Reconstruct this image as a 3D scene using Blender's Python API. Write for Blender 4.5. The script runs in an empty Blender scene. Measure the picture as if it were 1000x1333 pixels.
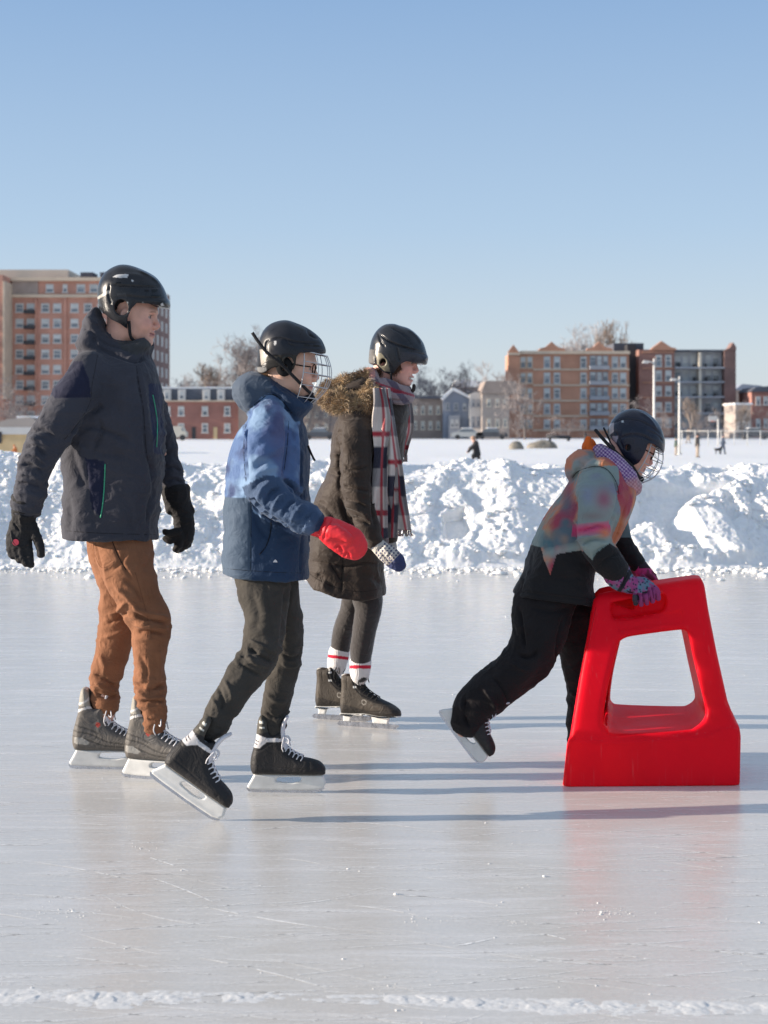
import bpy, math, random
import numpy as np
from mathutils import Vector
from mathutils.bvhtree import BVHTree
sc = bpy.context.scene
C = sc.collection
F = 2000.0; H = 1.275; CX = 500.0; CY = 560.0
# ---------------------------------------------------------------- camera, world, sun
cam_d = bpy.data.cameras.new("camera"); cam = bpy.data.objects.new("camera", cam_d); C.objects.link(cam)
cam.location = (0, 0, H); cam.rotation_euler = (math.radians(90), 0, 0)
cam_d.sensor_fit = 'VERTICAL'; cam_d.sensor_height = 36; cam_d.lens = 36*F/1333
cam_d.shift_y = -(666.5-CY)/1333; cam_d.clip_start = .1; cam_d.clip_end = 3000
cam_d.dof.use_dof = True; cam_d.dof.focus_distance = 5.7; cam_d.dof.aperture_fstop = 5.2
sc.camera = cam
SUN_EL = math.radians(12.5); SUN_AZ = math.radians(2.0)     # from the left, 2 degrees to the camera's side
sdir = Vector((-math.cos(SUN_EL)*math.cos(SUN_AZ), -math.cos(SUN_EL)*math.sin(SUN_AZ), math.sin(SUN_EL)))
w = bpy.data.worlds.new("World"); sc.world = w; w.use_nodes = True
wn = w.node_tree.nodes; wl = w.node_tree.links
sky = wn.new('ShaderNodeTexSky'); sky.sky_type = 'NISHITA'; sky.sun_disc = False
sky.sun_elevation = SUN_EL; sky.sun_rotation = math.atan2(sdir.x, sdir.y)
sky.air_density = 1.0; sky.dust_density = 0.6; sky.ozone_density = 2.2; sky.altitude = 50
# the hazy winter sky: mostly a clear gradient over height, blended with the physical sky
tcw = wn.new('ShaderNodeTexCoord'); sxw = wn.new('ShaderNodeSeparateXYZ'); rw = wn.new('ShaderNodeValToRGB'); mxw = wn.new('ShaderNodeMix'); mxw.data_type = 'RGBA'
wl.new(tcw.outputs['Generated'], sxw.inputs[0]); wl.new(sxw.outputs[2], rw.inputs[0])
EXPO = 2**.95
cr = rw.color_ramp; cr.elements[0].position = 0; cr.elements[0].color = (.66, .71, .76, 1); cr.elements[1].position = 1; cr.elements[1].color = (.47, .52, .60, 1)
for ps, c_ in ((.05, (.60, .69, .78, 1)), (.13, (.45, .60, .79, 1)), (.27, (.285, .445, .70, 1))):
    e = cr.elements.new(ps); e.color = c_
mulw = wn.new('ShaderNodeMix'); mulw.data_type = 'RGBA'; mulw.blend_type = 'MULTIPLY'; mulw.inputs[0].default_value = 1
k_ = 1/EXPO/.12; mulw.inputs[7].default_value = (k_, k_, k_, 1)
wl.new(rw.outputs[0], mulw.inputs[6]); mxw.inputs[0].default_value = .9
wl.new(sky.outputs[0], mxw.inputs[6]); wl.new(mulw.outputs[2], mxw.inputs[7]); wl.new(mxw.outputs[2], wn['Background'].inputs[0])
wn['Background'].inputs[1].default_value = 0.12
sun_d = bpy.data.lights.new("sun", 'SUN'); sun = bpy.data.objects.new("sun", sun_d); C.objects.link(sun)
sun_d.energy = 4.5; sun_d.angle = math.radians(.5); sun_d.color = (1, .87, .73)
sun.rotation_euler = (-sdir).to_track_quat('-Z', 'Y').to_euler(); sun.location = (-20, 0, 10)
sc.view_settings.view_transform = 'Standard'; sc.view_settings.look = 'None'; sc.view_settings.gamma = 1
sc.view_settings.use_curve_mapping = False; sc.view_settings.exposure = 0.95
sc.render.engine = 'CYCLES'; sc.cycles.use_denoising = True
sc.cycles.max_bounces = 7
# ---------------------------------------------------------------- object helpers
ROOT = {}
def setp(o, label=None, cat=None, group=None, kind=None):
    if label: o['label'] = label
    if cat: o['category'] = cat
    if group: o['group'] = group
    if kind: o['kind'] = kind
    return o
def empty(name, loc, label, cat, group=None):
    o = bpy.data.objects.new(name, None); C.objects.link(o); o.location = loc; o.empty_display_size = .1
    ROOT[o.name] = np.array(loc, dtype=float)
    return setp(o, label, cat, group)
def mk(name, V, Fc, mats, parent=None, smooth=True, mi=None, col=None):
    V = np.asarray(V, dtype=float)
    off = ROOT[parent.name] if parent is not None else np.zeros(3)
    me = bpy.data.meshes.new(name)
    if isinstance(Fc, np.ndarray):
        n = len(Fc); k = Fc.shape[1]
        me.vertices.add(len(V)); me.vertices.foreach_set('co', (V-off).astype(np.float32).ravel())
        me.loops.add(n*k); me.loops.foreach_set('vertex_index', Fc.astype(np.int32).ravel())
        me.polygons.add(n); me.polygons.foreach_set('loop_start', np.arange(0, n*k, k, dtype=np.int32))
        me.update(calc_edges=True)
    else:
        me.from_pydata([tuple(v) for v in (V-off)], [], Fc)
    if not isinstance(mats, (list, tuple)): mats = [mats]
    for m in mats: me.materials.append(m)
    me.polygons.foreach_set('use_smooth', np.full(len(me.polygons), bool(smooth)))
    if mi is not None: me.polygons.foreach_set('material_index', np.asarray(mi, dtype=np.int32))
    if col is not None:
        a = me.color_attributes.new('tint', 'FLOAT_COLOR', 'POINT')
        a.data.foreach_set('color', np.concatenate([col, np.ones((len(col), 1))], 1).astype(np.float32).ravel())
    me.update()
    o = bpy.data.objects.new(name, me); C.objects.link(o)
    if parent is not None:
        o.parent = parent; ROOT[o.name] = off
    return o
class MB:
    """collects simple shapes into one mesh"""
    def __init__(s): s.v = []; s.f = []; s.m = []
    def add(s, V, Fs, m=0):
        b = len(s.v); s.v += [tuple(p) for p in V]; s.f += [tuple(b+i for i in f) for f in Fs]; s.m += [m]*len(Fs)
    def box(s, x0, x1, y0, y1, z0, z1, m=0):
        s.add([(x0,y0,z0),(x1,y0,z0),(x1,y1,z0),(x0,y1,z0),(x0,y0,z1),(x1,y0,z1),(x1,y1,z1),(x0,y1,z1)],
              [(0,3,2,1),(4,5,6,7),(0,1,5,4),(1,2,6,5),(2,3,7,6),(3,0,4,7)], m)
    def prism(s, poly, y0, y1, m=0):          # polygon in x,z extruded along y
        n = len(poly)
        s.add([(p[0], y0, p[1]) for p in poly]+[(p[0], y1, p[1]) for p in poly],
              [tuple(range(n)), tuple(range(2*n-1, n-1, -1))]+[(i, i+n, (i+1) % n+n, (i+1) % n) for i in range(n)], m)
    def tube(s, pts, r, n=6, m=0, cap=True):
        pts = [Vector(p) for p in pts]
        if not isinstance(r, (list, tuple, np.ndarray)): r = [r]*len(pts)
        up = None; V = []; Fs = []
        for i, p in enumerate(pts):
            t = (pts[min(i+1, len(pts)-1)]-pts[max(i-1, 0)]).normalized()
            if up is None:
                up = Vector((0, 0, 1)) if abs(t.z) < .9 else Vector((1, 0, 0))
            a = t.cross(up)
            if a.length < 1e-4: a = t.cross(Vector((0, 1, .1)))
            a.normalize(); b = a.cross(t).normalized(); up = b
            for k in range(n):
                q = 2*math.pi*k/n; V.append(p+(a*math.cos(q)+b*math.sin(q))*r[i])
            if i: Fs += [((i-1)*n+k, (i-1)*n+(k+1) % n, i*n+(k+1) % n, i*n+k) for k in range(n)]
        if cap: Fs += [tuple(range(n-1, -1, -1)), tuple((len(pts)-1)*n+k for k in range(n))]
        s.add(V, Fs, m)
    def build(s, name, mats, parent=None, smooth=False):
        o = mk(name, s.v, s.f, mats, parent, smooth, s.m); return o
# ---------------------------------------------------------------- value noise / worley in numpy
_rs = np.random.RandomState(7)
_lat = _rs.rand(64, 64, 64).astype(np.float32)
def noise3(P, sc_=1.0, seed=0):
    q = np.asarray(P, dtype=np.float64)*sc_+seed*17.31+1000
    i = np.floor(q).astype(np.int64); f = (q-i); f = f*f*(3-2*f)
    i &= 63; j = (i+1) & 63
    fx, fy, fz = f[..., 0], f[..., 1], f[..., 2]
    def L(a, b, c): return _lat[a, b, c]
    x0, y0, z0 = i[..., 0], i[..., 1], i[..., 2]; x1, y1, z1 = j[..., 0], j[..., 1], j[..., 2]
    a = L(x0,y0,z0)*(1-fx)+L(x1,y0,z0)*fx; b = L(x0,y1,z0)*(1-fx)+L(x1,y1,z0)*fx
    c = L(x0,y0,z1)*(1-fx)+L(x1,y0,z1)*fx; d = L(x0,y1,z1)*(1-fx)+L(x1,y1,z1)*fx
    return ((a*(1-fy)+b*fy)*(1-fz)+(c*(1-fy)+d*fy)*fz)*2-1
def fbm(P, sc_=1.0, oct=4, seed=0, gain=.5):
    s = 0; a = 1; t = 0
    for k in range(oct):
        s = s+a*noise3(P, sc_*2**k, seed+k*3); t += a; a *= gain
    return s/t
def worley2(x, y, seed=0):
    ix = np.floor(x).astype(int); iy = np.floor(y).astype(int); best = np.full(x.shape, 9.0)
    tab = np.random.RandomState(seed).rand(64, 64, 3)
    val = np.zeros(x.shape)
    for dx in (-1, 0, 1):
        for dy in (-1, 0, 1):
            t = tab[(ix+dx) & 63, (iy+dy) & 63]
            d = np.hypot(ix+dx+t[..., 0]-x, iy+dy+t[..., 1]-y)
            m = d < best; best = np.where(m, d, best); val = np.where(m, t[..., 2], val)
    return best, val
# ---------------------------------------------------------------- materials
def newmat(name):
    m = bpy.data.materials.new(name); m.use_nodes = True
    nt = m.node_tree; return m, nt, nt.nodes['Principled BSDF']
def N(nt, t, **k):
    n = nt.nodes.new(t)
    for a, b in k.items(): setattr(n, a, b)
    return n
def fabric(name, color, rough=.85, bump=.25, scale=260, var=.12, sheen=.05, tint=False, streak=None, crease=.6):
    m, nt, b = newmat(name); L = nt.links
    tc = N(nt, 'ShaderNodeTexCoord')
    n1 = N(nt, 'ShaderNodeTexNoise'); n1.inputs['Scale'].default_value = scale; n1.inputs['Detail'].default_value = 3
    n2 = N(nt, 'ShaderNodeTexNoise'); n2.inputs['Scale'].default_value = 9; n2.inputs['Detail'].default_value = 5
    if streak:
        mp = N(nt, 'ShaderNodeMapping'); mp.inputs['Scale'].default_value = streak
        L.new(tc.outputs['Object'], mp.inputs[0]); L.new(mp.outputs[0], n2.inputs[0])
    else: L.new(tc.outputs['Object'], n2.inputs[0])
    L.new(tc.outputs['Object'], n1.inputs[0])
    hs = N(nt, 'ShaderNodeMapRange'); hs.inputs[1].default_value = .3; hs.inputs[2].default_value = .7
    hs.inputs[3].default_value = 1-var; hs.inputs[4].default_value = 1+var
    L.new(n2.outputs[0], hs.inputs[0])
    mx = N(nt, 'ShaderNodeMix', data_type='RGBA', blend_type='MULTIPLY'); mx.inputs[0].default_value = 1
    if tint:
        va = N(nt, 'ShaderNodeVertexColor', layer_name='tint'); L.new(va.outputs[0], mx.inputs[6])
    else: mx.inputs[6].default_value = (*color, 1)
    L.new(hs.outputs[0], mx.inputs[7]); L.new(mx.outputs[2], b.inputs['Base Color'])
    bp = N(nt, 'ShaderNodeBump'); bp.inputs['Strength'].default_value = bump; bp.inputs['Distance'].default_value = .002
    L.new(n1.outputs[0], bp.inputs['Height']); L.new(bp.outputs[0], b.inputs['Normal'])
    b.inputs['Roughness'].default_value = rough
    b.inputs['Sheen Weight'].default_value = sheen
    b.inputs['Specular IOR Level'].default_value = .18
    if crease:
        n3 = N(nt, 'ShaderNodeTexNoise'); n3.inputs['Scale'].default_value = 20; n3.inputs['Detail'].default_value = 5; n3.inputs['Distortion'].default_value = 1.2
        ml = N(nt, 'ShaderNodeMath', operation='SUBTRACT'); ml.inputs[1].default_value = .5; ab = N(nt, 'ShaderNodeMath', operation='ABSOLUTE')
        L.new(tc.outputs['Object'], n3.inputs[0]); L.new(n3.outputs[0], ml.inputs[0]); L.new(ml.outputs[0], ab.inputs[0])
        b2 = N(nt, 'ShaderNodeBump'); b2.inputs['Strength'].default_value = crease; b2.inputs['Distance'].default_value = .012
        L.new(ab.outputs[0], b2.inputs['Height']); L.new(b2.outputs[0], bp.inputs['Normal'])
    return m
def plastic(name, color, rough=.3, coat=0., bump=.0, var=.1, scale=40, metal=0., spec=.5, rvar=.15):
    m, nt, b = newmat(name); L = nt.links
    tc = N(nt, 'ShaderNodeTexCoord')
    n2 = N(nt, 'ShaderNodeTexNoise'); n2.inputs['Scale'].default_value = scale; n2.inputs['Detail'].default_value = 6
    L.new(tc.outputs['Object'], n2.inputs[0])
    r = N(nt, 'ShaderNodeMapRange'); r.inputs[1].default_value = .3; r.inputs[2].default_value = .7
    r.inputs[3].default_value = max(.02, rough-rvar/2); r.inputs[4].default_value = rough+rvar
    L.new(n2.outputs[0], r.inputs[0]); L.new(r.outputs[0], b.inputs['Roughness'])
    c = N(nt, 'ShaderNodeMapRange'); c.inputs[1].default_value = .3; c.inputs[2].default_value = .7
    c.inputs[3].default_value = 1-var; c.inputs[4].default_value = 1+var; L.new(n2.outputs[0], c.inputs[0])
    mx = N(nt, 'ShaderNodeMix', data_type='RGBA', blend_type='MULTIPLY'); mx.inputs[0].default_value = 1
    mx.inputs[6].default_value = (*color, 1); L.new(c.outputs[0], mx.inputs[7]); L.new(mx.outputs[2], b.inputs['Base Color'])
    b.inputs['Metallic'].default_value = metal; b.inputs['Coat Weight'].default_value = coat
    b.inputs['Specular IOR Level'].default_value = spec
    if bump:
        bp = N(nt, 'ShaderNodeBump'); bp.inputs['Strength'].default_value = bump; bp.inputs['Distance'].default_value = .003
        L.new(n2.outputs[0], bp.inputs['Height']); L.new(bp.outputs[0], b.inputs['Normal'])
    return m
# ---------------------------------------------------------------- signed distance modelling
def nets(d, xs, ys, zs):
    s = d < 0
    cnt = np.zeros(tuple(n-1 for n in d.shape), dtype=np.int8)
    for a in (0, 1):
        for b in (0, 1):
            for c in (0, 1):
                cnt += s[a:a+cnt.shape[0], b:b+cnt.shape[1], c:c+cnt.shape[2]]
    I, J, K = np.nonzero((cnt > 0) & (cnt < 8))
    idx = np.full(cnt.shape, -1, dtype=np.int64); idx[I, J, K] = np.arange(len(I))
    P = np.zeros((len(I), 3)); W = np.zeros(len(I))
    ax = (xs, ys, zs)
    for axis in range(3):
        o1, o2 = [k for k in range(3) if k != axis]
        for a in (0, 1):
            for b in (0, 1):
                q = [I.copy(), J.copy(), K.copy()]; q[o1] = q[o1]+a; q[o2] = q[o2]+b
                d0 = d[q[0], q[1], q[2]]; r = list(q); r[axis] = q[axis]+1; d1 = d[r[0], r[1], r[2]]
                m = (d0 < 0) != (d1 < 0)
                t = np.where(m, d0/np.where(m, d0-d1, 1), 0)
                for k in range(3):
                    A = ax[k]
                    val = A[q[k]] if k != axis else A[q[k]]*(1-t)+A[np.minimum(q[k]+1, len(A)-1)]*t
                    P[:, k] += np.where(m, val, 0)
                W += m
    P /= W[:, None]
    Q = []
    for axis in range(3):
        o1, o2 = (axis+1) % 3, (axis+2) % 3
        sl0 = [slice(1, -1)]*3; sl1 = [slice(1, -1)]*3
        sl0[axis] = slice(0, -1); sl1[axis] = slice(1, None)
        a = s[tuple(sl0)]; b = s[tuple(sl1)]
        e = np.nonzero(a != b); ins = a[e]
        e = list(e); e[o1] = e[o1]+1; e[o2] = e[o2]+1
        def cell(da, db):
            q = list(e); q[o1] = q[o1]-da; q[o2] = q[o2]-db; return idx[q[0], q[1], q[2]]
        q = np.stack([cell(1, 1), cell(0, 1), cell(0, 0), cell(1, 0)], 1)
        q = np.where(ins[:, None], q, q[:, ::-1]); Q.append(q)
    Q = np.concatenate(Q); Q = Q[(Q >= 0).all(1)]
    return P, Q
def normals(P, Q):
    n = np.cross(P[Q[:, 2]]-P[Q[:, 0]], P[Q[:, 3]]-P[Q[:, 1]])
    out = np.zeros_like(P)
    for k in range(4): np.add.at(out, Q[:, k], n)
    return out/np.maximum(np.linalg.norm(out, axis=1), 1e-12)[:, None]
def relax(P, Q, it=2, f=.5):
    E = np.concatenate([Q[:, [0, 1]], Q[:, [1, 2]], Q[:, [2, 3]], Q[:, [3, 0]]])
    cnt = np.bincount(E.ravel(), minlength=len(P)).astype(float)
    for _ in range(it):
        s = np.zeros_like(P)
        for k in range(3):
            s[:, k] = np.bincount(E[:, 0], P[E[:, 1], k], len(P))+np.bincount(E[:, 1], P[E[:, 0], k], len(P))
        P = P*(1-f)+f*s/cnt[:, None]
    return P
def smin(a, b, k):
    h = np.maximum(k-np.abs(a-b), 0)/k
    return np.minimum(a, b)-h*h*k*.25
def smooth_line(pts, n=6):
    """Catmull-Rom through rows of any width"""
    P = np.array(pts, dtype=float)
    if len(P) < 3: return P
    Q = np.vstack([2*P[0]-P[1], P, 2*P[-1]-P[-2]]); out = []
    for i in range(1, len(Q)-2):
        for t in np.arange(n)/n:
            a, b, c, d = Q[i-1], Q[i], Q[i+1], Q[i+2]
            out.append(.5*((2*b)+(-a+c)*t+(2*a-5*b+4*c-d)*t*t+(-a+3*b-3*c+d)*t**3))
    out.append(P[-1]); return np.array(out)
def polysd(X, Z, poly):
    """signed distance to a closed polygon, negative inside"""
    d = np.full(X.shape, 1e9, dtype=np.float32); ins = np.zeros(X.shape, bool); n = len(poly)
    for i in range(n):
        a = poly[i]; b = poly[(i+1) % n]; ex, ez = b[0]-a[0], b[1]-a[1]
        wx, wz = X-a[0], Z-a[1]
        t = np.clip((wx*ex+wz*ez)/max(ex*ex+ez*ez, 1e-12), 0, 1)
        d = np.minimum(d, (wx-ex*t)**2+(wz-ez*t)**2)
        c = (a[1] > Z) != (b[1] > Z)
        if abs(ez) > 1e-12: ins ^= c & (X < a[0]+(Z-a[1])*ex/ez)
    d = np.sqrt(d); return np.where(ins, -d, d)
def linedist(U, Vv, pts):
    """distance and position along a polyline"""
    best = np.full(U.shape, 1e9); T = np.zeros(U.shape); n = len(pts)-1
    for i in range(n):
        a, b = pts[i], pts[i+1]; ex, ey = b[0]-a[0], b[1]-a[1]
        t = np.clip(((U-a[0])*ex+(Vv-a[1])*ey)/max(ex*ex+ey*ey, 1e-9), 0, 1)
        d = (U-a[0]-ex*t)**2+(Vv-a[1]-ey*t)**2; m = d < best
        best = np.where(m, d, best); T = np.where(m, (i+t)/n, T)
    return np.sqrt(best), T
def blur2(A, s):
    r = int(3*s)+1; k = np.exp(-.5*(np.arange(-r, r+1)/s)**2); k /= k.sum()
    A = np.apply_along_axis(lambda v: np.convolve(np.pad(v, r, mode='edge'), k, 'valid'), 0, A)
    return np.apply_along_axis(lambda v: np.convolve(np.pad(v, r, mode='edge'), k, 'valid'), 1, A)
class Fig:
    """works in photo units: u right, v down, w = metres behind the figure's own plane at depth D"""
    def __init__(s, D): s.D = D; s.s = F/D
    def p(s, u, v, w=0.):
        y = s.D+w; return np.array(((u-CX)/F*y, y, H-(v-CY)/F*y))
    def g(s, w): return (s.D+w)/F
    def uv(s, P): return CX+F*P[..., 0]/P[..., 1], CY-F*(P[..., 2]-H)/P[..., 1]
class Loc:
    """a part's own frame: u forward mm, v up mm, w metres sideways; pitched (nose up), turned and placed in the world"""
    def __init__(s, origin, pitch=0, yaw=0, k=1.):
        s.o = np.array(origin, float); s.k = k; s.ang0 = -pitch; s.s = 1000/k
        a, b = math.radians(pitch), math.radians(yaw)
        s.R = np.array([[math.cos(b), -math.sin(b), 0], [math.sin(b), math.cos(b), 0], [0, 0, 1]]) @ np.array([[math.cos(a), 0, -math.sin(a)], [0, 1, 0], [math.sin(a), 0, math.cos(a)]])
    def p(s, u, v, w=0.): return s.o+s.R @ (np.array((u/1000, w, v/1000))*s.k)
    def g(s, w): return s.k/1000
    def uv(s, P):
        q = (P-s.o) @ s.R/s.k; return q[..., 0]*1000, q[..., 2]*1000
class Vol:
    def __init__(s, fig, u0, u1, v0, v1, w0, w1, res=.005):
        s.fig = fig; s.res = res
        a = [fig.p(u, v, w) for u in (u0, u1) for v in (v0, v1) for w in (w0, w1)]
        lo = np.min(a, 0); hi = np.max(a, 0)
        s.xs, s.ys, s.zs = [np.arange(lo[k]-2*res, hi[k]+2*res, res) for k in range(3)]
        s.d = np.full((len(s.xs), len(s.ys), len(s.zs)), .3, dtype=np.float32)
        s.pad = .07
    def sub(s, lo, hi):
        sl = []
        for A, a, b in zip((s.xs, s.ys, s.zs), lo, hi):
            i = max(0, np.searchsorted(A, a)-1); j = min(len(A), np.searchsorted(A, b)+1)
            if j <= i: return None
            sl.append(slice(i, j))
        return tuple(sl), s.xs[sl[0]][:, None, None], s.ys[sl[1]][None, :, None], s.zs[sl[2]][None, None, :]
    def merge(s, sl, d, k, neg=False):
        o = s.d[sl]
        if neg: s.d[sl] = -smin(-o, d, k) if k else np.maximum(o, -d)
        else: s.d[sl] = smin(o, d.astype(np.float32), k) if k else np.minimum(o, d)
        return s
    def tube(s, pts, k=.012, smooth=0, neg=False, mk_=1.):
        """pts rows: u, v, w(m), r(px)[, depth ratio]"""
        P = np.array([list(p)+[1.]*(5-len(p)) for p in pts], dtype=float)
        if smooth: P = smooth_line(P, smooth)
        T = np.full(s.d.shape, .3, dtype=np.float32) if len(P) > 2 else None
        for i in range(len(P)-1):
            a = s.fig.p(*P[i, :3]); b = s.fig.p(*P[i+1, :3])
            ra = P[i, 3]*s.fig.g(P[i, 2]); rb = P[i+1, 3]*s.fig.g(P[i+1, 2])
            ea, eb = P[i, 4], P[i+1, 4]; R = max(ra, rb)*max(ea, eb, 1)+s.pad
            q = s.sub(np.minimum(a, b)-R, np.maximum(a, b)+R)
            if q is None: continue
            sl, X, Y, Z = q; e = b-a; L2 = max(float(e@e), 1e-10)
            t = np.clip(((X-a[0])*e[0]+(Y-a[1])*e[1]+(Z-a[2])*e[2])/L2, 0, 1)
            r = ra+(rb-ra)*t; el = ea+(eb-ea)*t
            d = np.sqrt((X-a[0]-e[0]*t)**2+((Y-a[1]-e[1]*t)/el)**2+(Z-a[2]-e[2]*t)**2)-r
            if T is None: return s.merge(sl, d, k, neg)
            T[sl] = np.minimum(T[sl], d)
        return s.merge((slice(None),)*3, T, k, neg)
    def ball(s, u, v, w, ru, rv, rw, k=.012, ang=0, neg=False):
        """ellipsoid; ru, rv in px, rw in metres, ang turns it in the picture plane (degrees)"""
        c = s.fig.p(u, v, w); g = s.fig.g(w); ang = ang+getattr(s.fig, 'ang0', 0); a, b = ru*g, rv*g; R = max(a, b, rw)+s.pad
        q = s.sub(c-R, c+R)
        if q is None: return s
        sl, X, Y, Z = q; x, y, z = X-c[0], Y-c[1], Z-c[2]
        if ang:
            t = math.radians(ang); x, z = x*math.cos(t)-z*math.sin(t), x*math.sin(t)+z*math.cos(t)
        m = np.sqrt((x/a)**2+(y/rw)**2+(z/b)**2); g2 = np.sqrt((x/a**2)**2+(y/rw**2)**2+(z/b**2)**2)
        return s.merge(sl, m*(m-1)/np.maximum(g2, 1e-6), k, neg)
    def inflate(s, poly, wc, W, r, k=.012, neg=False, smooth=5, blur=0, wfun=None, expn=2.):
        """outline (u, v) given thickness W (m, half) about depth wc, edges rounded over r metres"""
        P = np.array(poly, dtype=float)
        if smooth: P = smooth_line(np.vstack([P, P[:1]]), smooth)[:-1]
        q3 = np.array([s.fig.p(a, b, wc) for a, b in P]); y0 = q3[:, 1].mean(); XZ = q3[:, [0, 2]]
        lo = np.array([XZ[:, 0].min(), y0-W-.02, XZ[:, 1].min()])-s.pad; hi = np.array([XZ[:, 0].max(), y0+W+.02, XZ[:, 1].max()])+s.pad
        q = s.sub(lo, hi)
        if q is None: return s
        sl, X, Y, Z = q
        d2 = polysd(X[:, 0, :]+0*Z[:, 0, :], Z[:, 0, :]+0*X[:, 0, :], XZ)
        if blur:
            inner = blur2(d2, blur/s.res); wgt = np.clip(-d2/(blur*1.5), 0, 1); d2 = inner*wgt+d2*(1-wgt)
        d2 = d2[:, None, :]
        Wf = W if wfun is None else W*wfun(X[:, 0, :], Z[:, 0, :])[:, None, :]
        A = np.maximum(d2+r, 0)/r; B = np.abs(Y-y0)/Wf
        m = (A**expn+B**expn)**(1/expn)
        d = (m-1)*np.minimum(r, Wf)
        d = np.where(A <= 0, (B-1)*np.minimum(r, Wf), d)
        return s.merge(sl, d.astype(np.float32), k, neg)
    def cut(s, a, b, w=0):
        """keep what lies to the left of the directed photo line a->b (drops the rest)"""
        A = s.fig.p(*a, w); B = s.fig.p(*b, w); t = (B-A)[[0, 2]]; t /= np.linalg.norm(t); n = np.array([t[1], -t[0]])
        q = (s.xs-A[0])[:, None, None]*n[0]+(s.zs-A[2])[None, None, :]*n[1]
        s.d = np.maximum(s.d, q.astype(np.float32)); return s
    def mesh(s, it=1):
        P, Q = nets(s.d, s.xs, s.ys, s.zs)
        if it: P = relax(P, Q, it)
        return P, Q
def biggest(P, Q):
    return P, Q
def strokes(fig, P, Q, items, front=True):
    """raise (+) or press (-) the surface along lines drawn on it: (points, width px, height px)"""
    if not items: return P
    n = normals(P, Q); U, V = fig.uv(P); h = np.zeros(len(P))
    wgt = np.clip(-n[:, 1]*1.6+.25, 0, 1)
    for it in items:
        pts, wd, a = it[:3]; pts = smooth_line(pts, 4)
        lo = pts.min(0)-4*wd; hi = pts.max(0)+4*wd
        m = (U > lo[0]) & (U < hi[0]) & (V > lo[1]) & (V < hi[1])
        d, t = linedist(U[m], V[m], pts)
        tp = np.clip(np.minimum(t, 1-t)*5, 0, 1); tp = tp*tp*(3-2*tp)
        h[m] += a*np.exp(-(d/wd)**2)*(tp*.85+.15)
    return P+n*(h*wgt/fig.s)[:, None]
def folds(P, Q, amp, sc_=(10, 10, 10), seed=0, mask=None, sharp=1.5, oct=4):
    """soft cloth wrinkles: warped, ridged noise"""
    n = normals(P, Q)
    A = P*np.array(sc_); A = A+np.stack([noise3(P, 7, seed+1), noise3(P, 7, seed+2), noise3(P, 7, seed+3)], 1)*.55
    h = 0; a = 1.
    for k in range(oct):
        r = 1-np.abs(noise3(A, 1.*1.9**k, seed+k*5))*2; h = h+a*(np.abs(r)**sharp)*np.sign(r); a *= .5
    h = h-h.mean()
    if mask is not None: h = h*mask
    return P+n*(h*amp)[:, None]
def inpoly(U, V, poly):
    ins = np.zeros(np.shape(U), bool); n = len(poly)
    for i in range(n):
        a = poly[i]; b = poly[(i+1) % n]
        if a[1] == b[1]: continue
        c = (a[1] > V) != (b[1] > V); ins ^= c & (U < a[0]+(V-a[1])*(b[0]-a[0])/(b[1]-a[1]))
    return ins
def near_surface(o, fig, pts, lift=.002):
    """points of the object's surface met by the lines of sight through pts"""
    me = o.data; vs = np.empty(len(me.vertices)*3); me.vertices.foreach_get('co', vs); vs = vs.reshape(-1, 3)+ROOT[o.name]
    if 'bvh' not in CACHE.get(o.name, {}):
        CACHE[o.name] = {'bvh': BVHTree.FromPolygons([tuple(v) for v in vs], [tuple(p.vertices) for p in me.polygons])}
    bvh = CACHE[o.name]['bvh']; out = []
    for u, v in pts:
        q = Vector(fig.p(u, v, 0)); d = (q-Vector((0, 0, H))).normalized()
        hit, nn, _, _ = bvh.ray_cast(Vector((0, 0, H))+d*.5, d)
        if hit is not None: out.append(hit+(-d)*lift)
    return out
CACHE = {}
def seam(name, o, fig, pts, r_px, mat, parent=None, lift=.001, n=5):
    """a cord, zip or seam lying on the object's surface"""
    q = near_surface(o, fig, smooth_line(pts, 6), lift)
    if len(q) < 3: return None
    m = MB(); m.tube(q, r_px/fig.s, n)
    return m.build(name, mat, parent or o, True)
# ================================================================ setting
def X_(u, D): return (u-CX)/F*D
def Z_(v, D): return H-(v-CY)/F*D
def snowmat():
    m, nt, b = newmat('snow'); L = nt.links
    tc = N(nt, 'ShaderNodeTexCoord'); n1 = N(nt, 'ShaderNodeTexNoise'); n1.inputs['Scale'].default_value = 22; n1.inputs['Detail'].default_value = 8
    n1.inputs['Roughness'].default_value = .65
    L.new(tc.outputs['Object'], n1.inputs[0])
    cr = N(nt, 'ShaderNodeMapRange'); cr.inputs[1].default_value = .3; cr.inputs[2].default_value = .7; cr.inputs[3].default_value = .77; cr.inputs[4].default_value = .90
    L.new(n1.outputs[0], cr.inputs[0])
    cc = N(nt, 'ShaderNodeCombineColor'); 
    for i in range(3): L.new(cr.outputs[0], cc.inputs[i])
    L.new(cc.outputs[0], b.inputs['Base Color'])
    bp = N(nt, 'ShaderNodeBump'); bp.inputs['Strength'].default_value = .6; bp.inputs['Distance'].default_value = .02
    L.new(n1.outputs[0], bp.inputs['Height']); L.new(bp.outputs[0], b.inputs['Normal'])
    b.inputs['Roughness'].default_value = .75; b.inputs['Specular IOR Level'].default_value = .25
    b.inputs['Subsurface Weight'].default_value = 0.5; b.inputs['Subsurface Radius'].default_value = (.03, .035, .045); b.inputs['Subsurface Scale'].default_value = .8
    return m
M_snow = snowmat()
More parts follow.
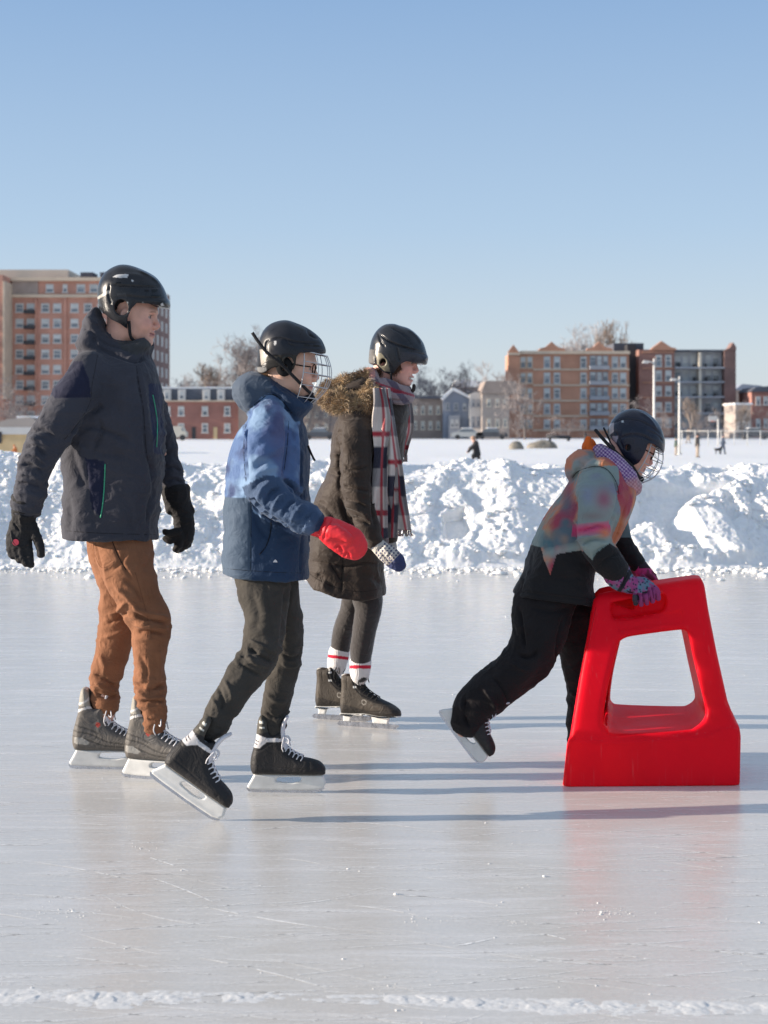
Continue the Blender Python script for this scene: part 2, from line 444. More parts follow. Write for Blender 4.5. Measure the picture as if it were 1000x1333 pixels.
def icemat():
    m, nt, b = newmat('ice'); L = nt.links
    tc = N(nt, 'ShaderNodeTexCoord')
    def nz(scale, s, det=5, rough=.5, dist=0.):
        mp = N(nt, 'ShaderNodeMapping'); mp.inputs['Scale'].default_value = s; L.new(tc.outputs['Object'], mp.inputs[0])
        n = N(nt, 'ShaderNodeTexNoise'); n.inputs['Scale'].default_value = scale; n.inputs['Detail'].default_value = det
        n.inputs['Roughness'].default_value = rough; n.inputs['Distortion'].default_value = dist
        L.new(mp.outputs[0], n.inputs[0]); return n
    def rng(n, a, b_, c, d):
        r = N(nt, 'ShaderNodeMapRange'); r.inputs[1].default_value = a; r.inputs[2].default_value = b_; r.inputs[3].default_value = c; r.inputs[4].default_value = d
        L.new(n.outputs[0], r.inputs[0]); return r
    big = nz(1.1, (1, 1.6, 1), 4); streak = nz(2.6, (.6, 4, 1), 7, .62, .8); fine = nz(11, (.5, 5, 1), 8, .7, .6)
    gran = nz(70, (1, 1, 1), 6, .7)
    base = N(nt, 'ShaderNodeMix', data_type='RGBA'); base.inputs[6].default_value = (.60, .58, .55, 1); base.inputs[7].default_value = (.62, .605, .575, 1)
    L.new(rng(big, .38, .62, 0, 1).outputs[0], base.inputs[0])
    m2 = N(nt, 'ShaderNodeMix', data_type='RGBA'); m2.inputs[7].default_value = (.82, .82, .83, 1)
    L.new(base.outputs[2], m2.inputs[6]); L.new(rng(streak, .5, .75, 0, .45).outputs[0], m2.inputs[0])
    m3 = N(nt, 'ShaderNodeMix', data_type='RGBA'); m3.inputs[7].default_value = (.88, .88, .88, 1)
    L.new(m2.outputs[2], m3.inputs[6]); L.new(rng(fine, .58, .75, 0, .5).outputs[0], m3.inputs[0])
    m4 = N(nt, 'ShaderNodeMix', data_type='RGBA', blend_type='MULTIPLY'); m4.inputs[0].default_value = 1
    gr = rng(gran, .3, .7, .93, 1.07); L.new(m3.outputs[2], m4.inputs[6]); L.new(gr.outputs[0], m4.inputs[7])
    L.new(m4.outputs[2], b.inputs['Base Color'])
    ra = N(nt, 'ShaderNodeMath', operation='ADD'); L.new(rng(streak, .35, .7, .12, .26).outputs[0], ra.inputs[0]); L.new(rng(fine, .45, .75, 0, .16).outputs[0], ra.inputs[1])
    L.new(ra.outputs[0], b.inputs['Roughness'])
    add = N(nt, 'ShaderNodeMath', operation='ADD'); L.new(fine.outputs[0], add.inputs[0]); L.new(gran.outputs[0], add.inputs[1])
    bp = N(nt, 'ShaderNodeBump'); bp.inputs['Strength'].default_value = .14; bp.inputs['Distance'].default_value = .004
    L.new(add.outputs[0], bp.inputs['Height']); L.new(bp.outputs[0], b.inputs['Normal'])
    b.inputs['IOR'].default_value = 1.36
    return m
M_ice = icemat()
def gridmesh(name, X, Y, Z, mat):
    r, c = X.shape; V = np.stack([X, Y, Z], -1).reshape(-1, 3); i = np.arange(r*c).reshape(r, c)
    Q = np.stack([i[:-1, :-1], i[:-1, 1:], i[1:, 1:], i[1:, :-1]], -1).reshape(-1, 4)
    return mk(name, V, Q, mat, None, True)
g = MB(); g.add([(-120, -40, 0), (120, -40, 0), (120, 15.4, 0), (-120, 15.4, 0)], [(0, 1, 2, 3)])
setp(g.build('ice', M_ice), 'pale grey skating ice with scratches and dull reflections', kind='structure')
# --- snow bank: rounded lumps pressed out of a sloping face
def make_bank():
    xs = np.concatenate([np.linspace(-22, -5.2, 240, endpoint=False), np.linspace(-5.2, 5.2, 800, endpoint=False), np.linspace(5.2, 22, 240)])
    t = np.linspace(0, 1, 320)
    Xg, T = np.meshgrid(xs, t)
    P0 = np.stack([Xg, T*0, T*0], -1)
    crest = .94+.07*noise3(P0, .45, 3)+.05*noise3(P0, 1.3, 5)+.03*noise3(P0, 4, 6)-.03*np.clip((P0[..., 0]-1)/3, 0, 1)
    prof_t = [0, .02, .12, .45, .62, .72, .85, 1.0]
    prof_y = [14.15, 14.3, 14.55, 15.35, 16.0, 17.2, 19.5, 24.]
    prof_z = [-.03, .02, .21, .81, .905, .84, .40, -.05]
    Yb = np.interp(T, prof_t, prof_y); Zb = np.interp(T, prof_t, prof_z)*crest/.93
    Yb = Yb-.14*noise3(P0, .8, 9)*np.clip(1-T*1.2, 0, 1)
    face = np.clip(T/.06, 0, 1)*np.clip((1-T)/.1, 0, 1)
    A = Xg; B = np.where(T < .62, T*2.1, 1.302+(Yb-16)*1.0)
    P1 = np.stack([A, B, 0*A], -1)
    h = .18*fbm(P1, 1.1, 3, 11)
    for sc_, am, sd, th in ((1.7, .09, 21, .2), (3.6, .07, 22, .3), (7.5, .055, 23, .3), (15, .036, 24, .25), (30, .02, 25, .2)):
        wx = noise3(P1, sc_*.8, sd+40)*.35; wy = noise3(P1, sc_*.8, sd+60)*.35
        d, v = worley2(A*sc_+wx, B*sc_+wy, sd)
        lump = np.sqrt(np.clip(1-(d/.85)**2, 0, 1))
        dens = np.clip(noise3(P1, sc_*.35, sd+80)*1.6+.45, 0, 1.2)
        h += am*lump*np.where(v > th, v, 0)*dens*.72
    U = CX+F*A/np.maximum(Yb, 1); Vv = CY-F*(Zb-H)/Yb
    # big shapes seen in the photograph: a smooth slab, hollows and a broken block
    def bump(poly, amt, soft):
        d = polysd(U, Vv, np.array(poly, float)); return amt*np.clip(-d/soft+.3, 0, 1)
    slab = [(884, 660), (905, 650), (940, 668), (968, 702), (985, 745), (950, 730), (912, 708)]
    slab2 = [(815, 700), (850, 678), (880, 700), (925, 735), (860, 742), (800, 735)]
    hol = [(826, 625), (960, 628), (900, 650), (880, 672), (912, 712), (870, 700), (840, 676), (820, 690)]
    smooth = np.clip(-polysd(U, Vv, np.array(hol, float))/6+.2, 0, 1)
    sm2 = np.clip(-polysd(U, Vv, np.array(slab, float))/6+.2, 0, 1)
    h = h*(1-.85*smooth)*(1-.7*sm2)+bump(slab, .12, 14)+bump(slab2, .07, 12)-bump(hol, .16, 14)
    blk = [(576, 668), (604, 662), (616, 688), (600, 703), (578, 700)]
    b1 = np.clip(-polysd(U, Vv, np.array(blk, float))/4+.2, 0, 1); h = h*(1-.8*b1)-.14*b1
    rt = [(440, 610), (560, 598), (600, 606), (560, 622), (470, 625)]
    b2 = np.clip(-polysd(U, Vv, np.array(rt, float))/8+.2, 0, 1); h = h*(1-.6*b2)-.05*b2
    h = h+.012*fbm(np.stack([A, B, 0*A], -1), 26, 3, 91)
    h *= face
    # outward direction of the base profile
    dy = np.gradient(Yb, axis=0); dz = np.gradient(Zb, axis=0); L = np.hypot(dy, dz)+1e-6
    ny, nz_ = -dz/L, dy/L
    k = np.ones(21)/21
    ny = np.apply_along_axis(lambda v: np.convolve(np.pad(v, 10, mode='edge'), k, 'valid'), 0, ny)
    nz_ = np.apply_along_axis(lambda v: np.convolve(np.pad(v, 10, mode='edge'), k, 'valid'), 0, nz_)
    o = gridmesh('snow_bank', Xg+h*.25*noise3(P1, 2, 99), Yb+ny*h, Zb+nz_*h*.8, M_snow)
    setp(o, 'ploughed bank of lumpy white snow along the rink edge', kind='structure')
    global BANK; BANK = (Xg+h*.25*noise3(P1, 2, 99), Yb+ny*h, Zb+nz_*h*.8, T, dens*(1-smooth)*(1-sm2)*(1-b1))
make_bank()
def make_field():
    xs = np.linspace(-1, 1, 300); xs = np.sign(xs)*np.abs(xs)**1.6*420
    ys = 20+np.linspace(0, 1, 260)**2.2*780
    Xg, Yg = np.meshgrid(xs, ys)
    P = np.stack([Xg, Yg, 0*Xg], -1)
    Zg = .10*fbm(P, .13, 4, 31)+.05*fbm(P, .6, 3, 35)-.02
    Zg = Zg*np.clip(1-(Yg-60)/300, .3, 1)
    setp(gridmesh('snow_field', Xg, Yg, Zg, M_snow), 'flat snow covered park field behind the rink', kind='structure')
make_field()
def lumps(rng, spots, seg=1):
    """small irregular snow lumps: squashed, knocked-about octahedra"""
    V = []; Fc = []
    base = np.array([(1,0,0),(0,1,0),(-1,0,0),(0,-1,0),(0,0,1),(0,0,-1),(.7,.7,.5),(-.7,.7,.5),(-.7,-.7,.5),(.7,-.7,.5)], float)
    faces = [(0,6,9),(6,4,9),(1,7,6),(7,4,6),(2,8,7),(8,4,7),(3,9,8),(9,4,8),(0,1,6),(1,2,7),(2,3,8),(3,0,9),(0,5,1),(1,5,2),(2,5,3),(3,5,0)]
    for x, y, z, r in spots:
        q = base*(1+rng.uniform(-.3, .3, (10, 1)))*np.array([rng.uniform(.8, 1.3), rng.uniform(.8, 1.3), rng.uniform(.5, .8)])*r
        a = rng.uniform(0, 6.28); c, s_ = math.cos(a), math.sin(a)
        q = np.stack([q[:, 0]*c-q[:, 1]*s_, q[:, 0]*s_+q[:, 1]*c, q[:, 2]], 1)+(x, y, z)
        b = len(V)*10; V.append(q); Fc += [(b+i, b+j, b+k) for i, j, k in faces]
    return np.concatenate(V), Fc
rng = np.random.RandomState(5)
sp = []
for i in range(4200):                                     # loose lumps along the foot of the bank
    x = rng.uniform(-9, 9); y = 14.15-abs(rng.exponential(.2)); sp.append((x, y, .003, rng.exponential(.009)+.003))
Xb_, Yb_, Zb_, Tb_, db_ = BANK
for i in range(9000):
    a = rng.randint(0, Xb_.shape[0]); b = rng.randint(200, Xb_.shape[1]-200)
    if Tb_[a, b] > .70 or rng.rand() > .15+db_[a, b]*.7: continue
    r = min(rng.exponential(.008)+.004, .05); sp.append((Xb_[a, b]+rng.normal(0, .01), Yb_[a, b]-r*.1, Zb_[a, b]+r*.15, r))
V, Fc = lumps(rng, sp); setp(mk('snow_rubble', V, Fc, M_snow), 'small loose snow lumps on and below the ploughed bank', kind='stuff')
sp = []
for i in range(700):
    r = rng.rand(); y = 3.0+10*r**1.3; x = rng.uniform(-.32, .32)*y
    sp.append((x, y, .0, rng.exponential(.0008)+.0006))
for cu, cv, n_, sp_ in ((790, 1188, 90, .05), (675, 1201, 25, .02), (80, 1190, 80, .08), (680, 1155, 15, .03), (520, 1290, 25, .1), (560, 1195, 20, .05), (180, 1103, 25, .04)):
    D = H*F/(cv-CY)
    for _ in range(n_): sp.append((X_(cu, D)+rng.normal(0, sp_), D+rng.normal(0, sp_*.6), .0005, rng.exponential(.0006)+.0005))
V, Fc = lumps(rng, sp); setp(mk('snow_crumbs', V, Fc, M_snow), 'tiny snow crumbs scattered over the ice', kind='stuff')
# ridge of scraped snow in the foreground
def make_ridge():
    xs = np.linspace(-1.6, 1.6, 900); t = np.linspace(0, 1, 90); Xg, T = np.meshgrid(xs, t)
    yb = 3.446-.05*Xg+.01*noise3(np.stack([Xg, 0*Xg, 0*Xg], -1), 6, 2)
    wd = .045+.09*np.clip(noise3(np.stack([Xg, 0*Xg, 0*Xg], -1), 1.6, 7)+.2, 0, 1)
    Yg = yb-wd+T*(wd+.03)
    P = np.stack([Xg, Yg, 0*Xg], -1)
    hh = np.sin(np.pi*np.clip(T, 0, 1))**.8*np.clip(T*1.5-.1, 0, 1)
    n1 = fbm(P, 38, 4, 3); d, v = worley2(Xg*60, Yg*60, 9); l1 = np.sqrt(np.clip(1-(d/.8)**2, 0, 1))*np.where(v > .45, v, 0)
    d, v = worley2(Xg*22+.3, Yg*22, 12); l2 = np.sqrt(np.clip(1-(d/.7)**2, 0, 1))*np.where(v > .75, v, 0)
    gap = np.clip(fbm(P, 9, 3, 51)*1.2+.95+1.2*np.clip((T-.72)/.2, 0, 1), 0, 1)
    Zg = hh*(.0008+.0010*n1+.0013*l1+.0022*l2)*gap-.00045
    setp(gridmesh('snow_ridge', Xg, Yg, Zg, plastic('scraped_frost', (.66, .66, .655), .9, var=.12, scale=140)), 'thin ridge of scraped snow across the near ice', kind='structure')
make_ridge()
# skate cuts: thin flat arcs of scraped ice
M_cut = plastic('scraped_ice', (.88, .88, .87), .8, var=.2, scale=120)
def cuts():
    m = MB(); rng = np.random.RandomState(11)
    def arc(u0, v0, u1, v1, sag, wd):
        D0 = H*F/(v0-CY); D1 = H*F/(v1-CY); a = np.array((X_(u0, D0), D0)); b = np.array((X_(u1, D1), D1))
        e = b-a; n = np.array((-e[1], e[0])); L = []; R = []; K = 14
        nn = n/np.linalg.norm(n)
        for i in range(K+1):
            t = i/K; c = a+e*t+n*sag*4*t*(1-t); w_ = wd*math.sin(math.pi*min(max(t, .02), .98))**.5*(.6+.8*rng.rand())
            L.append((*(c+nn*w_), .0007)); R.append((*(c-nn*w_), .0007))
        for i in range(K):
            if rng.rand() < .12: continue
            m.add([L[i], R[i], R[i+1], L[i+1]], [(0, 1, 2, 3)])
    for a in ((180, 1112, 250, 1136, .02, .0022), (190, 1140, 300, 1185, .02, .0018), (265, 1180, 440, 1210, -.03, .0022),
              (260, 1247, 430, 1288, .03, .002), (260, 1247, 380, 1253, .0, .0015), (20, 1240, 240, 1265, .02, .0013), (350, 1180, 470, 1165, -.04, .002),
              (450, 1178, 545, 1192, .05, .002), (590, 1232, 640, 1222, -.03, .003), (700, 1215, 742, 1225, .06, .0025), (0, 1090, 130, 1098, .01, .0015),
              (400, 1068, 560, 1080, .05, .002), (600, 1090, 760, 1078, .03, .002), (100, 1215, 210, 1243, -.02, .0013), (640, 1240, 830, 1262, .03, .0012),
              (30, 1120, 190, 1150, .03, .0014), (820, 1100, 990, 1120, .03, .0016), (480, 1130, 640, 1118, -.02, .0015)): arc(*a)
    for _ in range(800):
        v = 770+560*rng.rand()**.8; u = rng.uniform(-60, 1060); ln = rng.uniform(40, 260); sl = rng.normal(0, .05)*(v-700)/400
        arc(u-ln/2, v-ln*sl/2, u+ln/2, v+ln*sl/2, rng.normal(0, .05), rng.uniform(.0003, .0015))
    o = m.build('ice_scratches', M_cut); setp(o, 'fine white skate cuts in the ice', kind='stuff')
cuts()
# ================================================================ buildings
def brick(name, c1, c2, scale=1.):
    m, nt, b = newmat(name); L = nt.links
    tc = N(nt, 'ShaderNodeTexCoord'); bt = N(nt, 'ShaderNodeTexBrick'); bt.inputs['Scale'].default_value = 4*scale
    mp = N(nt, 'ShaderNodeMapping'); mp.inputs['Rotation'].default_value = (math.radians(90), 0, 0)
    L.new(tc.outputs['Object'], mp.inputs[0]); L.new(mp.outputs[0], bt.inputs[0])
    bt.inputs['Color1'].default_value = (*c1, 1); bt.inputs['Color2'].default_value = (*c2, 1)
    bt.inputs['Mortar'].default_value = (*[min(1, c*1.3+.04) for c in c1], 1); bt.inputs['Mortar Size'].default_value = .015
    n = N(nt, 'ShaderNodeTexNoise'); n.inputs['Scale'].default_value = .35; n.inputs['Detail'].default_value = 6; L.new(tc.outputs['Object'], n.inputs[0])
    r = N(nt, 'ShaderNodeMapRange'); r.inputs[1].default_value = .3; r.inputs[2].default_value = .7; r.inputs[3].default_value = .82; r.inputs[4].default_value = 1.18
    L.new(n.outputs[0], r.inputs[0]); mx = N(nt, 'ShaderNodeMix', data_type='RGBA', blend_type='MULTIPLY'); mx.inputs[0].default_value = 1
    L.new(bt.outputs[0], mx.inputs[6]); L.new(r.outputs[0], mx.inputs[7]); L.new(mx.outputs[2], b.inputs['Base Color'])
    b.inputs['Roughness'].default_value = .9
    return m
M_brick_o = brick('orange_brick', (.50, .26, .17), (.44, .225, .15)); M_brick_t = brick('tower_brick', (.52, .27, .20), (.45, .235, .175))
M_brick_d = brick('dark_and_shaded_brick', (.21, .13, .115), (.17, .105, .095)); M_brick_r = brick('red_brick', (.33, .155, .125), (.28, .13, .105))
M_stone = plastic('pale_stone', (.62, .50, .38), .85, var=.12, scale=.6); M_cream = plastic('cream_render', (.66, .60, .50), .9, var=.08, scale=.3)
M_white = plastic('white_paint', (.60, .58, .555), .6, var=.05, scale=2); M_slate = plastic('slate_roof', (.09, .10, .125), .7, var=.2, scale=1)
M_glass = plastic('window_glass', (.16, .19, .22), .12, var=.35, scale=.35, spec=.8); M_dark = plastic('dark_opening', (.04, .04, .045), .6)
M_grey = plastic('grey_siding', (.36, .37, .40), .8, var=.1, scale=.5); M_blue = plastic('blue_grey_siding', (.25, .28, .34), .8, var=.15, scale=.5)
M_taupe = plastic('taupe_siding', (.40, .345, .31), .85, var=.12, scale=.4); M_brown = plastic('brown_siding', (.34, .275, .24), .85, var=.2, scale=.5)
M_pale = plastic('pale_grey_panel', (.50, .52, .55), .8, var=.12, scale=.5); M_brick_m = brick('brown_brick', (.30, .16, .13), (.25, .135, .11))
M_yellow = plastic('yellow_boards', (.62, .47, .27), .8, var=.1, scale=2); M_curt = plastic('pale_blind', (.55, .57, .56), .8, var=.2, scale=.6)
class Bld:
    """a building drawn on the plane of its front at distance D"""
    def __init__(s, name, D, ub, vb, label, cat='building', group=None):
        s.D = D; s.r = empty(name, (X_(ub, D), D, Z_(vb, D)), label, cat, group)
    def bx(s, name, u0, u1, v0, v1, mat, d0=0., d1=1., parent=None, label=None):
        m = MB(); m.box(X_(u0, s.D), X_(u1, s.D), s.D+d0, s.D+d1, Z_(v1, s.D), Z_(v0, s.D)); o = m.build(name, mat, parent or s.r)
        if label: o['label'] = label
        return o
    def poly(s, name, pts, mat, d0, d1, parent=None):
        m = MB(); m.prism([(X_(u, s.D), Z_(v, s.D)) for u, v in pts], s.D+d0, s.D+d1); return m.build(name, mat, parent or s.r)
    def win(s, u0, u1, v0, v1, frame=None, glass=None, t=.14, mull=True, d=0.):
        """frame with two lights, glass set 8 cm in front of the wall face but behind the frame's face"""
        m = MB(); D = s.D; x0, x1, z0, z1 = X_(u0, D), X_(u1, D), Z_(v1, D), Z_(v0, D); y = D+d
        m.box(x0, x0+t, y-.12, y, z0, z1); m.box(x1-t, x1, y-.12, y, z0, z1)
        m.box(x0+t, x1-t, y-.12, y, z1-t, z1); m.box(x0-.1, x1+.1, y-.18, y, z0-.12, z0+.06)
        if mull: m.box(x0+t, x1-t, y-.10, y, (z0+z1)/2-.05, (z0+z1)/2+.05)
        m.box(x0+t, x1-t, y-.05, y-.01, z0+.06, z1-t, 1)
        m.box(x0+t, x1-t, y-.07, y-.055, z1-(z1-z0)*random.choice((.2, .35, .5, .6)), z1-t-.02, 2)
        return m.build('window', [frame or M_white, glass or M_glass, M_curt], s.r)
random.seed(4)
# --- right block A
D = 252.; A = Bld('apartment_block', D, 740, 571, 'five storey orange brick apartment block with pale bands and two pointed gables', 'building')
wl_ = MB(); wl_.box(X_(668, D), X_(819, D), D, D+16, Z_(575, D), Z_(458, D)); A_w = wl_.build('wall', M_brick_o, A.r)
A.poly('side_gable', [(661, 575), (661, 458), (668, 449), (676, 460), (676, 575)], M_brick_o, -.9, 0)
A.bx('cornice', 661, 677, 459.5, 462.5, M_stone, -1.15, -.9)
A.bx('cornice', 677, 819.6, 457, 461, M_stone, -.5, 0)
for v in (481, 501.5, 521.5, 541.5): A.bx('floor_band', 694, 766, v-1, v+1.1, M_stone, -.25, 0); A.bx('floor_band', 793, 819.4, v-1, v+1.1, M_stone, -.25, 0)
A.bx('floor_band', 694, 819.4, 559, 561, M_stone, -.25, 0)
for u in (718, 780): A.poly('gable', [(u-17.5, 457), (u-15, 453.5), (u-8, 452), (u, 445), (u+8, 452), (u+16, 453.5), (u+18, 457)], M_brick_o, -.4, 1.2)
rows = ((464, 479), (485, 499), (505, 518.5), (525.5, 538.5), (546, 557.5))
for v0, v1 in rows:
    for u in (708, 721, 755.5, 796.5, 807): A.win(u, u+8.2, v0, v1)
for k, (v0, v1) in enumerate(rows):                                   # glazed bay and balcony stack
    A.win(677, 685, v0, v1, M_stone, M_glass); A.win(686, 693.5, v0, v1, M_stone, M_glass)
    b_ = A.bx('balcony', 767, 792.5, v1-2.6, v1+2.2, M_grey, -1.2, 0, label=None)
    A.win(768, 776, v0-1, v1-3, M_grey, M_glass, .1); A.win(777, 784, v0-1, v1-3, M_grey, M_curt, .1); A.win(785, 791.5, v0-1, v1-3, M_grey, M_glass, .1)
# --- right block B
B = Bld('apartment_block', D+3, 888, 571, 'darker brick apartment block with wide glazed balconies and one pointed gable', 'building')
D = B.D
B.bx('wall', 832, 878, 455, 575, M_brick_m, 0, 15); B.bx('wall', 878, 942, 457, 575, M_pale, 1.4, 15); B.bx('wall', 942, 957, 456, 575, M_brick_d, -.6, 15)
B.bx('wall', 820.5, 832, 447, 575, M_dark, 3, 12); B.bx('penthouse', 806, 846, 444, 457, M_slate, 6, 14)
B.poly('gable', [(846, 456), (849, 453), (861, 444), (873, 452), (880, 453.5), (880, 456)], M_brick_o, -.4, 1.2)
B.poly('end_gable', [(943, 456), (949, 453), (953, 446), (957, 452), (957, 456)], M_brick_d, -.9, 2)
B.bx('roof_edge', 878, 943, 455.3, 457.6, M_slate, -.3, 2); B.bx('cornice', 836, 878, 457.5, 459.5, M_brick_o, -.2, 0)
B.bx('post', 909.3, 912.5, 459, 541, M_cream, -.5, 1.4)
for v0, v1 in ((462, 477), (482, 495.5), (502.5, 515), (523.5, 536), (544, 556)):
    for u in (853.5, 866): B.win(u, u+8, v0, v1)
    B.bx('floor_band', 836, 878, v1+1.8, v1+3.1, M_brick_o, -.2, 0)
    B.bx('balcony', 878, 942, v1+.8, v1+3.0, M_grey, -.8, 1.4)
    for u in range(880, 940, 10):
        if abs(u-910) > 4: B.win(u, u+8.5, v0-1, v1, M_pale, random.choice((M_glass, M_curt, M_curt)), .08, d=1.4)
    for u in (884, 903, 918, 930): B.bx('balcony_furniture', u, u+random.uniform(2, 4), v1-random.uniform(2, 5), v1+.4, M_dark, .1, .8)
# --- brick tower on the left
D = 240.; T = Bld('apartment_tower', D, 110, 576, 'tall orange brick apartment tower with pale penthouse behind the first skater', 'building')
T.bx('wall', 14.5, 190, 366, 580, M_brick_t, 0, 26, label='orange brick tower wall')
T.bx('wing_wall', -60, 14, 362, 580, M_brick_t, -5, 15); T.bx('corner_strip', 14, 16.5, 370, 520, M_stone, -5.1, -.1)
T.bx('end_wall', 190.03, 190.9, 366, 580, M_brick_d, .05, 25.9)  # shade of this end face put into a darker brick colour
T.bx('recess', 15.8, 50, 365.5, 383.5, M_brown, -.25, 0); T.bx('penthouse', -60, 82, 347.5, 364, M_cream, 4, 22)
T.bx('cornice', 14.5, 190.6, 361.5, 366, M_stone, -.7, 0); T.bx('stone_band', 16.5, 190.5, 383.5, 387.5, M_stone, -.5, 0)
for u in (98, 124): T.bx('roof_unit', u, u+17, 351, 361.5, M_slate, 4, 8)
T.bx('pier', 46, 48.5, 388, 512, M_brick_t, -.4, 0); T.bx('pier', 84, 87, 388, 512, M_brick_t, -.4, 0)
for u, w_ in ((30, 7), (40, 8), (60, 10), (82, 6), (100, 11), (117, 11), (150, 10), (168, 10)): T.win(u, u+w_, 370, 380.5)
for k in range(8):
    v = 395+k*20
    for u in (20.5, 35, 54, 69.5, 92, 109.5, 127, 145, 163, 177):
        T.win(u, u+10.5, v, v+11.5, glass=M_glass, d=0)
    T.bx('balcony', 33, 46.5, v+9, v+13.5, M_dark, -1.3, 0)
    T.win(-6, 4, v+3, v+14, d=-5); T.bx('balcony', -2, 9, v+13, v+17, M_dark, -6.3, -5)
def side_window(v):                                      # windows of the shaded right-hand end wall
    for y in (245.5, 250.5, 255.5, 260.5):
        m = MB(); x = X_(190.9, 240); z0 = Z_(v+13, 250); z1 = Z_(v, 250)
        m.box(x, x+.1, y, y+1.7, z0, z1); m.box(x+.1, x+.13, y+.25, y+1.45, z0+.2, z1-.2, 1); m.build('window', [M_white, M_curt], T.r)
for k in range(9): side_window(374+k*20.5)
# --- low red row on the left
D = 215.; R_ = Bld('row_house', D, 265, 576, 'low red brick row with snowy dark mansard roof and white dormers', 'building')
R_.bx('wall', 205, 335, 522, 580, M_brick_r, 0, 9)
R_.bx('wall', 311, 335.5, 500, 580, M_brown, -.6, 0)
R_.poly('roof', [(205, 522), (207, 506), (310, 506), (311, 522)], M_slate, .1, 9); R_.bx('gutter', 205, 311, 521, 523, M_stone, -.35, 0)
R_.bx('roof_snow', 207, 310, 503.5, 506, M_snow, .3, 8.5)
for u in (213, 232, 264, 283): R_.bx('dormer', u, u+10, 507, 521, M_white, -.3, 2); R_.win(u+2, u+8, 509.5, 519.5, M_white, M_glass, .1, d=-.3)
for u in (214, 232, 263, 292):
    for v in (529, 551): R_.win(u, u+8, v, v+12)
for u in (226, 250, 278): R_.bx('door', u, u+5, 556, 573, M_dark if u != 278 else M_yellow, -.08, 0)
# --- houses in the middle
Hs = Bld('house', 235., 555, 571, 'wide brown house with flat dark eaves beside the woman', 'house')
Hs.bx('wall', 500, 576, 519, 576, M_brown, 0, 9); Hs.bx('roof', 497, 578, 515.5, 519, M_slate, -.7, 9.5)
for u in (538, 548, 558, 568): Hs.win(u, u+5, 528, 539, M_cream); Hs.win(u, u+5, 548, 559, M_cream)
Hs = Bld('house', 232., 595, 571, 'dark blue grey gabled house with snow on its roof', 'house')
Hs.poly('wall', [(577, 576), (577, 517), (589, 507), (611, 517), (611, 576)], M_blue, 0, 10)
Hs.poly('roof', [(574, 519), (589, 505), (592, 505), (614, 517), (612, 519), (590, 508.5), (577, 521)], M_snow, -.6, 10.5); Hs.bx('bay', 584, 598, 541, 576, M_grey, -1.6, 0)
for u in (580, 591, 602): Hs.win(u, u+5.5, 524, 534, M_grey)
for u in (586, 592): Hs.win(u, u+4.5, 546, 556, M_white, d=-1.6)
Hs = Bld('house', 230., 621, 571, 'narrow white house with a bright sunlit gable', 'house')
Hs.poly('wall', [(611.5, 576), (611.5, 513), (619, 510), (627.5, 512), (627.5, 576)], M_white, -.8, 9); Hs.bx('roof', 610, 629, 509, 511.5, M_slate, -.2, 9)
for u in (614, 620.5): Hs.win(u, u+4, 520, 529, M_grey, d=-.8); Hs.win(u, u+4, 543, 556, M_blue, d=-.8)
Hs = Bld('house', 226., 646, 571, 'broad grey taupe house under a brown roof, left of the brick blocks', 'house')
Hs.bx('wall', 628, 663, 511, 576, M_taupe, 0, 12); Hs.poly('roof', [(626, 512), (632, 496), (672, 496), (673, 512)], M_brown, -.5, 12)
for u in (634, 645, 655): Hs.win(u, u+5, 519, 529, M_cream); Hs.win(u, u+5, 545, 556, M_cream)
Hs = Bld('house', 290., 600, 569, 'distant pale house showing only its snowy roof above the others', 'house')
Hs.bx('wall', 590, 640, 503, 572, M_taupe, 0, 9); Hs.poly('roof', [(588, 504), (594, 494), (608, 494), (640, 499), (641, 504)], M_snow, -.5, 9)
Hs = Bld('house', 230., 410, 571, 'brown house half hidden between the blue jacket and the parka', 'house')
Hs.bx('wall', 340, 480, 527, 576, M_brown, 0, 9); Hs.poly('roof', [(336, 528), (345, 515), (474, 515), (482, 528)], M_slate, -.5, 9.5)
for u in (398, 410, 422): Hs.win(u, u+5, 533, 543, M_cream); Hs.win(u, u+5, 551, 561, M_cream)
# far right
Hs = Bld('house', 235., 972, 571, 'cream low house with tall windows right of the dark brick block', 'house')
Hs.bx('wall', 957.5, 978, 527, 576, M_taupe, 0, 8); Hs.bx('roof', 956, 979, 524.5, 527, M_snow, -.4, 8)
for u in (960, 967, 973): Hs.win(u, u+4, 549, 560, M_white)
Hs = Bld('house', 250., 990, 571, 'red brown house at the right edge of the picture', 'house')
Hs.bx('wall', 978.5, 1040, 508, 576, M_brick_r, 0, 9); Hs.poly('roof', [(976, 510), (984, 504), (1032, 500), (1042, 510)], M_slate, -.4, 9)
for u in (984, 994): Hs.win(u, u+6, 516, 527); Hs.win(u, u+6, 545, 557)
Hs = Bld('house', 310., 970, 569, 'far blue roofed house above the cream house', 'house')
Hs.bx('wall', 957.6, 1000, 506, 572, M_brown, 0, 9); Hs.poly('roof', [(955, 508), (966, 500), (990, 502), (1002, 508)], M_blue, -.5, 9)
# small hut at left
Hs = Bld('hut', 84., 18, 590, 'small yellow boarded hut with a white fascia at the left edge', 'hut')
Hs.bx('wall', -14, 60, 565, 592, M_yellow, 0, 2.2); Hs.bx('fascia', -18, 64, 556, 565.5, M_white, -.25, 2.3); Hs.poly('roof', [(-18, 556), (10, 546), (40, 543), (64, 556)], M_taupe, -.2, 2.3)
Hs.bx('roof_snow', 22, 50, 541.5, 544.5, M_snow, 0, 1.4); Hs.bx('door', -3, 4, 562, 577, M_dark, -.27, -.2)
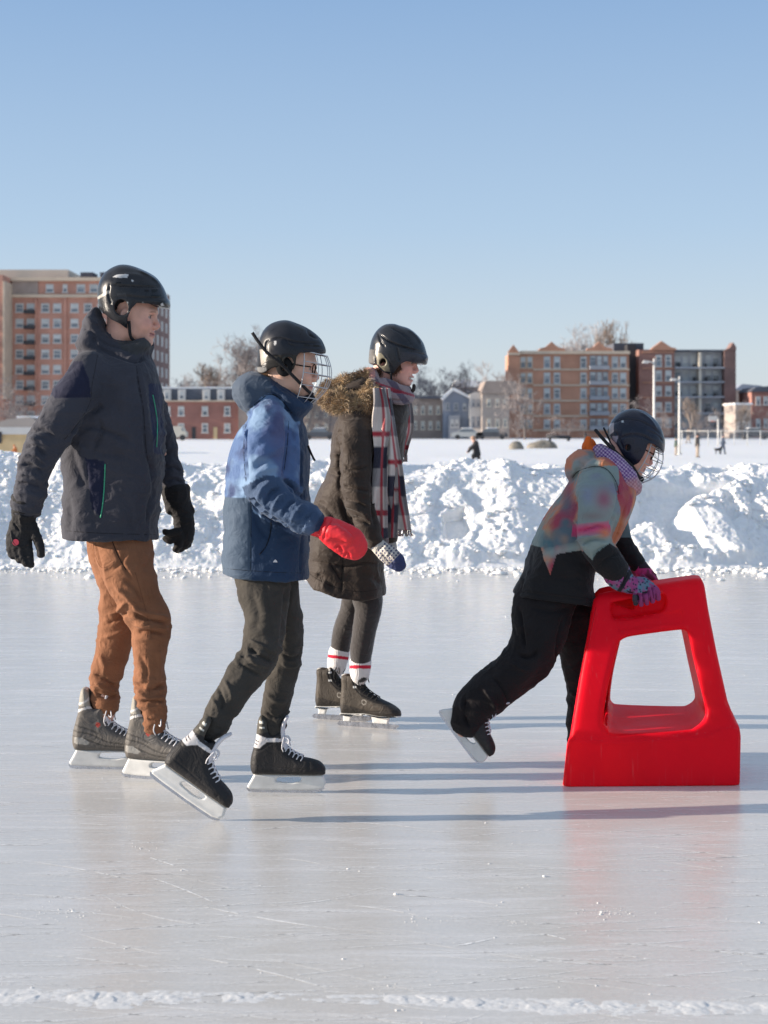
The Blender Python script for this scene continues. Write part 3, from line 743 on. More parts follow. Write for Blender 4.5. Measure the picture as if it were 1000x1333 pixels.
# ================================================================ bare trees
def barkmat(name, c):
    return plastic(name, c, .9, var=.3, scale=3)
M_bark = barkmat('grey_bark', (.20, .175, .165)); M_twig = barkmat('twig', (.27, .24, .235)); M_twig_t = barkmat('tan_twig', (.36, .29, .24)); M_twig_l = barkmat('pale_twig', (.38, .345, .34))
def tree_mesh(rng, h, spread, levels, r0, lean=0, kids=4, up=.25):
    tk = MB(); cr_ = MB()
    def grow(p, d, L, r, lv, mb):
        n = 4; pts = [Vector(p)]; rs = [r]; q = Vector(p); dd = Vector(d)
        for i in range(n):
            dd = (dd+Vector((rng.normal(0, .10), rng.normal(0, .10), up*.18))).normalized(); q = q+dd*(L/n); pts.append(q.copy()); rs.append(r*(1-.6*(i+1)/n))
        mb.tube(pts, rs, 6 if lv == 0 else (4 if lv == 1 else 3), cap=False)
        if lv > levels: return
        k = kids if lv else kids+2
        for j in range(k):
            t = rng.uniform(.35, 1) if lv else rng.uniform(.28, 1); i = min(int(t*n), n-1); b_ = pts[i].lerp(pts[i+1], t*n-i)
            ax = (pts[i+1]-pts[i]).normalized(); a = rng.uniform(0, 6.28); s1 = ax.cross(Vector((math.cos(a), math.sin(a), .3))).normalized()
            nd = (ax*rng.uniform(.45, .9)+s1*spread).normalized(); nd.z += up*.4; nd.normalize()
            grow(b_, nd, L*rng.uniform(.45, .7), max(r*.5, .017), lv+1, cr_)
    grow((0, 0, 0), (lean, 0, 1), h*.55, r0, 0, tk)
    return tk, cr_
TREES = {}
def tree(u, vb, h_px, D, kind, label, rz=0, mat=None, group='bare winter trees beyond the park', sx=1):
    """first of a kind is built, the rest are copies of its trunk and crown"""
    loc = (X_(u, D), D, Z_(vb, D)); h = h_px*D/F
    r = empty('bare_tree', loc, label, 'tree', group); r.rotation_euler.z = rz
    if kind not in TREES:
        sd, spread, lv, kids, up, mt = {'tall': (1, .75, 4, 4, .5, M_twig), 'wide': (2, 1.0, 4, 4, .3, M_twig), 'bush': (3, 1.1, 4, 4, .1, M_twig), 'tan': (5, .55, 4, 4, .8, M_twig_t), 'pale': (8, .8, 4, 4, .5, M_twig_l)}[kind]
        tk, cw = tree_mesh(np.random.RandomState(sd), 10., spread, lv, .17 if kind != 'bush' else .08, kids=kids, up=up)
        t_ = tk.build('trunk', M_bark); c_ = cw.build('crown', mt); TREES[kind] = (t_, c_)
        zs = np.array(cw.v)[:, 2].max(); t_['h'] = float(zs); ROOT[t_.name] = ROOT[c_.name] = np.zeros(3)
        pair = (t_, c_)
    else:
        pair = tuple(o.copy() for o in TREES[kind])
        for o in pair: C.objects.link(o)
    k = h/TREES[kind][0]['h']
    for o in pair: o.parent = r; o.location = (0, 0, 0)
    r.scale = (k*sx, k*sx, k)
for i, a in enumerate((
  (8, 574, 88, 200, 'bush', 'bushy bare tree at the left edge in front of the tower', .4, 1.3), (36, 574, 74, 198, 'bush', 'low bushy bare tree in front of the tower, left of the skater\'s arm', 2.1, 1.3),
  (-22, 574, 80, 205, 'bush', 'bare bush just outside the left edge', 3.1, 1.3), (235, 556, 72, 235, 'pale', 'small pale bare tree right beside the brick tower', 1, 1.2),
  (252, 556, 78, 238, 'pale', 'pale bare tree second from the brick tower', 2.5, 1.3), (268, 556, 86, 236, 'tan', 'tan brown bare tree above the red row roof', 0, 1.3), (280, 556, 80, 236, 'tan', 'tan brown bare tree just left of the tall grey one', 1.9, 1.2),
  (300, 560, 135, 232, 'tall', 'tall grey bare tree behind the blue jacketed skater', .3, 1.), (322, 560, 125, 234, 'wide', 'spreading bare tree hidden partly by the second helmet', 1.4, .9),
  (345, 560, 110, 240, 'tall', 'bare tree behind the second skater\'s face cage', 2.8, 1), (400, 568, 70, 215, 'tan', 'tan bare tree between blue jacket and parka', .7, 1.3), (430, 568, 78, 220, 'bush', 'brown bare tree hidden partly by the fur hood', 1.7, 1.2),
  (542, 562, 88, 245, 'pale', 'pale bare tree right of the smiling woman', .5, 1.3), (560, 560, 84, 255, 'pale', 'faint bare tree above the brown house', 2.2, 1.2), (577, 560, 92, 250, 'wide', 'bare tree above the dark blue house', 3.3, .9),
  (600, 560, 78, 262, 'pale', 'faint bare tree above the white house', 4.2, 1), (650, 560, 92, 275, 'pale', 'faint bare tree just left of the orange brick block', 5.2, 1.2),
  (735, 560, 140, 282, 'pale', 'bare treetop over the first brick gable', .9, 1.1), (768, 560, 146, 285, 'pale', 'bare treetop between the two brick gables', 2.9, 1.), (792, 560, 148, 288, 'tan', 'pinkish bare treetop over the second brick gable', 4.1, 1.),
  (683, 575, 92, 205, 'wide', 'bare tree standing before the left end of the orange block', 1.1, .8), (673, 575, 60, 203, 'bush', 'small bare bush at the foot of the orange block', 4.4, .8),
  (742, 573, 36, 205, 'bush', 'low brown shrub under the first brick gable', 3.9, 2), (850, 573, 60, 200, 'bush', 'brown shrub before the dark brick block', 5.1, 1),
  (897, 573, 58, 205, 'tan', 'small tan tree before the balconies', .2, 1.3), (912, 573, 44, 205, 'bush', 'low bare tree right below the balconies', 1.2, 1.2), (940, 573, 52, 207, 'bush', 'bare tree before the right end of the dark block', 2.7, 1.3),
  (968, 572, 46, 206, 'tan', 'small tree before the cream house', 3.7, 1.4), (992, 572, 52, 206, 'bush', 'bare shrub at the right edge of the field', 4.7, 1.3), (508, 570, 60, 215, 'bush', 'brown tree behind the plaid scarf', 2.0, 1.3))):
    tree(a[0], a[1], a[2], a[3], a[4], a[5], a[6], sx=a[7])
# ================================================================ small far things
M_pole = plastic('pale_metal', (.72, .70, .66), .5, var=.06, scale=3)
def lamp(u, v0, vb, arm, label):
    D = H*F/(vb-CY); x = X_(u, D); r = empty('street_lamp', (x, D, 0), label, 'street lamp', 'lamp posts on the field')
    m = MB(); zt = Z_(v0, D); m.tube([(x, D, 0), (x, D, zt*.5), (x, D, zt)], [.065, .055, .045], 10); m.box(x-.12, x+.12, D-.12, D+.12, 0, .08); m.build('pole', M_pole, r, True)
    m = MB(); xa = X_(u-arm, D); z = Z_(v0+4, D); m.tube([(x, D, z-.06), (x-(x-xa)*.5, D, z+.02), (xa+.1, D, z)], .03, 6); m.build('arm', M_pole, r, True)
    m = MB(); m.prism([(xa-.12, z-.06), (xa+.16, z-.07), (xa+.2, z+.04), (xa-.05, z+.07)], D-.1, D+.1); m.build('lamp_head', M_white, r)
lamp(851.5, 467, 596, 12, 'taller pale lamp post rising behind the child\'s helmet'); lamp(884.5, 490, 592, 9, 'shorter pale lamp post right of the child\'s helmet')
def fence():
    D = 128.; r = empty('chain_fence', (X_(960, D), D, 0), 'light chain-link fence on thin posts across the far field', 'fence')
    m = MB()
    for u in range(888, 1060, 3): m.tube([(X_(u, D), D, .0), (X_(u+9, D), D, Z_(561, D))], .006, 3, cap=False); m.tube([(X_(u+9, D), D, .0), (X_(u, D), D, Z_(561, D))], .006, 3, cap=False)
    m.build('wire_mesh', M_pole, r)
    for u in range(888, 1065, 17):
        m = MB(); m.tube([(X_(u, D), D, 0), (X_(u, D), D, Z_(560, D))], .035, 6); m.build('post', M_pole, r, True)
    m = MB(); m.tube([(X_(886, D), D, Z_(561, D)), (X_(1060, D), D, Z_(561, D))], .03, 5); m.build('rail', M_pole, r, True)
fence()
D = 120.; r = empty('basketball_hoop', (X_(935, D), D, 0), 'white basketball backboard on a thin pole in the far field', 'basketball hoop')
m = MB(); m.tube([(X_(935, D), D, 0), (X_(935, D), D, Z_(545, D))], .06, 8); m.build('pole', M_pole, r, True)
m = MB(); m.box(X_(921.5, D), X_(932.5, D), D-.3, D-.24, Z_(548.5, D), Z_(541.5, D)); m.box(X_(930, D), X_(935, D), D-.24, D, Z_(545, D), Z_(544, D)); m.build('backboard', M_white, r)
m = MB(); cx_, cy_, cz_ = X_(927, D), D-.55, Z_(548.5, D)
m.tube([(cx_+.23*math.cos(a), cy_+.23*math.sin(a), cz_) for a in np.linspace(0, 6.283, 17)], .012, 5); m.build('rim', plastic('orange_rim', (.6, .15, .03), .5), r, True)
M_rock = plastic('grey_rock', (.22, .20, .17), .9, bump=1., var=.4, scale=4)
def rock(u, vb, hw, hh, label, sd):
    D = H*F/(vb-CY); n = 24; V = []; Fc = []; rx = hw*D/F; rz = hh*D/F
    for i in range(10):
        ph = math.pi/2*i/9
        for j in range(n):
            t = 2*math.pi*j/n; V.append((rx*math.cos(ph)*math.cos(t), rx*.6*math.cos(ph)*math.sin(t), rz*math.sin(ph)**.9))
    V = np.array(V); k = 1+.32*fbm(V+sd, 1.6, 3, sd)[:, None]; V = V*k; V[:, 2] = np.maximum(V[:, 2], -.05); V += (X_(u, D), D, -.02)
    for i in range(9): Fc += [(i*n+j, i*n+(j+1) % n, (i+1)*n+(j+1) % n, (i+1)*n+j) for j in range(n)]
    setp(mk('rock', V, Fc, M_rock), label, 'rock', 'rocks poking through the snow')
rock(672, 584.5, 11, 10.5, 'rounder grey rock in the snow, left of the long one', 1); rock(706, 583.5, 19, 10.5, 'long low grey rock in the snow before the brick block', 2)
D = 180.; r = empty('log_bench', (X_(728, D), D, 0), 'dark low log bench on the snow before the brick block', 'bench')
m = MB(); m.tube([(X_(711, D), D, .55), (X_(743, D), D, .42)], .2, 8); m.build('log', M_dark, r, True)
for u in (716, 740): m = MB(); m.box(X_(u-1.5, D), X_(u+1.5, D), D-.3, D+.3, 0, .4); m.build('support', M_dark, r)
D = 150.; m = MB(); m.tube([(X_(762, D), D, 0), (X_(762, D), D, Z_(564, D))], [.13, .11], 8); m.tube([(X_(762, D), D, Z_(564, D)), (X_(762, D), D, Z_(563, D))], [.16, .1], 8)
setp(m.build('bollard', M_dark, None, True), 'short dark post in the snow left of the orange hood', 'post')
def car(u, D, col, label, L=4.4):
    x0 = X_(u, D); r = empty('parked_car', (x0, D, 0), label, 'car', 'vehicles parked along the far street'); y = D
    pr = [(-2.2, .35), (-2.2, .85), (-1.9, .98), (-1.35, 1.02), (-.8, 1.48), (.75, 1.5), (1.35, 1.02), (2.0, .9), (2.2, .7), (2.2, .35)]
    m = MB(); m.prism([(x0+a*L/4.4, b) for a, b in pr], y-.85, y+.85); m.build('body', col, r)
    m = MB(); m.prism([(x0+a*L/4.4, b) for a, b in ((-1.2, 1.04), (-.75, 1.42), (.7, 1.43), (1.15, 1.04))], y-.87, y+.87); m.build('window', M_glass, r)
    m = MB(); m.prism([(x0+a*L/4.4, b) for a, b in ((-.8, 1.49), (-.6, 1.62), (.6, 1.63), (.75, 1.51))], y-.8, y+.8); m.build('roof_snow', M_snow, r)
    for a in (-1.35, 1.4):
        m = MB(); q = [(x0+a*L/4.4+.33*math.cos(t), .33+.33*math.sin(t)) for t in np.linspace(0, 6.283, 17)[:-1]]; m.prism(q, y-.9, y-.68); m.build('wheel', M_dark, r)
M_car_d = plastic('dark_car_paint', (.05, .055, .07), .3, coat=1); M_car_l = plastic('silver_car_paint', (.5, .5, .48), .3, coat=1)
car(416, 205, M_car_d, 'dark snow topped car parked between blue jacket and parka'); car(640, 212, M_car_d, 'dark car parked before the taupe house'); car(608, 212, M_car_l, 'silver car parked before the white house')
car(980, 210, M_car_d, 'dark car parked at the right edge of the field')
D = 190.; r = empty('parked_van', (X_(232, D), D, 0), 'cream delivery van parked before the red brick row', 'van', 'vehicles parked along the far street')
m = MB(); m.prism([(X_(221, D), .4), (X_(221, D), 1.75), (X_(238, D), 1.8), (X_(241, D), 1.2), (X_(243.5, D), 1.0), (X_(243.5, D), .4)], D-1, D+1); m.build('body', M_cream, r)
m = MB(); m.prism([(X_(238, D), 1.2), (X_(237.6, D), 1.6), (X_(238.4, D), 1.6), (X_(240.5, D), 1.2)], D-1.03, D+1.03); m.build('window', M_glass, r)
for u in (225, 239): m = MB(); m.prism([(X_(u, D)+.36*math.cos(t), .36+.36*math.sin(t)) for t in np.linspace(0, 6.283, 17)[:-1]], D-1.05, D-.8); m.build('wheel', M_dark, r)
# a little more of the far edge of the park, wholly outside the photograph, so that a step to the side still shows a place
for i, (u, h_, k_) in enumerate([(-260, 80, 'tan'), (-180, 95, 'wide'), (-110, 70, 'bush'), (-330, 90, 'tall'), (1070, 80, 'wide'), (1130, 95, 'tall'), (1190, 70, 'bush'), (1260, 85, 'tan'), (1330, 90, 'pale'), (1400, 80, 'wide'), (1480, 95, 'tall'), (1560, 75, 'bush')]):
    tree(u, 571, h_, 220, k_, 'bare winter tree far outside the picture', i*1.3, sx=1.3, group='bare trees beyond the sides of the picture')
# ================================================================ people: shared kit
M_skin = None
def skinmat(name, c, lip=None):
    m, nt, b = newmat(name); L = nt.links
    va = N(nt, 'ShaderNodeVertexColor', layer_name='tint'); tc = N(nt, 'ShaderNodeTexCoord'); n = N(nt, 'ShaderNodeTexNoise')
    n.inputs['Scale'].default_value = 30; n.inputs['Detail'].default_value = 5; L.new(tc.outputs['Object'], n.inputs[0])
    r = N(nt, 'ShaderNodeMapRange'); r.inputs[1].default_value = .3; r.inputs[2].default_value = .7; r.inputs[3].default_value = .88; r.inputs[4].default_value = 1.1
    L.new(n.outputs[0], r.inputs[0]); mx = N(nt, 'ShaderNodeMix', data_type='RGBA', blend_type='MULTIPLY'); mx.inputs[0].default_value = 1
    L.new(va.outputs[0], mx.inputs[6]); L.new(r.outputs[0], mx.inputs[7]); L.new(mx.outputs[2], b.inputs['Base Color'])
    b.inputs['Roughness'].default_value = .5; b.inputs['Subsurface Weight'].default_value = .12
    b.inputs['Subsurface Radius'].default_value = (.01, .004, .002); b.inputs['Specular IOR Level'].default_value = .35
    return m
M_skin = skinmat('skin', None)
M_blackplastic = plastic('black_helmet_shell', (.018, .019, .023), .22, coat=.6, var=.2, scale=30, bump=.05, rvar=.2)
M_pad = plastic('black_foam', (.012, .012, .013), .85, spec=.2); M_strap = fabric('black_webbing', (.02, .02, .022), .8)
M_wire = plastic('cage_wire', (.50, .51, .53), .35, metal=.8, var=.1); M_wire_w = plastic('white_cage_wire', (.66, .66, .67), .4, metal=.3)
M_holder = plastic('white_holder_plastic', (.72, .72, .70), .4, var=.1, scale=25); M_steel = plastic('steel_runner', (.55, .56, .60), .25, metal=1., var=.1, scale=60)
M_lace = fabric('white_lace', (.72, .71, .73), .8, sheen=0); M_lace_k = fabric('black_lace', (.03, .03, .03), .8, sheen=0)
M_white_trim = fabric('white_trim', (.70, .69, .68), .7, sheen=0); M_felt = fabric('white_felt', (.66, .65, .68), .95, bump=.5)
M_clear = plastic('badge_white', (.65, .65, .66), .4)
M_zip_g = plastic('green_zip', (.05, .36, .20), .5); M_red_dot = plastic('red_badge', (.75, .07, .10), .5)
def head_sdf(V, hd, chin=1., nose=1., smile=False, ear=True):
    """hd: Loc frame centred between the ears at eye height"""
    f = V.fig; V.fig = hd; k = hd.k; pad = V.pad; V.pad = .03
    V.ball(-8, 38, 0, 94, 82, .076*k, k=.02); V.ball(30, 5, 0, 58, 80, .066*k, k=.03)
    V.ball(42, -62, 0, 44, 46, .052*k, k=.03); V.ball(72, -92, 0, 20, 16, .022*k, k=.022)
    V.ball(0, -50, .045*k, 34, 30, .018*k, k=.02); V.ball(0, -50, -.045*k, 34, 30, .018*k, k=.02)   # jaw corners
    V.ball(78, 22, 0, 16, 9, .045*k, k=.02)                                                # brow
    for s_ in (-1, 1):
        V.ball(86, 1, s_*.031*k, 13, 12, .015*k, k=.008, neg=True)                         # socket
        V.ball(70, 1, s_*.031*k, 12.5, 12, .0125*k, k=.003)                                   # eye
        V.tube([(80, 7, s_*.020*k, 3), (83, 9, s_*.031*k, 3.2), (74, 6, s_*.044*k, 2.8)], k=.004)  # upper lid
        V.tube([(79, -7, s_*.021*k, 2.4), (80, -9, s_*.031*k, 2.6), (72, -7, s_*.043*k, 2.2)], k=.004)
        V.ball(62, -32 if not smile else -27, s_*.040*k, 24, 22, .022*k, k=.02)                   # cheek
        V.ball(96, -34, s_*.011*k, 9, 7, .008*k, k=.008)                                      # nostril wing
        if ear:
            V.ball(-6, -5, s_*.079*k, 15, 29, .009*k, k=.006, ang=12); V.ball(-3, -3, s_*.088*k, 7, 15, .006*k, k=.004, neg=True)
    V.tube([(85, 10, 0, 6), (96, -8, 0, 7), (106*nose, -27, 0, 8.5), (98, -36, 0, 8)], k=.012)
    if smile:
        V.tube([(82, -56, -.030*k, 4), (94, -60, 0, 5.5), (82, -56, .030*k, 4)], k=.006, smooth=4)
        V.tube([(80, -72, -.024*k, 4.5), (92, -76, 0, 6), (80, -72, .024*k, 4.5)], k=.006, smooth=4)
        V.tube([(80, -62, -.025*k, 2.5), (92, -67, 0, 2.8), (80, -62, .025*k, 2.5)], k=.004, smooth=4, neg=True)
    else:
        V.tube([(79, -53, -.025*k, 4), (92, -58, 0, 5.5), (79, -53, .025*k, 4)], k=.006, smooth=4)
        V.tube([(79, -63, -.023*k, 4.5), (91, -69, 0, 6), (79, -63, .023*k, 4.5)], k=.006, smooth=4)
        V.tube([(79, -57, -.029*k, 1.5), (97, -64, 0, 1.8), (79, -57, .029*k, 1.5)], k=.003, smooth=4, neg=True)
    V.tube([(-25, -40, 0, 60), (-45, -120, 0, 56), (-62, -165, 0, 62)], k=.03)
    V.fig = f; V.pad = pad
def face_tint(P, hd, skin, red=(.75, .3, .25), hair=None, smile=False):
    u, v = hd.uv(P); q = (P-hd.o) @ hd.R/hd.k; y = np.abs(q[:, 1])*1000
    col = np.tile(np.array(skin, float), (len(P), 1))
    def blend(m, c): col[:] = col*(1-m[:, None])+np.array(c)*m[:, None]
    def spot(a, b, c, ra, rb, rc): return np.exp(-(((u-a)/ra)**2+((v-b)/rb)**2+((y-c)/rc)**2))
    blend(.55*spot(72, -28, 42, 26, 20, 26), np.array(skin)*np.array((1.0, .68, .66))); blend(.6*spot(108, -30, 0, 14, 12, 14), np.array(skin)*np.array((1.05, .62, .58)))
    lip = np.clip(1-((v+63)/9.5)**2, 0, 1)*np.clip((u-76)/6, 0, 1)*np.clip((29-y)/6, 0, 1) if not smile else np.clip(1-((v+66)/15)**2, 0, 1)*np.clip((u-72)/6, 0, 1)*np.clip((33-y)/6, 0, 1)
    blend(.8*lip, (.42, .14, .13))
    if smile:
        t = np.clip(1-((v+66)/5.5)**2, 0, 1)*np.clip((u-72)/5, 0, 1)*np.clip((25-y)/4, 0, 1)*(u < 95); blend((t > .1)*.95, (.62, .58, .53))
    else: blend(np.clip(1-((v+63.5-y*.22)/2.2)**2, 0, 1)*np.clip((u-76)/6, 0, 1)*np.clip((27-y)/4, 0, 1)*.7, (.12, .04, .04))
    eye = np.clip(1-(((v-0)/6.0)**2+((y-32)/13)**2), 0, 1)*(u > 66); blend((eye > .05)*.9, (.30, .26, .24))
    iris = ((v/6.5)**2+((y-31)/5.5)**2 < 1)*(u > 66); blend(iris*.95, (.03, .025, .02))
    lash = np.clip(1-((v-7.5)/2.2)**2, 0, 1)*np.clip((15-np.abs(y-32))/4, 0, 1)*(u > 62); blend(lash*.7, (.06, .035, .03))
    brow = np.clip(1-((v-21+.02*(y-32)**2*.5)/4.2)**2, 0, 1)*np.clip((17-np.abs(y-34))/5, 0, 1)*(u > 58); blend(brow*.6, hair or (.16, .09, .05))
    return np.clip(col, 0, 1)
def skate(person, fig, label_kind, u, v, w, pitch, size, style, yaw=0, tall=0):
    """(u, v) is the back end of the steel on the photo, pitch turns the toe up (+) or down (-)"""
    L_ = Loc(fig.p(u, v, w), 0, 0, 1.0); L0 = Loc((0, 0, 0), 0, 0, 1.)
    k = size/.29
    V = Vol(L0, -25, 312, 60, 325, -.062, .062, .0032)
    prof = [(2, 74), (-7, 100), (-5, 140), (5, 180), (16, 222), (20, 262), (28, 304), (44, 314), (64, 298), (72, 266), (82, 246), (98, 246), (112, 250), (122, 236), (130, 204), (156, 170), (196, 147), (240, 138), (276, 126), (296, 104), (297, 86), (288, 74), (200, 72), (120, 73), (60, 72)]
    if style == 'soft': prof = [(0, 62), (-6, 95), (-2, 150), (2, 200), (0, 235), (10, 250), (48, 258), (84, 262), (98, 248), (108, 205), (150, 165), (200, 140), (250, 120), (288, 98), (298, 80), (290, 64), (200, 60), (120, 70), (60, 66)]
    def wf(X, Z):
        x = X*1000; z = Z*1000
        return np.interp(x, [-10, 20, 90, 150, 220, 270, 300], [.62, .80, .78, .86, 1.0, .95, .7])*np.interp(z, [70, 110, 180, 220, 300], [.92, 1., .90, .98, .98])
    V.inflate(prof, 0, .049, .036, wfun=wf, smooth=4, expn=2.4)
    V.tube([(94, 350, 0, 38), (88, 290, 0, 32), (80, 244, 0, 27), (78, 216, 0, 21)] if style != 'soft' else [(46, 350, 0, 31), (46, 268, 0, 30), (48, 245, 0, 27), (50, 225, 0, 20)], k=.004, neg=True)           # the mouth of the boot
    P, Q = V.mesh(1); U, Z = L0.uv(P)
    gro = {'grey': [([(0, 130), (60, 118), (130, 96), (230, 92)], 3, -1.6), ([(2, 150), (70, 140), (140, 112), (220, 104)], 3, -1.6), ([(5, 172), (60, 160), (110, 140)], 3, -1.6), ([(110, 218), (140, 178), (190, 152)], 3, -2), ([(228, 142), (232, 110), (230, 78)], 3, -1.5)],
           'black': [([(0, 118), (80, 112), (160, 104), (240, 104)], 3, -1.6), ([(112, 228), (126, 186), (172, 152), (205, 136)], 3, -2), ([(232, 142), (236, 110), (232, 78)], 3, -1.5), ([(-2, 180), (30, 172), (70, 200), (100, 210)], 3, -1.6)],
           'soft': [([(0, 118), (70, 100), (150, 84), (230, 92), (280, 96)], 4, -2), ([(70, 245), (80, 200), (110, 165), (180, 140)], 3, -2.4), ([(40, 255), (42, 180)], 2.5, -1.4)]}[style]
    P = strokes(L0, P, Q, [(a, b, c) for a, b, c in gro]); 
    def tnt(base): return np.tile(np.array(base, float), (len(P), 1))
    if style == 'grey':
        c = tnt((.125, .115, .105)); c[inpoly(U, Z, [(80, 240), (120, 200), (210, 150), (240, 120), (60, 150)])] = (.10, .095, .092)
        for li in ([(0, 130), (60, 118), (130, 96), (230, 92)], [(2, 150), (70, 140), (140, 112), (220, 104)], [(5, 172), (60, 160), (110, 140)]): d, _ = linedist(U, Z, smooth_line(li)); c[d < 3.2] = (.07, .065, .06)
        d, _ = linedist(U, Z, smooth_line([(12, 222), (50, 238), (92, 244)])); c[d < 4.5] = (.6, .58, .56)
        c[(U < 68) & (Z > 246)] = (.32, .30, .26); d, _ = linedist(U, Z, smooth_line([(24, 252), (60, 270), (66, 300), (44, 315)])); c[d < 3.5] = (.6, .58, .56); c[np.hypot(U-100, Z-176) < 9] = (.33, .05, .04); c[inpoly(U, Z, [(8, 128), (40, 126), (70, 108), (60, 98), (6, 104)])] = (.30, .29, .27); c[(Z < 80)] = (.09, .085, .08)
        c[(U > 236) & (Z < 150)] = (.05, .05, .05)
    elif style == 'black':
        c = tnt((.030, .029, .030)); c[inpoly(U, Z, [(-20, 232), (-20, 188), (34, 184), (62, 210), (120, 212), (122, 224), (60, 228), (26, 240)])] = (.60, .59, .60)
        for li in ([(-8, 206), (24, 200)], [(-8, 218), (30, 212)]): d, _ = linedist(U, Z, li); c[d < 2.2] = (.03, .03, .04)
        c[inpoly(U, Z, [(0, 240), (30, 244), (70, 250), (70, 330), (0, 330)])] = (.07, .065, .055); c[(np.abs(U-44) < 11) & (np.abs(Z-268) < 4.5)] = (.6, .6, .55); c[(np.abs(U-40) < 8) & (np.abs(Z-290) < 5)] = (.6, .6, .55)
        c[Z < 79] = (.16, .15, .13)
    else:
        c = tnt((.070, .060, .050)); c[inpoly(U, Z, [(-20, 60), (-20, 118), (60, 104), (150, 86), (300, 100), (320, 60)])] = (.045, .040, .036)
        c[inpoly(U, Z, [(66, 280), (66, 225), (80, 190), (115, 150), (180, 128), (260, 118), (300, 130), (120, 290)])] = (.030, .028, .027)
        d, _ = linedist(U, Z, smooth_line([(-4, 244), (30, 256), (60, 262), (76, 246)])); c[d < 4] = (.5, .48, .44)
        c[(np.hypot(U-128, Z-128) < 13) & (np.hypot(U-128, Z-128) > 9)] = (.3, .28, .25)
        for hx, hz in ((78, 234), (80, 196)): c[(np.abs(U-hx) < 8) & (np.abs(Z-hz) < 4)] = (.72, .72, .70)
    def put(P): return (P*k) @ Loc((0, 0, 0), pitch, yaw).R.T+fig.p(u, v, w)+ (Loc((0, 0, 0), pitch, yaw).R @ np.array((.008*k, 0, 0)))
    m_ = {'grey': ('M_boot', .5), 'black': ('M_boot', .5), 'soft': ('M_boot', .7)}[style]
    boot = mk('ice_skate', put(P), Q, M_boot, person, col=c)
    # holder and steel
    V = Vol(L0, -28, 308, -4, 84, -.024, .024, .003)
    if style != 'soft':
        V.inflate([(8, 76), (-6, 50), (-22, 22), (-14, 13), (30, 10), (150, 8), (262, 11), (290, 20), (300, 40), (290, 76)], 0, .0175, .008, smooth=0, k=0, wfun=lambda X, Z: np.interp(Z, [.012, .03, .06, .078], [.30, .42, .8, 1.]))
        V.inflate([(108, 64), (96, 52), (106, 44), (160, 40), (192, 46), (202, 58), (190, 66)], 0, .05, .01, neg=True, k=.004, smooth=3)
    else:
        V.inflate([(-4, 66), (-5, 54), (60, 50), (75, 60), (130, 63), (200, 52), (298, 62), (296, 72), (200, 64), (120, 72), (60, 68)], 0, .042, .006, smooth=0, k=0, wfun=lambda X, Z: np.interp(X, [-.01, .03, .1, .15, .24, .3], [.7, .82, .78, .86, 1.02, .7]))
        V.inflate([(8, 60), (8, 24), (46, 24), (56, 58)], 0, .010, .006, smooth=0, k=.004); V.inflate([(150, 60), (160, 24), (236, 24), (246, 58)], 0, .010, .006, smooth=0, k=.004)
    Ph, Qh = V.mesh(0); mk('blade_holder', put(Ph), Qh, M_holder, boot)
    m = MB(); sp_ = [(-24, 14), (-16, 4), (10, 0), (150, -.5), (250, 1), (280, 7), (294, 20), (284, 26), (-12, 24)]; m.prism([(a/1000, b/1000) for a, b in sp_], -.0022, .0022); P2 = np.array(m.v)
    mk('runner', put(P2), m.f, M_steel, boot, False)
    # tongue
    V = Vol(L0, 60, 170, 150, 345, -.04, .04, .003)
    tg = [(136, 178, 0, 9, 3), (124, 225, 0, 9, 3), (127, 275, 0, 8.5, 3.4), (142, 306, 0, 7, 3.6)] if style != 'soft' else [(112, 190, 0, 8, 3), (100, 240, 0, 8, 3), (104, 272, 0, 6, 3.4)]
    V.tube(tg, smooth=4, k=.003); Pt, Qt = V.mesh(1); mk('tongue', put(Pt), Qt, M_felt if style != 'soft' else M_tongue_k, boot)
    # laces
    m = MB(); lc = [(128, 224), (135, 201), (146, 184), (160, 171), (176, 161), (192, 153), (209, 147)]
    if style == 'soft': lc = [(104, 250), (108, 226), (114, 202), (130, 182), (150, 168), (170, 156), (188, 147)]
    for i, (a, b) in enumerate(lc):
        yy = .026+.001*i; nx = .5 if i > 2 else .9
        for sg in (-1, 1):
            a2, b2 = lc[max(i-1, 0)]
            m.tube([((a-9)/1000, -sg*yy*1.06, (b-13)/1000), ((a-2)/1000, -sg*yy*.7, (b-1)/1000), ((a+a2)/2000, 0, (b+b2)/2000+.006), ((a2-2)/1000, sg*yy*.7, (b2-1)/1000)], .0028, 5)
    a, b = lc[0]                                             # bow
    for sg in (-1, 1):
        pts = smooth_line([(a/1000, 0, b/1000+.004), ((a+4)/1000, sg*.028, (b+6)/1000), ((a-2)/1000, sg*.044, (b-30)/1000), ((a+2)/1000, sg*.034, (b-52)/1000)] if sg < 0 else [(a/1000, 0, b/1000+.004), ((a+16)/1000, sg*.02, (b-2)/1000), ((a+24)/1000, sg*.03, (b-40)/1000)], 4); m.tube(pts, .0026, 5)
        pts = smooth_line([(a/1000, 0, b/1000+.004), ((a+18)/1000, sg*.014-.01, (b+4)/1000), ((a+26)/1000, sg*.03-.014, (b-16)/1000), ((a+10)/1000, sg*.016-.01, (b-12)/1000), (a/1000, 0, b/1000)], 4); m.tube(pts, .0024, 5)
    mk('laces', put(np.array(m.v)), m.f, M_lace if style != 'soft' else M_lace_k, boot)
    return boot
M_boot = fabric('boot_leather', (1, 1, 1), .55, bump=.15, scale=300, var=.15, sheen=0, tint=True); M_tongue_k = fabric('dark_felt', (.05, .045, .04), .9)
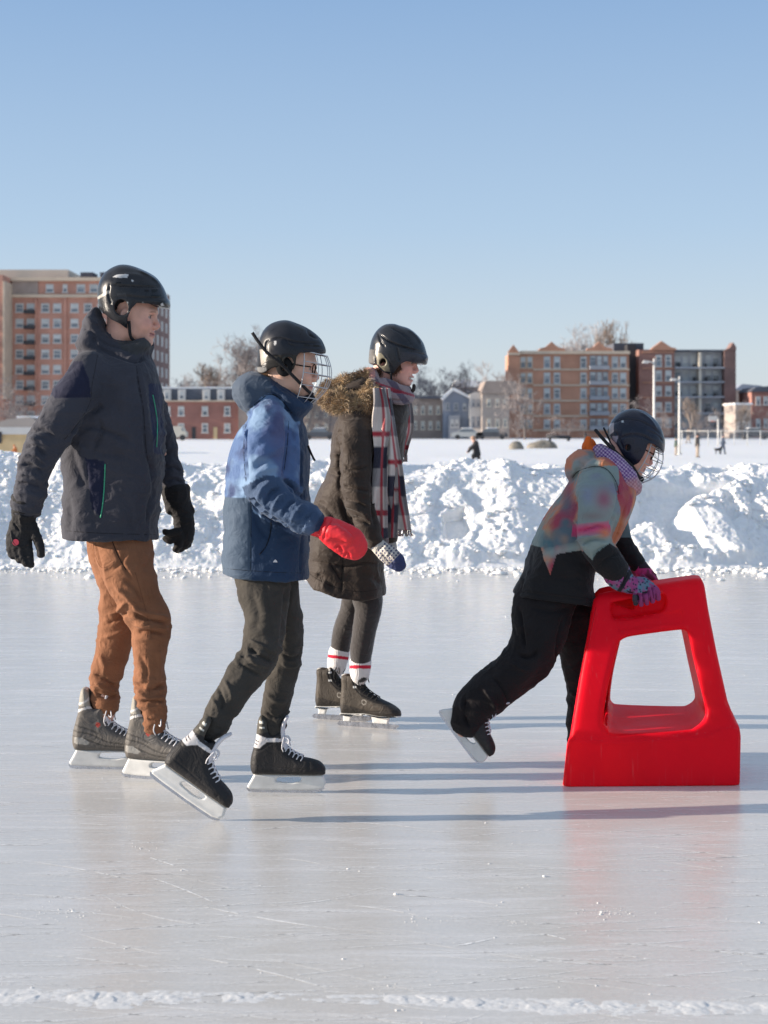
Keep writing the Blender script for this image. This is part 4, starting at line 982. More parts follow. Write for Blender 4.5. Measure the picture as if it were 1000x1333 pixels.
def cage(person, helmet, hd, prof, W=.085, x0=30, mat=None, hoops=6, amax=78, cols=(-52, -26, 0, 26, 52)):
    """wire mask; prof: side profile of its front (x, z mm) from forehead to chin"""
    pf = smooth_line(prof, 6); m = MB(); n = len(pf)
    def S(a, b):
        i = min(int(b*(n-1)), n-2); t = b*(n-1)-i; x, z = pf[i]*(1-t)+pf[i+1]*t; a = math.radians(a)
        ww = W*(1-.30*max(0, b-.55)/.45); return hd.p(x0+(x-x0)*math.cos(a)**.8 if abs(a) < 1.57 else x0, z+8*(1-math.cos(a))*(1-b), ww*math.sin(a))
    for j in range(hoops):
        b = j/(hoops-1); m.tube([S(a, b) for a in np.linspace(-amax, amax, 21)], .0017 if 0 < j < hoops-1 else .0022, 5)
    for a in cols: m.tube([S(a, b) for b in np.linspace(0, 1, 16)], .0015, 5)
    for a in (-amax, amax): m.tube([S(a, b) for b in np.linspace(0, 1, 16)], .0022, 5)
    return m.build('face_cage', mat or M_wire, helmet, True)
def ear_pads(parent, f, hd, y, box, ru=30, hole=9):
    for s_ in (-1, 1):
        V = Vol(f, *box, .003); V.fig = hd
        V.ball(-4, -6, s_*y, ru, ru*1.15, .013, k=.003); V.ball(-4, -8, s_*y, hole, hole*1.3, .05, neg=True, k=.004)
        P, Q = V.mesh(1); mk('ear_pad', P, Q, M_pad, parent)
def hair(parent, hd, mat, spots, n=900, L=(.02, .045), seed=1):
    """loose strands; spots: (u, v, w, spread mm) roots in the head's frame, direction du, dv"""
    rg = np.random.RandomState(seed); m = MB()
    for (u, v, w, sp_, du, dv) in spots:
        for _ in range(n):
            a = np.array((u+rg.normal(0, sp_), v+rg.normal(0, sp_*.7))); l = rg.uniform(*L)*1000; ang = rg.normal(0, .22)
            d = np.array((du*math.cos(ang)-dv*math.sin(ang), du*math.sin(ang)+dv*math.cos(ang))); b = a+d*l*.5; c = a+d*l+rg.normal(0, 3, 2); ww = w+rg.normal(0, .003)
            q = [Vector(hd.p(*a, ww)), Vector(hd.p(*b, ww*1.03)), Vector(hd.p(*c, ww*1.0))]; t = Vector((.0006, 0, .0004))
            m.add([q[0]-t, q[0]+t, q[1]+t, q[1]-t, q[2]], [(0, 1, 2, 3), (3, 2, 4)])
    return m.build('hair', mat, parent, True)
# ================================================================ first skater: the man in the charcoal jacket
def build_man():
    f = Fig(5.70)
    r = empty('person', (f.p(180, 800)[0], 5.7, 0), 'man in charcoal jacket, rust brown trousers and black helmet skating at the left', 'person')
    hd = Loc(f.p(171, 411, 0), -6, -6, 1.0)
    # body: one mesh under the clothes, fine grid over the head
    V = Vol(f, 0, 260, 372, 1000, -.34, .34, .009)
    zh = f.p(0, 468, 0)[2]; V.zs = np.concatenate([np.arange(V.zs[0], zh, .009), np.arange(zh, f.p(0, 350, 0)[2], .0028)])
    xa, xb = f.p(140, 0)[0], f.p(214, 0)[0]; V.xs = np.concatenate([np.arange(V.xs[0], xa, .009), np.arange(xa, xb, .0028), np.arange(xb, V.xs[-1], .009)])
    V.ys = np.concatenate([np.arange(5.70-.36, 5.70-.1, .009), np.arange(5.70-.1, 5.70+.1, .0035), np.arange(5.70+.1, 5.70+.36, .009)])
    V.d = np.full((len(V.xs), len(V.ys), len(V.zs)), .3, dtype=np.float32)
    V.tube([(150, 482, 0, 26, 1.5), (148, 530, 0, 34, 1.3), (150, 620, 0, 32, 1.2), (155, 690, 0, 28, 1.2)], smooth=3, k=.03)
    V.tube([(118, 488, -.15, 13), (62, 576, -.25, 13), (38, 640, -.25, 10), (34, 676, -.25, 9), (30, 700, -.25, 9)]); V.tube([(180, 488, .14, 13), (214, 590, .22, 12), (228, 640, .238, 9), (238, 686, .236, 7)])
    V.tube([(160, 712, -.07, 22), (195, 812, -.09, 17), (195, 875, -.085, 11), (198, 925, -.085, 8), (194, 955, -.085, 8)]); V.tube([(155, 712, .07, 22), (153, 812, .095, 17), (138, 885, .095, 12), (136, 930, .09, 13), (128, 955, .09, 13)])
    V.tube([(52, 706, -.25, 3.4), (53, 722, -.25, 3)]); 
    for i in range(4): V.tube([(16+7*i, 704, -.25, 3), (18+7*i, 726+2*i, -.25, 2.4)]); V.tube([(239, 690, .245-.006*i, 3), (240, 702, .245-.006*i, 2)])
    head_sdf(V, hd)
    P, Q = V.mesh(1); mk('body', P, Q, M_skin, r, col=face_tint(P, hd, (.74, .42, .32)))
    # jacket
    V = Vol(f, 8, 252, 392, 704, -.34, .34, .0055)
    V.inflate([(128, 452), (108, 462), (95, 490), (88, 540), (84, 600), (85, 640), (84, 700), (84, 790), (150, 800), (206, 790), (205, 700), (208, 655), (212, 600), (213, 560), (209, 515), (203, 482), (194, 464), (165, 452)],
              0, .205, .13, blur=.03, expn=2.5, wfun=lambda X, Z: np.interp(Z, [.85, 1.1, 1.35, 1.5, 1.6], [.86, .90, 1.0, .93, .6]))
    V.cut((0, 697.5), (260, 702.5))
    V.tube([(116, 478, -.165, 23), (100, 508, -.205, 27), (80, 545, -.235, 26), (62, 575, -.25, 25.5), (49, 602, -.258, 22), (40, 632, -.262, 20.5), (36.5, 657, -.26, 19.5)], k=.03, smooth=4)
    V.tube([(176, 482, .16, 22), (196, 530, .20, 22), (212, 580, .225, 18), (223, 618, .235, 16.5), (227.5, 642, .24, 15)], k=.03, smooth=4)
    V.inflate([(133, 413), (127, 399), (118, 404), (108, 424), (100, 450), (112, 466), (140, 474), (170, 478), (192, 466), (200, 452), (199, 442), (188, 436), (176, 442), (160, 441), (146, 433)], 0, .105, .05, k=.02, blur=.012)
    V.tube([(150, 462, 0, 26, 1.15), (145, 430, 0, 25, 1.1), (150, 395, 0, 22, 1)], neg=True, k=.01) if False else None
    hx = hd.p(-30, -60, 0); V.pad = .05
    f0 = V.fig; V.fig = hd; V.tube([(-32, -88, 0, 56), (-10, 0, 0, 80), (0, 60, 0, 90)], neg=True, k=.012); V.ball(48, -62, 0, 56, 56, .062, k=.012, neg=True); V.fig = f0
    V.cut((60, 657), (60, 640)) if False else None
    P, Q = V.mesh(1); u, v = f.uv(P); y = P[:, 1]-f.D
    arm = (np.clip((105-u)/12, 0, 1)*(y < -.12)); P = folds(P, Q, .006, (8, 8, 13), 3, sharp=1.3); n_ = None
    P = folds(P, Q, .006, (10, 10, 26), 8, mask=np.clip((70-u)/10, 0, 1)*np.clip((v-560)/25, 0, 1)+np.clip((u-208)/6, 0, 1), sharp=1.2)
    S = [([(177, 470), (181, 500), (187, 535), (190, 581), (193, 600)], 2.2, -3), ([(190, 590), (198, 612), (200, 640), (194, 660), (191, 697)], 2.4, -4), ([(183, 480), (190, 530), (195, 575)], 4, 2),
         ([(118, 590), (132, 562), (128, 545)], 3, -4), ([(88, 575), (110, 548), (128, 532), (134, 526)], 3.5, -6), ([(96, 566), (118, 556), (150, 566), (176, 578)], 3.5, -3.5), ([(100, 575), (130, 590), (168, 592)], 4, -2.5), ([(92, 585), (100, 610), (112, 640)], 5, -3),
         ([(137, 600), (135, 640), (131, 676)], 2, -2), ([(111, 598), (116, 640), (124, 690)], 2, -1.5), ([(126, 452), (150, 462), (176, 470), (192, 464)], 2.6, -4), ([(124, 430), (136, 446), (156, 452), (172, 458)], 3, -4), ([(130, 418), (146, 438), (170, 444), (188, 442)], 2.4, -2.5),
         ([(150, 452), (166, 446), (174, 456), (164, 464)], 2.2, -2.5), ([(182, 470), (195, 458)], 2.5, -3), ([(108, 474), (112, 494), (118, 517)], 1.6, -1.2), ([(70, 517), (118, 517.5)], 1.5, -1.2),
         ([(60, 480), (84, 484), (104, 472)], 3, -1.5), ([(38, 562), (56, 560), (74, 572)], 2.4, -4), ([(36, 570), (50, 572), (66, 584)], 2.4, 3.5), ([(32, 580), (48, 582), (62, 596)], 2.4, -4), ([(28, 594), (46, 592), (62, 606)], 2.2, 3), ([(26, 604), (42, 606), (58, 616)], 2.2, -4),
         ([(22, 618), (40, 618), (56, 628)], 2.4, 3), ([(20, 628), (38, 630), (56, 636)], 2, -3.5), ([(18, 642), (36, 642), (54, 648)], 2.4, 2), ([(214, 612), (226, 608), (236, 614)], 2, -3), ([(214, 628), (228, 624), (240, 630)], 2, -3),
         ([(150, 640), (170, 660), (172, 690)], 6, -1.8), ([(140, 500), (150, 530), (168, 550)], 8, -1.5), ([(88, 640), (92, 670), (90, 695)], 4, -2), ([(86, 692), (140, 696), (200, 694)], 1.2, -1), ([(104, 425), (120, 432), (124, 450)], 3, -4), ([(110, 412), (128, 424)], 2.4, 3)]
    P = strokes(f, P, Q, S)
    c = np.tile(np.array((.046, .047, .060)), (len(P), 1)); near = y < 0
    c[near & inpoly(u, v, [(111, 597), (137, 600), (133, 674), (119, 662)])] = (.014, .017, .040)
    c[near & inpoly(u, v, [(107, 470), (117, 494), (119, 517), (70, 517.5), (60, 505), (84, 480), (97, 470)])] = (.015, .017, .038)
    c[near & inpoly(u, v, [(193, 500), (210, 500), (214, 560), (212, 592), (200, 590)])] = (.016, .022, .055)
    c[near & inpoly(u, v, [(150, 436), (176, 444), (200, 440), (200, 455), (178, 462), (158, 452)])] = (.05, .052, .055)
    jk = mk('jacket', P, Q, M_shell, r, col=c)
    seam('zip', jk, f, [(199, 514), (203, 535), (205, 555), (204, 582)], .9, M_zip_g, lift=.002); seam('zip', jk, f, [(137, 604), (136, 630), (134, 655), (131, 674)], .9, M_zip_g, lift=.002)
    seam('hem_stitch', jk, f, [(87, 691), (120, 693.5), (160, 695), (202, 696)], .28, M_pad, lift=0); seam('shoulder_seam', jk, f, [(127, 462), (124, 480), (120, 500), (119, 517)], .28, M_pad, lift=0); seam('arm_seam', jk, f, [(119, 519), (112, 535), (98, 556), (84, 572)], .3, M_pad, lift=0); seam('placket_edge', jk, f, [(177, 472), (181, 500), (187, 535), (190, 581), (193, 600)], .3, M_pad, lift=0)
    seam('zip_pull', jk, f, [(131, 672), (130.5, 682)], 1.2, M_pad, lift=.004)
    # trousers
    V = Vol(f, 95, 240, 670, 960, -.24, .24, .005)
    V.tube([(160, 690, -.05, 36, .8), (161, 718, -.07, 38, .82), (170, 750, -.085, 33.5), (184, 785, -.09, 29), (197, 810, -.09, 27), (196, 838, -.09, 23.5), (194.5, 872, -.09, 21), (195, 903, -.09, 20), (201, 920, -.09, 17.5), (201, 940, -.09, 15), (200, 950, -.09, 13.5)], smooth=4)
    V.tube([(152, 695, .06, 40, .8), (152, 722, .08, 36), (156, 762, .09, 27), (154, 800, .095, 25.5), (149, 835, .095, 22.5), (141, 868, .095, 21), (136, 888, .095, 18.5), (138, 912, .095, 18), (137, 924, .095, 16), (134, 940, .095, 13.5)], smooth=4, k=.02)
    V.cut((100, 928), (180, 928)) if False else None
    P, Q = V.mesh(1); u, v = f.uv(P)
    P = folds(P, Q, .0045, (8, 8, 14), 13, sharp=1.3); P = folds(P, Q, .007, (9, 9, 30), 17, mask=np.clip((v-872)/18, 0, 1)+.8*np.exp(-((v-812)/16)**2), sharp=1.2)
    S = [([(170, 790), (190, 798), (224, 806)], 2.6, 4), ([(172, 798), (192, 806), (222, 812)], 2.4, -5), ([(172, 812), (192, 816), (216, 818)], 2.4, 3.5), ([(176, 824), (194, 822), (218, 826)], 2.4, -4), ([(174, 832), (200, 832)], 2.4, 2.5), ([(148, 762), (166, 778), (180, 794)], 3, 3.5), ([(160, 752), (178, 768), (188, 786)], 3, -3),
         ([(134, 745), (152, 738), (166, 716)], 3, -3), ([(124, 704), (128, 724), (134, 742)], 1.4, -2.5), ([(146, 704), (154, 724), (164, 742), (176, 760)], 1.6, -2.5), ([(200, 706), (196, 730), (186, 742)], 3, -2), ([(140, 800), (152, 796), (166, 782)], 2.6, 4), ([(138, 812), (154, 806), (166, 796)], 2.6, -4), ([(134, 830), (150, 826), (166, 816)], 2.4, 3),
         ([(120, 878), (138, 884), (152, 896)], 2.2, -4), ([(122, 888), (138, 896), (156, 902)], 2.4, 4.5), ([(122, 902), (140, 908), (156, 904)], 2.2, -5), ([(176, 890), (196, 898), (216, 890)], 2.2, -4), ([(176, 898), (194, 908), (218, 908)], 2.4, 4.5), ([(184, 914), (200, 912), (218, 914)], 1.8, -4), ([(180, 850), (190, 870), (188, 890)], 3, -2), ([(206, 840), (208, 870), (206, 890)], 3, 2),
         ([(128, 850), (136, 866), (134, 880)], 3, 2)]
    P = strokes(f, P, Q, S); tr = mk('trousers', P, Q, M_rust, r)
    seam('side_seam', tr, f, [(176, 745), (186, 780), (193, 812), (190, 840), (191, 875), (195, 905)], .25, M_ruststitch, lift=0); seam('back_pocket', tr, f, [(121, 704), (124, 722), (131, 738), (140, 738)], .3, M_ruststitch, lift=0)
    seam('pocket_seam', tr, f, [(146, 704), (154, 724), (164, 742)], .45, M_pad); 
    # helmet
    V = Vol(f, 120, 225, 338, 445, -.125, .125, .003)
    full = [(131, 410), (128, 390), (129, 372), (136, 357), (148, 348), (161, 344.5), (178, 348), (200, 358.5), (211, 371), (217, 385), (218.5, 400), (205, 420), (180, 440), (150, 434)]
    V.inflate(full, 0, .112, .10, blur=.02, expn=2.1); V.d = np.maximum(V.d, -(V.d+.010))
    low = [(100, 330), (240, 330), (240, 399.5), (217, 400.5), (198, 398), (184, 397.5), (177, 405), (172, 417), (170, 430), (162, 424), (150, 418), (139, 409), (131, 402), (100, 400)]
    W2 = Vol(f, 120, 225, 338, 445, -.125, .125, .003); W2.inflate(low, 0, .3, .004, smooth=0, k=0); V.d = np.maximum(V.d, W2.d)
    V.ball(157, 400, -.12, 9.5, 10.5, .05, neg=True, k=.004); V.ball(157, 400, .12, 9.5, 10.5, .05, neg=True, k=.004)
    V.inflate([(196, 390), (206, 389.5), (219, 391), (221, 399), (217, 401.5), (196, 398.5)], 0, .07, .02, k=.01)
    P, Q = V.mesh(1); u, v = f.uv(P)
    P = strokes(f, P, Q, [([(143, 370), (160, 372), (185, 372.5), (212, 374)], 1.2, -2.2), ([(143, 370), (141, 385), (146, 398)], 1.2, -2), ([(176, 350), (200, 363), (212, 376)], 2, 1.6), ([(150, 388), (165, 386), (190, 388), (216, 388)], 1.2, -1.5), ([(146, 362), (165, 358), (190, 360)], 3, 1.2), ([(160, 412), (172, 400), (176, 390)], 1.2, -1.5)])
    n2 = normals(P, Q); c = np.tile(np.array((.020, .021, .025)), (len(P), 1)); nr = P[:, 1] < f.D-.02
    c[nr & inpoly(u, v, [(146, 361), (154, 357.5), (168, 357.5), (166, 361.5), (155, 362)])] = (.50, .50, .50)
    c[nr & (np.hypot(u-172.5, v-365.5) < 1.6)] = (.5, .5, .5); c[nr & inpoly(u, v, [(197, 377), (206, 376), (205, 380), (198, 381)])] = (.004, .004, .004); c[nr & inpoly(u, v, [(209, 396), (212, 394), (214, 398), (210, 398.6)])] = (.6, .6, .6)
    c[nr & inpoly(u, v, [(152, 382), (164, 381), (166, 387), (153, 388)])] = (.035, .036, .04)
    for vp in ([(183, 354), (193, 358), (192, 360), (182, 356)], [(198, 362), (206, 367), (205, 369), (197, 364)], [(188, 377), (194, 377), (194, 380), (188, 380)], [(150, 368), (158, 366.5), (158, 368.5), (150, 370)], [(196, 384), (210, 384), (210, 386), (196, 386)]): c[inpoly(u, v, vp)] = (.003, .003, .003)  # vent slots: darkness of the openings painted black on the closed shell
    for ru_, rv_ in ((146, 392), (166, 394), (186, 394)): c[nr & (np.hypot(u-ru_, v-rv_) < 1.1)] = (.25, .25, .25)
    c[(u < 142) & (v > 372) & (v < 396) & (np.abs(v-384+ (u-134)*.6) < 2)] = (.4, .38, .34)
    he = mk('helmet', P, Q, M_helm, r, col=c)
    V = Vol(f, 124, 220, 342, 445, -.115, .115, .004); V.inflate([(134, 408), (132, 380), (148, 354), (170, 350), (204, 366), (212, 392), (204, 396), (184, 395), (172, 412), (168, 424), (150, 416)], 0, .098, .09, blur=.02)
    f0 = V.fig; V.fig = hd; V.ball(0, 20, 0, 101, 105, .078, neg=True, k=.003); V.fig = f0; V.ball(157, 400, -.11, 8, 9, .05, neg=True, k=.003); V.ball(157, 400, .11, 8, 9, .05, neg=True, k=.003)
    P, Q = V.mesh(1); mk('padding', P, Q, M_pad, he)
    m = MB(); a = f.p(168, 418, -.082); b = f.p(171, 440, -.068); c_ = f.p(184, 447, 0); m.tube(smooth_line([a, b, c_, f.p(171, 440, .068), f.p(168, 418, .082)], 5), .006, 6); m.build('chin_strap', M_strap, he, True)
    m = MB(); m.tube(smooth_line([f.p(152, 408, -.09), f.p(160, 417, -.085), f.p(168, 420, -.083)], 4), .005, 6); m.build('ear_strap', M_strap, he, True)
    # gloves
    V = Vol(f, 2, 62, 645, 745, -.34, -.16, .0026); w = -.255
    V.tube([(35, 650, w, 20), (33, 664, w, 17.5), (31, 676, w, 15.5, .7), (28, 690, w, 17, .55), (25, 702, w, 17, .5), (26, 712, w, 16, .42)], smooth=4)
    for a in (((13, 704, w+.01, 5), (13.5, 717, w, 4.8), (16.5, 725, w-.01, 4)), ((20, 706, w, 5.4), (21, 721, w-.008, 5), (24.5, 729.5, w-.015, 4.2)), ((28, 708, w-.004, 5.6), (29.5, 724, w-.012, 5.2), (33.5, 734, w-.022, 4.4)), ((36, 708, w-.004, 5.8), (38.5, 724, w-.01, 5.4), (40, 735, w-.02, 4.6)), ((41, 684, w, 7), (47, 698, w-.01, 6.8), (52, 710, w-.012, 6.2), (53.5, 722, w-.015, 4.8))): V.tube(a, k=.006, smooth=3)
    P, Q = V.mesh(1); P = folds(P, Q, .0025, (22, 22, 40), 5); P = strokes(f, P, Q, [([(16, 669), (34, 671), (50, 670)], 1.4, -3), ([(14, 690), (18, 706), (28, 712), (38, 706)], 1, 1.8), ([(17, 680), (26, 692)], 1.2, -2), ([(26, 672), (28, 684)], 1.8, 2), ([(17, 654), (35, 655), (53, 654)], 1.4, 1.6), ([(18, 661), (35, 663), (50, 661)], 1.4, -1.6)])
    gl = mk('glove', P, Q, M_glove, r)
    q = near_surface(gl, f, [(20.5, 706)], .002)[0]; m = MB(); rr = 4/f.s; m.tube([q+Vector((0, -.001, 0)), q+Vector((0, .004, 0))], rr, 16); m.build('badge', M_red_dot, gl)
    seam('strap', gl, f, [(27, 671), (29, 684)], 1.3, M_white_trim, lift=.001)
    V = Vol(f, 206, 258, 632, 724, .14, .32, .003); w = .235
    V.tube([(229, 640, w, 19), (232, 655, w, 16.5), (237, 668, w, 14), (240, 684, w, 13.5, .9), (240, 698, w, 12.5, .8)], smooth=4)
    V.tube([(246, 659, w, 4), (250, 664, w, 4)]); V.tube([(220, 662, w, 4), (219, 666, w-.02, 3)])
    for a in (((236, 700, w-.02, 6), (232, 710, w-.02, 5.5), (228, 715, w-.02, 3.6)), ((243, 702, w, 6), (239, 712, w, 5.5), (231, 716, w+.01, 4)), ((246, 694, w+.03, 6), (244, 708, w+.03, 5.5), (236, 714, w+.03, 4)), ((232, 692, w-.03, 6), (220, 694, w-.045, 5), (215, 692, w-.05, 3.8)), ((234, 696, w-.02, 6), (222, 703, w-.03, 5.2), (215, 701, w-.03, 4))): V.tube(a, k=.006, smooth=3)
    P, Q = V.mesh(1); P = folds(P, Q, .0025, (22, 22, 40), 6); mk('glove', P, Q, M_glove, r)
    # socks not seen; skates
    skate(r, f, '', 163.5, 1012, H*F/(1012-CY)-f.D, 0, .285, 'grey', yaw=-16)
    skate(r, f, '', 94.5, 1000.5, H*F/(1000.5-CY)-f.D, 0, .285, 'grey', yaw=-4)
M_hair_b = fabric('light_brown_hair', (.22, .12, .06), .6, bump=0, crease=0)
M_shell = fabric('softshell', (1, 1, 1), .8, bump=.2, scale=420, var=.10, sheen=.1, tint=True)
M_ruststitch = fabric('rust_stitching', (.13, .05, .025), .9)
M_rust = fabric('rust_cotton', (.235, .105, .055), .88, bump=.4, scale=350, var=.14)
M_glove = fabric('black_glove', (.022, .021, .022), .75, bump=.3)
M_helm = plastic('helmet_shell', (.62, .62, .66), .24, coat=.05, spec=.3, var=.2, scale=30, bump=.04, rvar=.15)
def tint_input(m):
    nt = m.node_tree; va = N(nt, 'ShaderNodeVertexColor', layer_name='tint')
    mx = [n for n in nt.nodes if n.type == 'MIX'][0]; nt.links.new(va.outputs[0], mx.inputs[6])
tint_input(M_helm)
build_man()
# ================================================================ second skater: blue tie-dye jacket, face cage, red mitten
M_cloud = fabric('printed_shell', (1, 1, 1), .72, bump=.15, scale=420, var=.08, sheen=.1, tint=True)
M_olive = fabric('charcoal_trousers', (.052, .047, .041), .9, bump=.45, scale=320, var=.16)
M_mitten = plastic('red_mitten_shell', (.70, .018, .03), .5, bump=.1, scale=60, var=.08)
def grid_head(V, f, hd, lo, hi, res=.0028, big=.009, top=None):
    """a finer grid round the head, coarser elsewhere"""
    def ax(A, a, b): return np.concatenate([np.arange(A[0], a, big), np.arange(a, b, res), np.arange(b, max(A[-1], b)+big, big)])
    V.xs = ax(V.xs, hd.o[0]-.125, hd.o[0]+.13); V.ys = ax(V.ys, hd.o[1]-.105, hd.o[1]+.105); V.zs = ax(V.zs, hd.o[2]-.16, hd.o[2]+.14)
    V.d = np.full((len(V.xs), len(V.ys), len(V.zs)), .3, dtype=np.float32)
def build_boy():
    f = Fig(5.35)
    r = empty('person', (f.p(345, 900)[0], 5.3, 0), 'youth in cloudy blue jacket, face cage and red mitten, pushing off with the rear skate', 'person')
    hd = Loc(f.p(376, 477, -.02), -7, -3, .97)
    V = Vol(f, 205, 470, 425, 1040, -.36, .28, .009); grid_head(V, f, hd, 0, 0)
    V.tube([(350, 552, -.02, 24, 1.5), (348, 610, -.02, 34, 1.25), (346, 700, -.02, 34, 1.15), (350, 750, -.03, 26, 1.1)], smooth=3, k=.03)
    V.tube([(352, 560, -.14, 13), (344, 625, -.21, 12), (398, 676, -.27, 10), (440, 695, -.27, 9)]); V.tube([(368, 560, .12, 13), (378, 640, .18, 12), (392, 700, .18, 9), (394, 715, .17, 8)])
    V.tube([(345, 755, -.10, 22), (341, 845, -.15, 17), (286, 925, -.26, 8), (266, 962, -.28, 8)]); V.tube([(352, 755, .04, 22), (375, 838, .07, 15), (358, 935, .08, 8), (354, 972, .08, 8)])
    for i in range(4): V.tube([(440, 692+4*i, -.27, 4), (458, 702+4*i, -.27, 3)])
    V.tube([(428, 685, -.28, 4), (440, 682, -.29, 3)])
    head_sdf(V, hd)
    P, Q = V.mesh(1); mk('body', P, Q, M_skin, r, col=face_tint(P, hd, (.72, .45, .34)))
    # jacket
    V = Vol(f, 285, 420, 475, 756, -.36, .28, .0055)
    V.inflate([(322, 545), (311, 560), (301, 590), (295, 630), (292.5, 670), (291, 745), (291, 830), (350, 840), (404, 830), (402, 752), (402, 700), (403, 650), (402, 590), (399, 560), (390, 545), (355, 535)], -.02, .19, .12, blur=.028, expn=2.5,
              wfun=lambda X, Z: np.interp(Z, [.75, 1.0, 1.2, 1.28, 1.36], [.88, .90, 1.0, .95, .62]))
    V.cut((280, 746), (420, 753.5))
    V.tube([(352, 548, -.13, 25), (345, 572, -.18, 26.5), (343, 600, -.20, 25), (345, 632, -.22, 23.5), (361, 653, -.24, 22.5), (384, 668, -.26, 21), (403, 678.5, -.27, 19)], k=.03, smooth=4)
    V.tube([(362, 548, .12, 24), (374, 590, .16, 22), (378, 640, .18, 19), (388, 680, .17, 15), (392, 700, .17, 13)], k=.03, smooth=4)
    V.inflate([(327, 484), (312, 491), (303.5, 507), (306, 522), (317, 538), (345, 550), (372, 552), (392, 546), (407, 531), (404, 521), (388, 509), (372, 500), (356, 490), (341, 485)], -.02, .10, .05, k=.02, blur=.012)
    f0 = V.fig; V.fig = hd; V.pad = .05; V.tube([(-32, -95, 0, 52), (-12, -20, 0, 74), (0, 60, 0, 90)], neg=True, k=.012); V.ball(52, -70, 0, 54, 52, .058, k=.012, neg=True); V.fig = f0
    P, Q = V.mesh(1); u, v = f.uv(P); y = P[:, 1]-f.D
    P = folds(P, Q, .0055, (8, 8, 12), 23, sharp=1.3)
    fore = np.clip((v-628)/12, 0, 1)*inpoly(u, v, [(315, 620), (375, 622), (425, 655), (400, 705), (330, 668)])*(y < -.12)
    P = folds(P, Q, .0075, (18, 8, 18), 28, mask=fore, sharp=1.2)
    S = [([(320, 536), (340, 520), (352, 513), (366, 520), (380, 538), (386, 548)], 1.8, -4), ([(304, 512), (318, 538)], 2, -2), ([(322, 540), (318, 570), (319, 600), (322, 636)], 2.6, -6), ([(372, 540), (375, 570), (372, 600), (369, 620)], 2.6, -5), ([(369, 620), (380, 636), (396, 650)], 2.6, -6),
         ([(324, 640), (334, 658), (356, 676), (380, 690)], 2.4, -6), ([(326, 645), (327, 690), (326, 745)], 1.2, -2.2), ([(353, 676), (352, 695), (346, 712), (338, 722)], 1.4, -2.5), ([(328, 660), (340, 690), (348, 700)], 4, -3), ([(292, 644), (319, 645)], 1.2, -1.5),
         ([(390, 548), (393, 580), (393, 620), (392, 645)], 1.6, -3), ([(395, 690), (392, 720), (391, 748)], 1.6, -3.5), ([(328, 640), (336, 628), (346, 622)], 3, -4), ([(334, 652), (344, 634), (356, 626)], 3, 4), ([(342, 662), (352, 644), (366, 634)], 2.6, -5), ([(354, 668), (362, 650), (374, 642)], 2.6, 4.5), ([(366, 676), (374, 658), (386, 650)], 2.4, -4.5),
         ([(378, 682), (386, 666), (396, 656)], 2.4, 4), ([(392, 692), (398, 676), (408, 664)], 2, -3.5), ([(330, 610), (344, 600), (362, 594)], 4, -4), ([(328, 622), (346, 612), (364, 608)], 4, 4), ([(326, 585), (340, 578), (352, 566)], 4, -2.5), ([(330, 540), (336, 528), (346, 522)], 2, 2), ([(294, 742), (340, 746.5), (400, 748)], 1, -1),
         ([(360, 494), (376, 506), (392, 518), (402, 528)], 2.4, -3), ([(350, 500), (368, 514), (388, 530)], 3, 3), ([(342, 508), (362, 520), (384, 540)], 2.6, -3)]
    P = strokes(f, P, Q, S)
    # cloudy print
    n1 = fbm(P*np.array((1, 1, 1.2)), 9, 4, 41); n2 = fbm(P, 14, 4, 55); n3 = fbm(P*np.array((1, 1, .6)), 8, 4, 77)
    a = np.array((.070, .125, .26)); b = np.array((.17, .265, .41)); d_ = np.array((.03, .05, .125)); pk = np.array((.10, .10, .20))
    t = np.clip(n1*3.6+.45, 0, 1)[:, None]; c = a*(1-t)+b*t; t = np.clip(n2*3-.25, 0, 1)[:, None]; c = c*(1-t)+d_*t; t = (np.clip(n3*3-.55, 0, 1)*.6)[:, None]; c = c*(1-t)+pk*t
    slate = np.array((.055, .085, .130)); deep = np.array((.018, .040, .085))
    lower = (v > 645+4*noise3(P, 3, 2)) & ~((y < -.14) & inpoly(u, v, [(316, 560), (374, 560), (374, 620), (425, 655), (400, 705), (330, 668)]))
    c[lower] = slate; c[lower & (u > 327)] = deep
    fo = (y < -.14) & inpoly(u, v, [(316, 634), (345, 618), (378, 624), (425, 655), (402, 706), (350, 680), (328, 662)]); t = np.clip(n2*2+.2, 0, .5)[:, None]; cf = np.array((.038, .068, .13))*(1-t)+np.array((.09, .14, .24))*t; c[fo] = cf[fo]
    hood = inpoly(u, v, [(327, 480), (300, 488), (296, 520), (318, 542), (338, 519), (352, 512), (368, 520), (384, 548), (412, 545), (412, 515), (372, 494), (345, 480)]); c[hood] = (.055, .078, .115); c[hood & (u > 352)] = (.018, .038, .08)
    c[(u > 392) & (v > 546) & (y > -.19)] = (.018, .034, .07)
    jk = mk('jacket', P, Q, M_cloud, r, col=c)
    seam('pocket_zip', jk, f, [(353, 679), (352.5, 692), (347, 710), (338, 722)], .6, M_pad, lift=.001)
    seam('hem_stitch', jk, f, [(292, 740), (320, 742.5), (360, 745), (399, 746)], .28, M_pad, lift=0); seam('side_seam', jk, f, [(326.5, 646), (327, 690), (326, 742)], .3, M_pad, lift=0); seam('yoke_seam', jk, f, [(292.5, 644), (319, 645)], .3, M_pad, lift=0); seam('arm_seam', jk, f, [(322, 545), (318, 570), (318, 600), (321, 632)], .35, M_pad, lift=0); seam('front_seam', jk, f, [(376, 548), (374, 580), (370, 612)], .35, M_pad, lift=0)
    seam('collar_cord', jk, f, [(320, 536), (340, 520), (352, 513), (366, 520), (380, 538)], .55, M_pad, lift=.0)
    q = near_surface(jk, f, [(355.5, 732), (361.5, 732), (358.5, 728.2), (356.8, 729.6), (360.2, 729.6)], .0016)
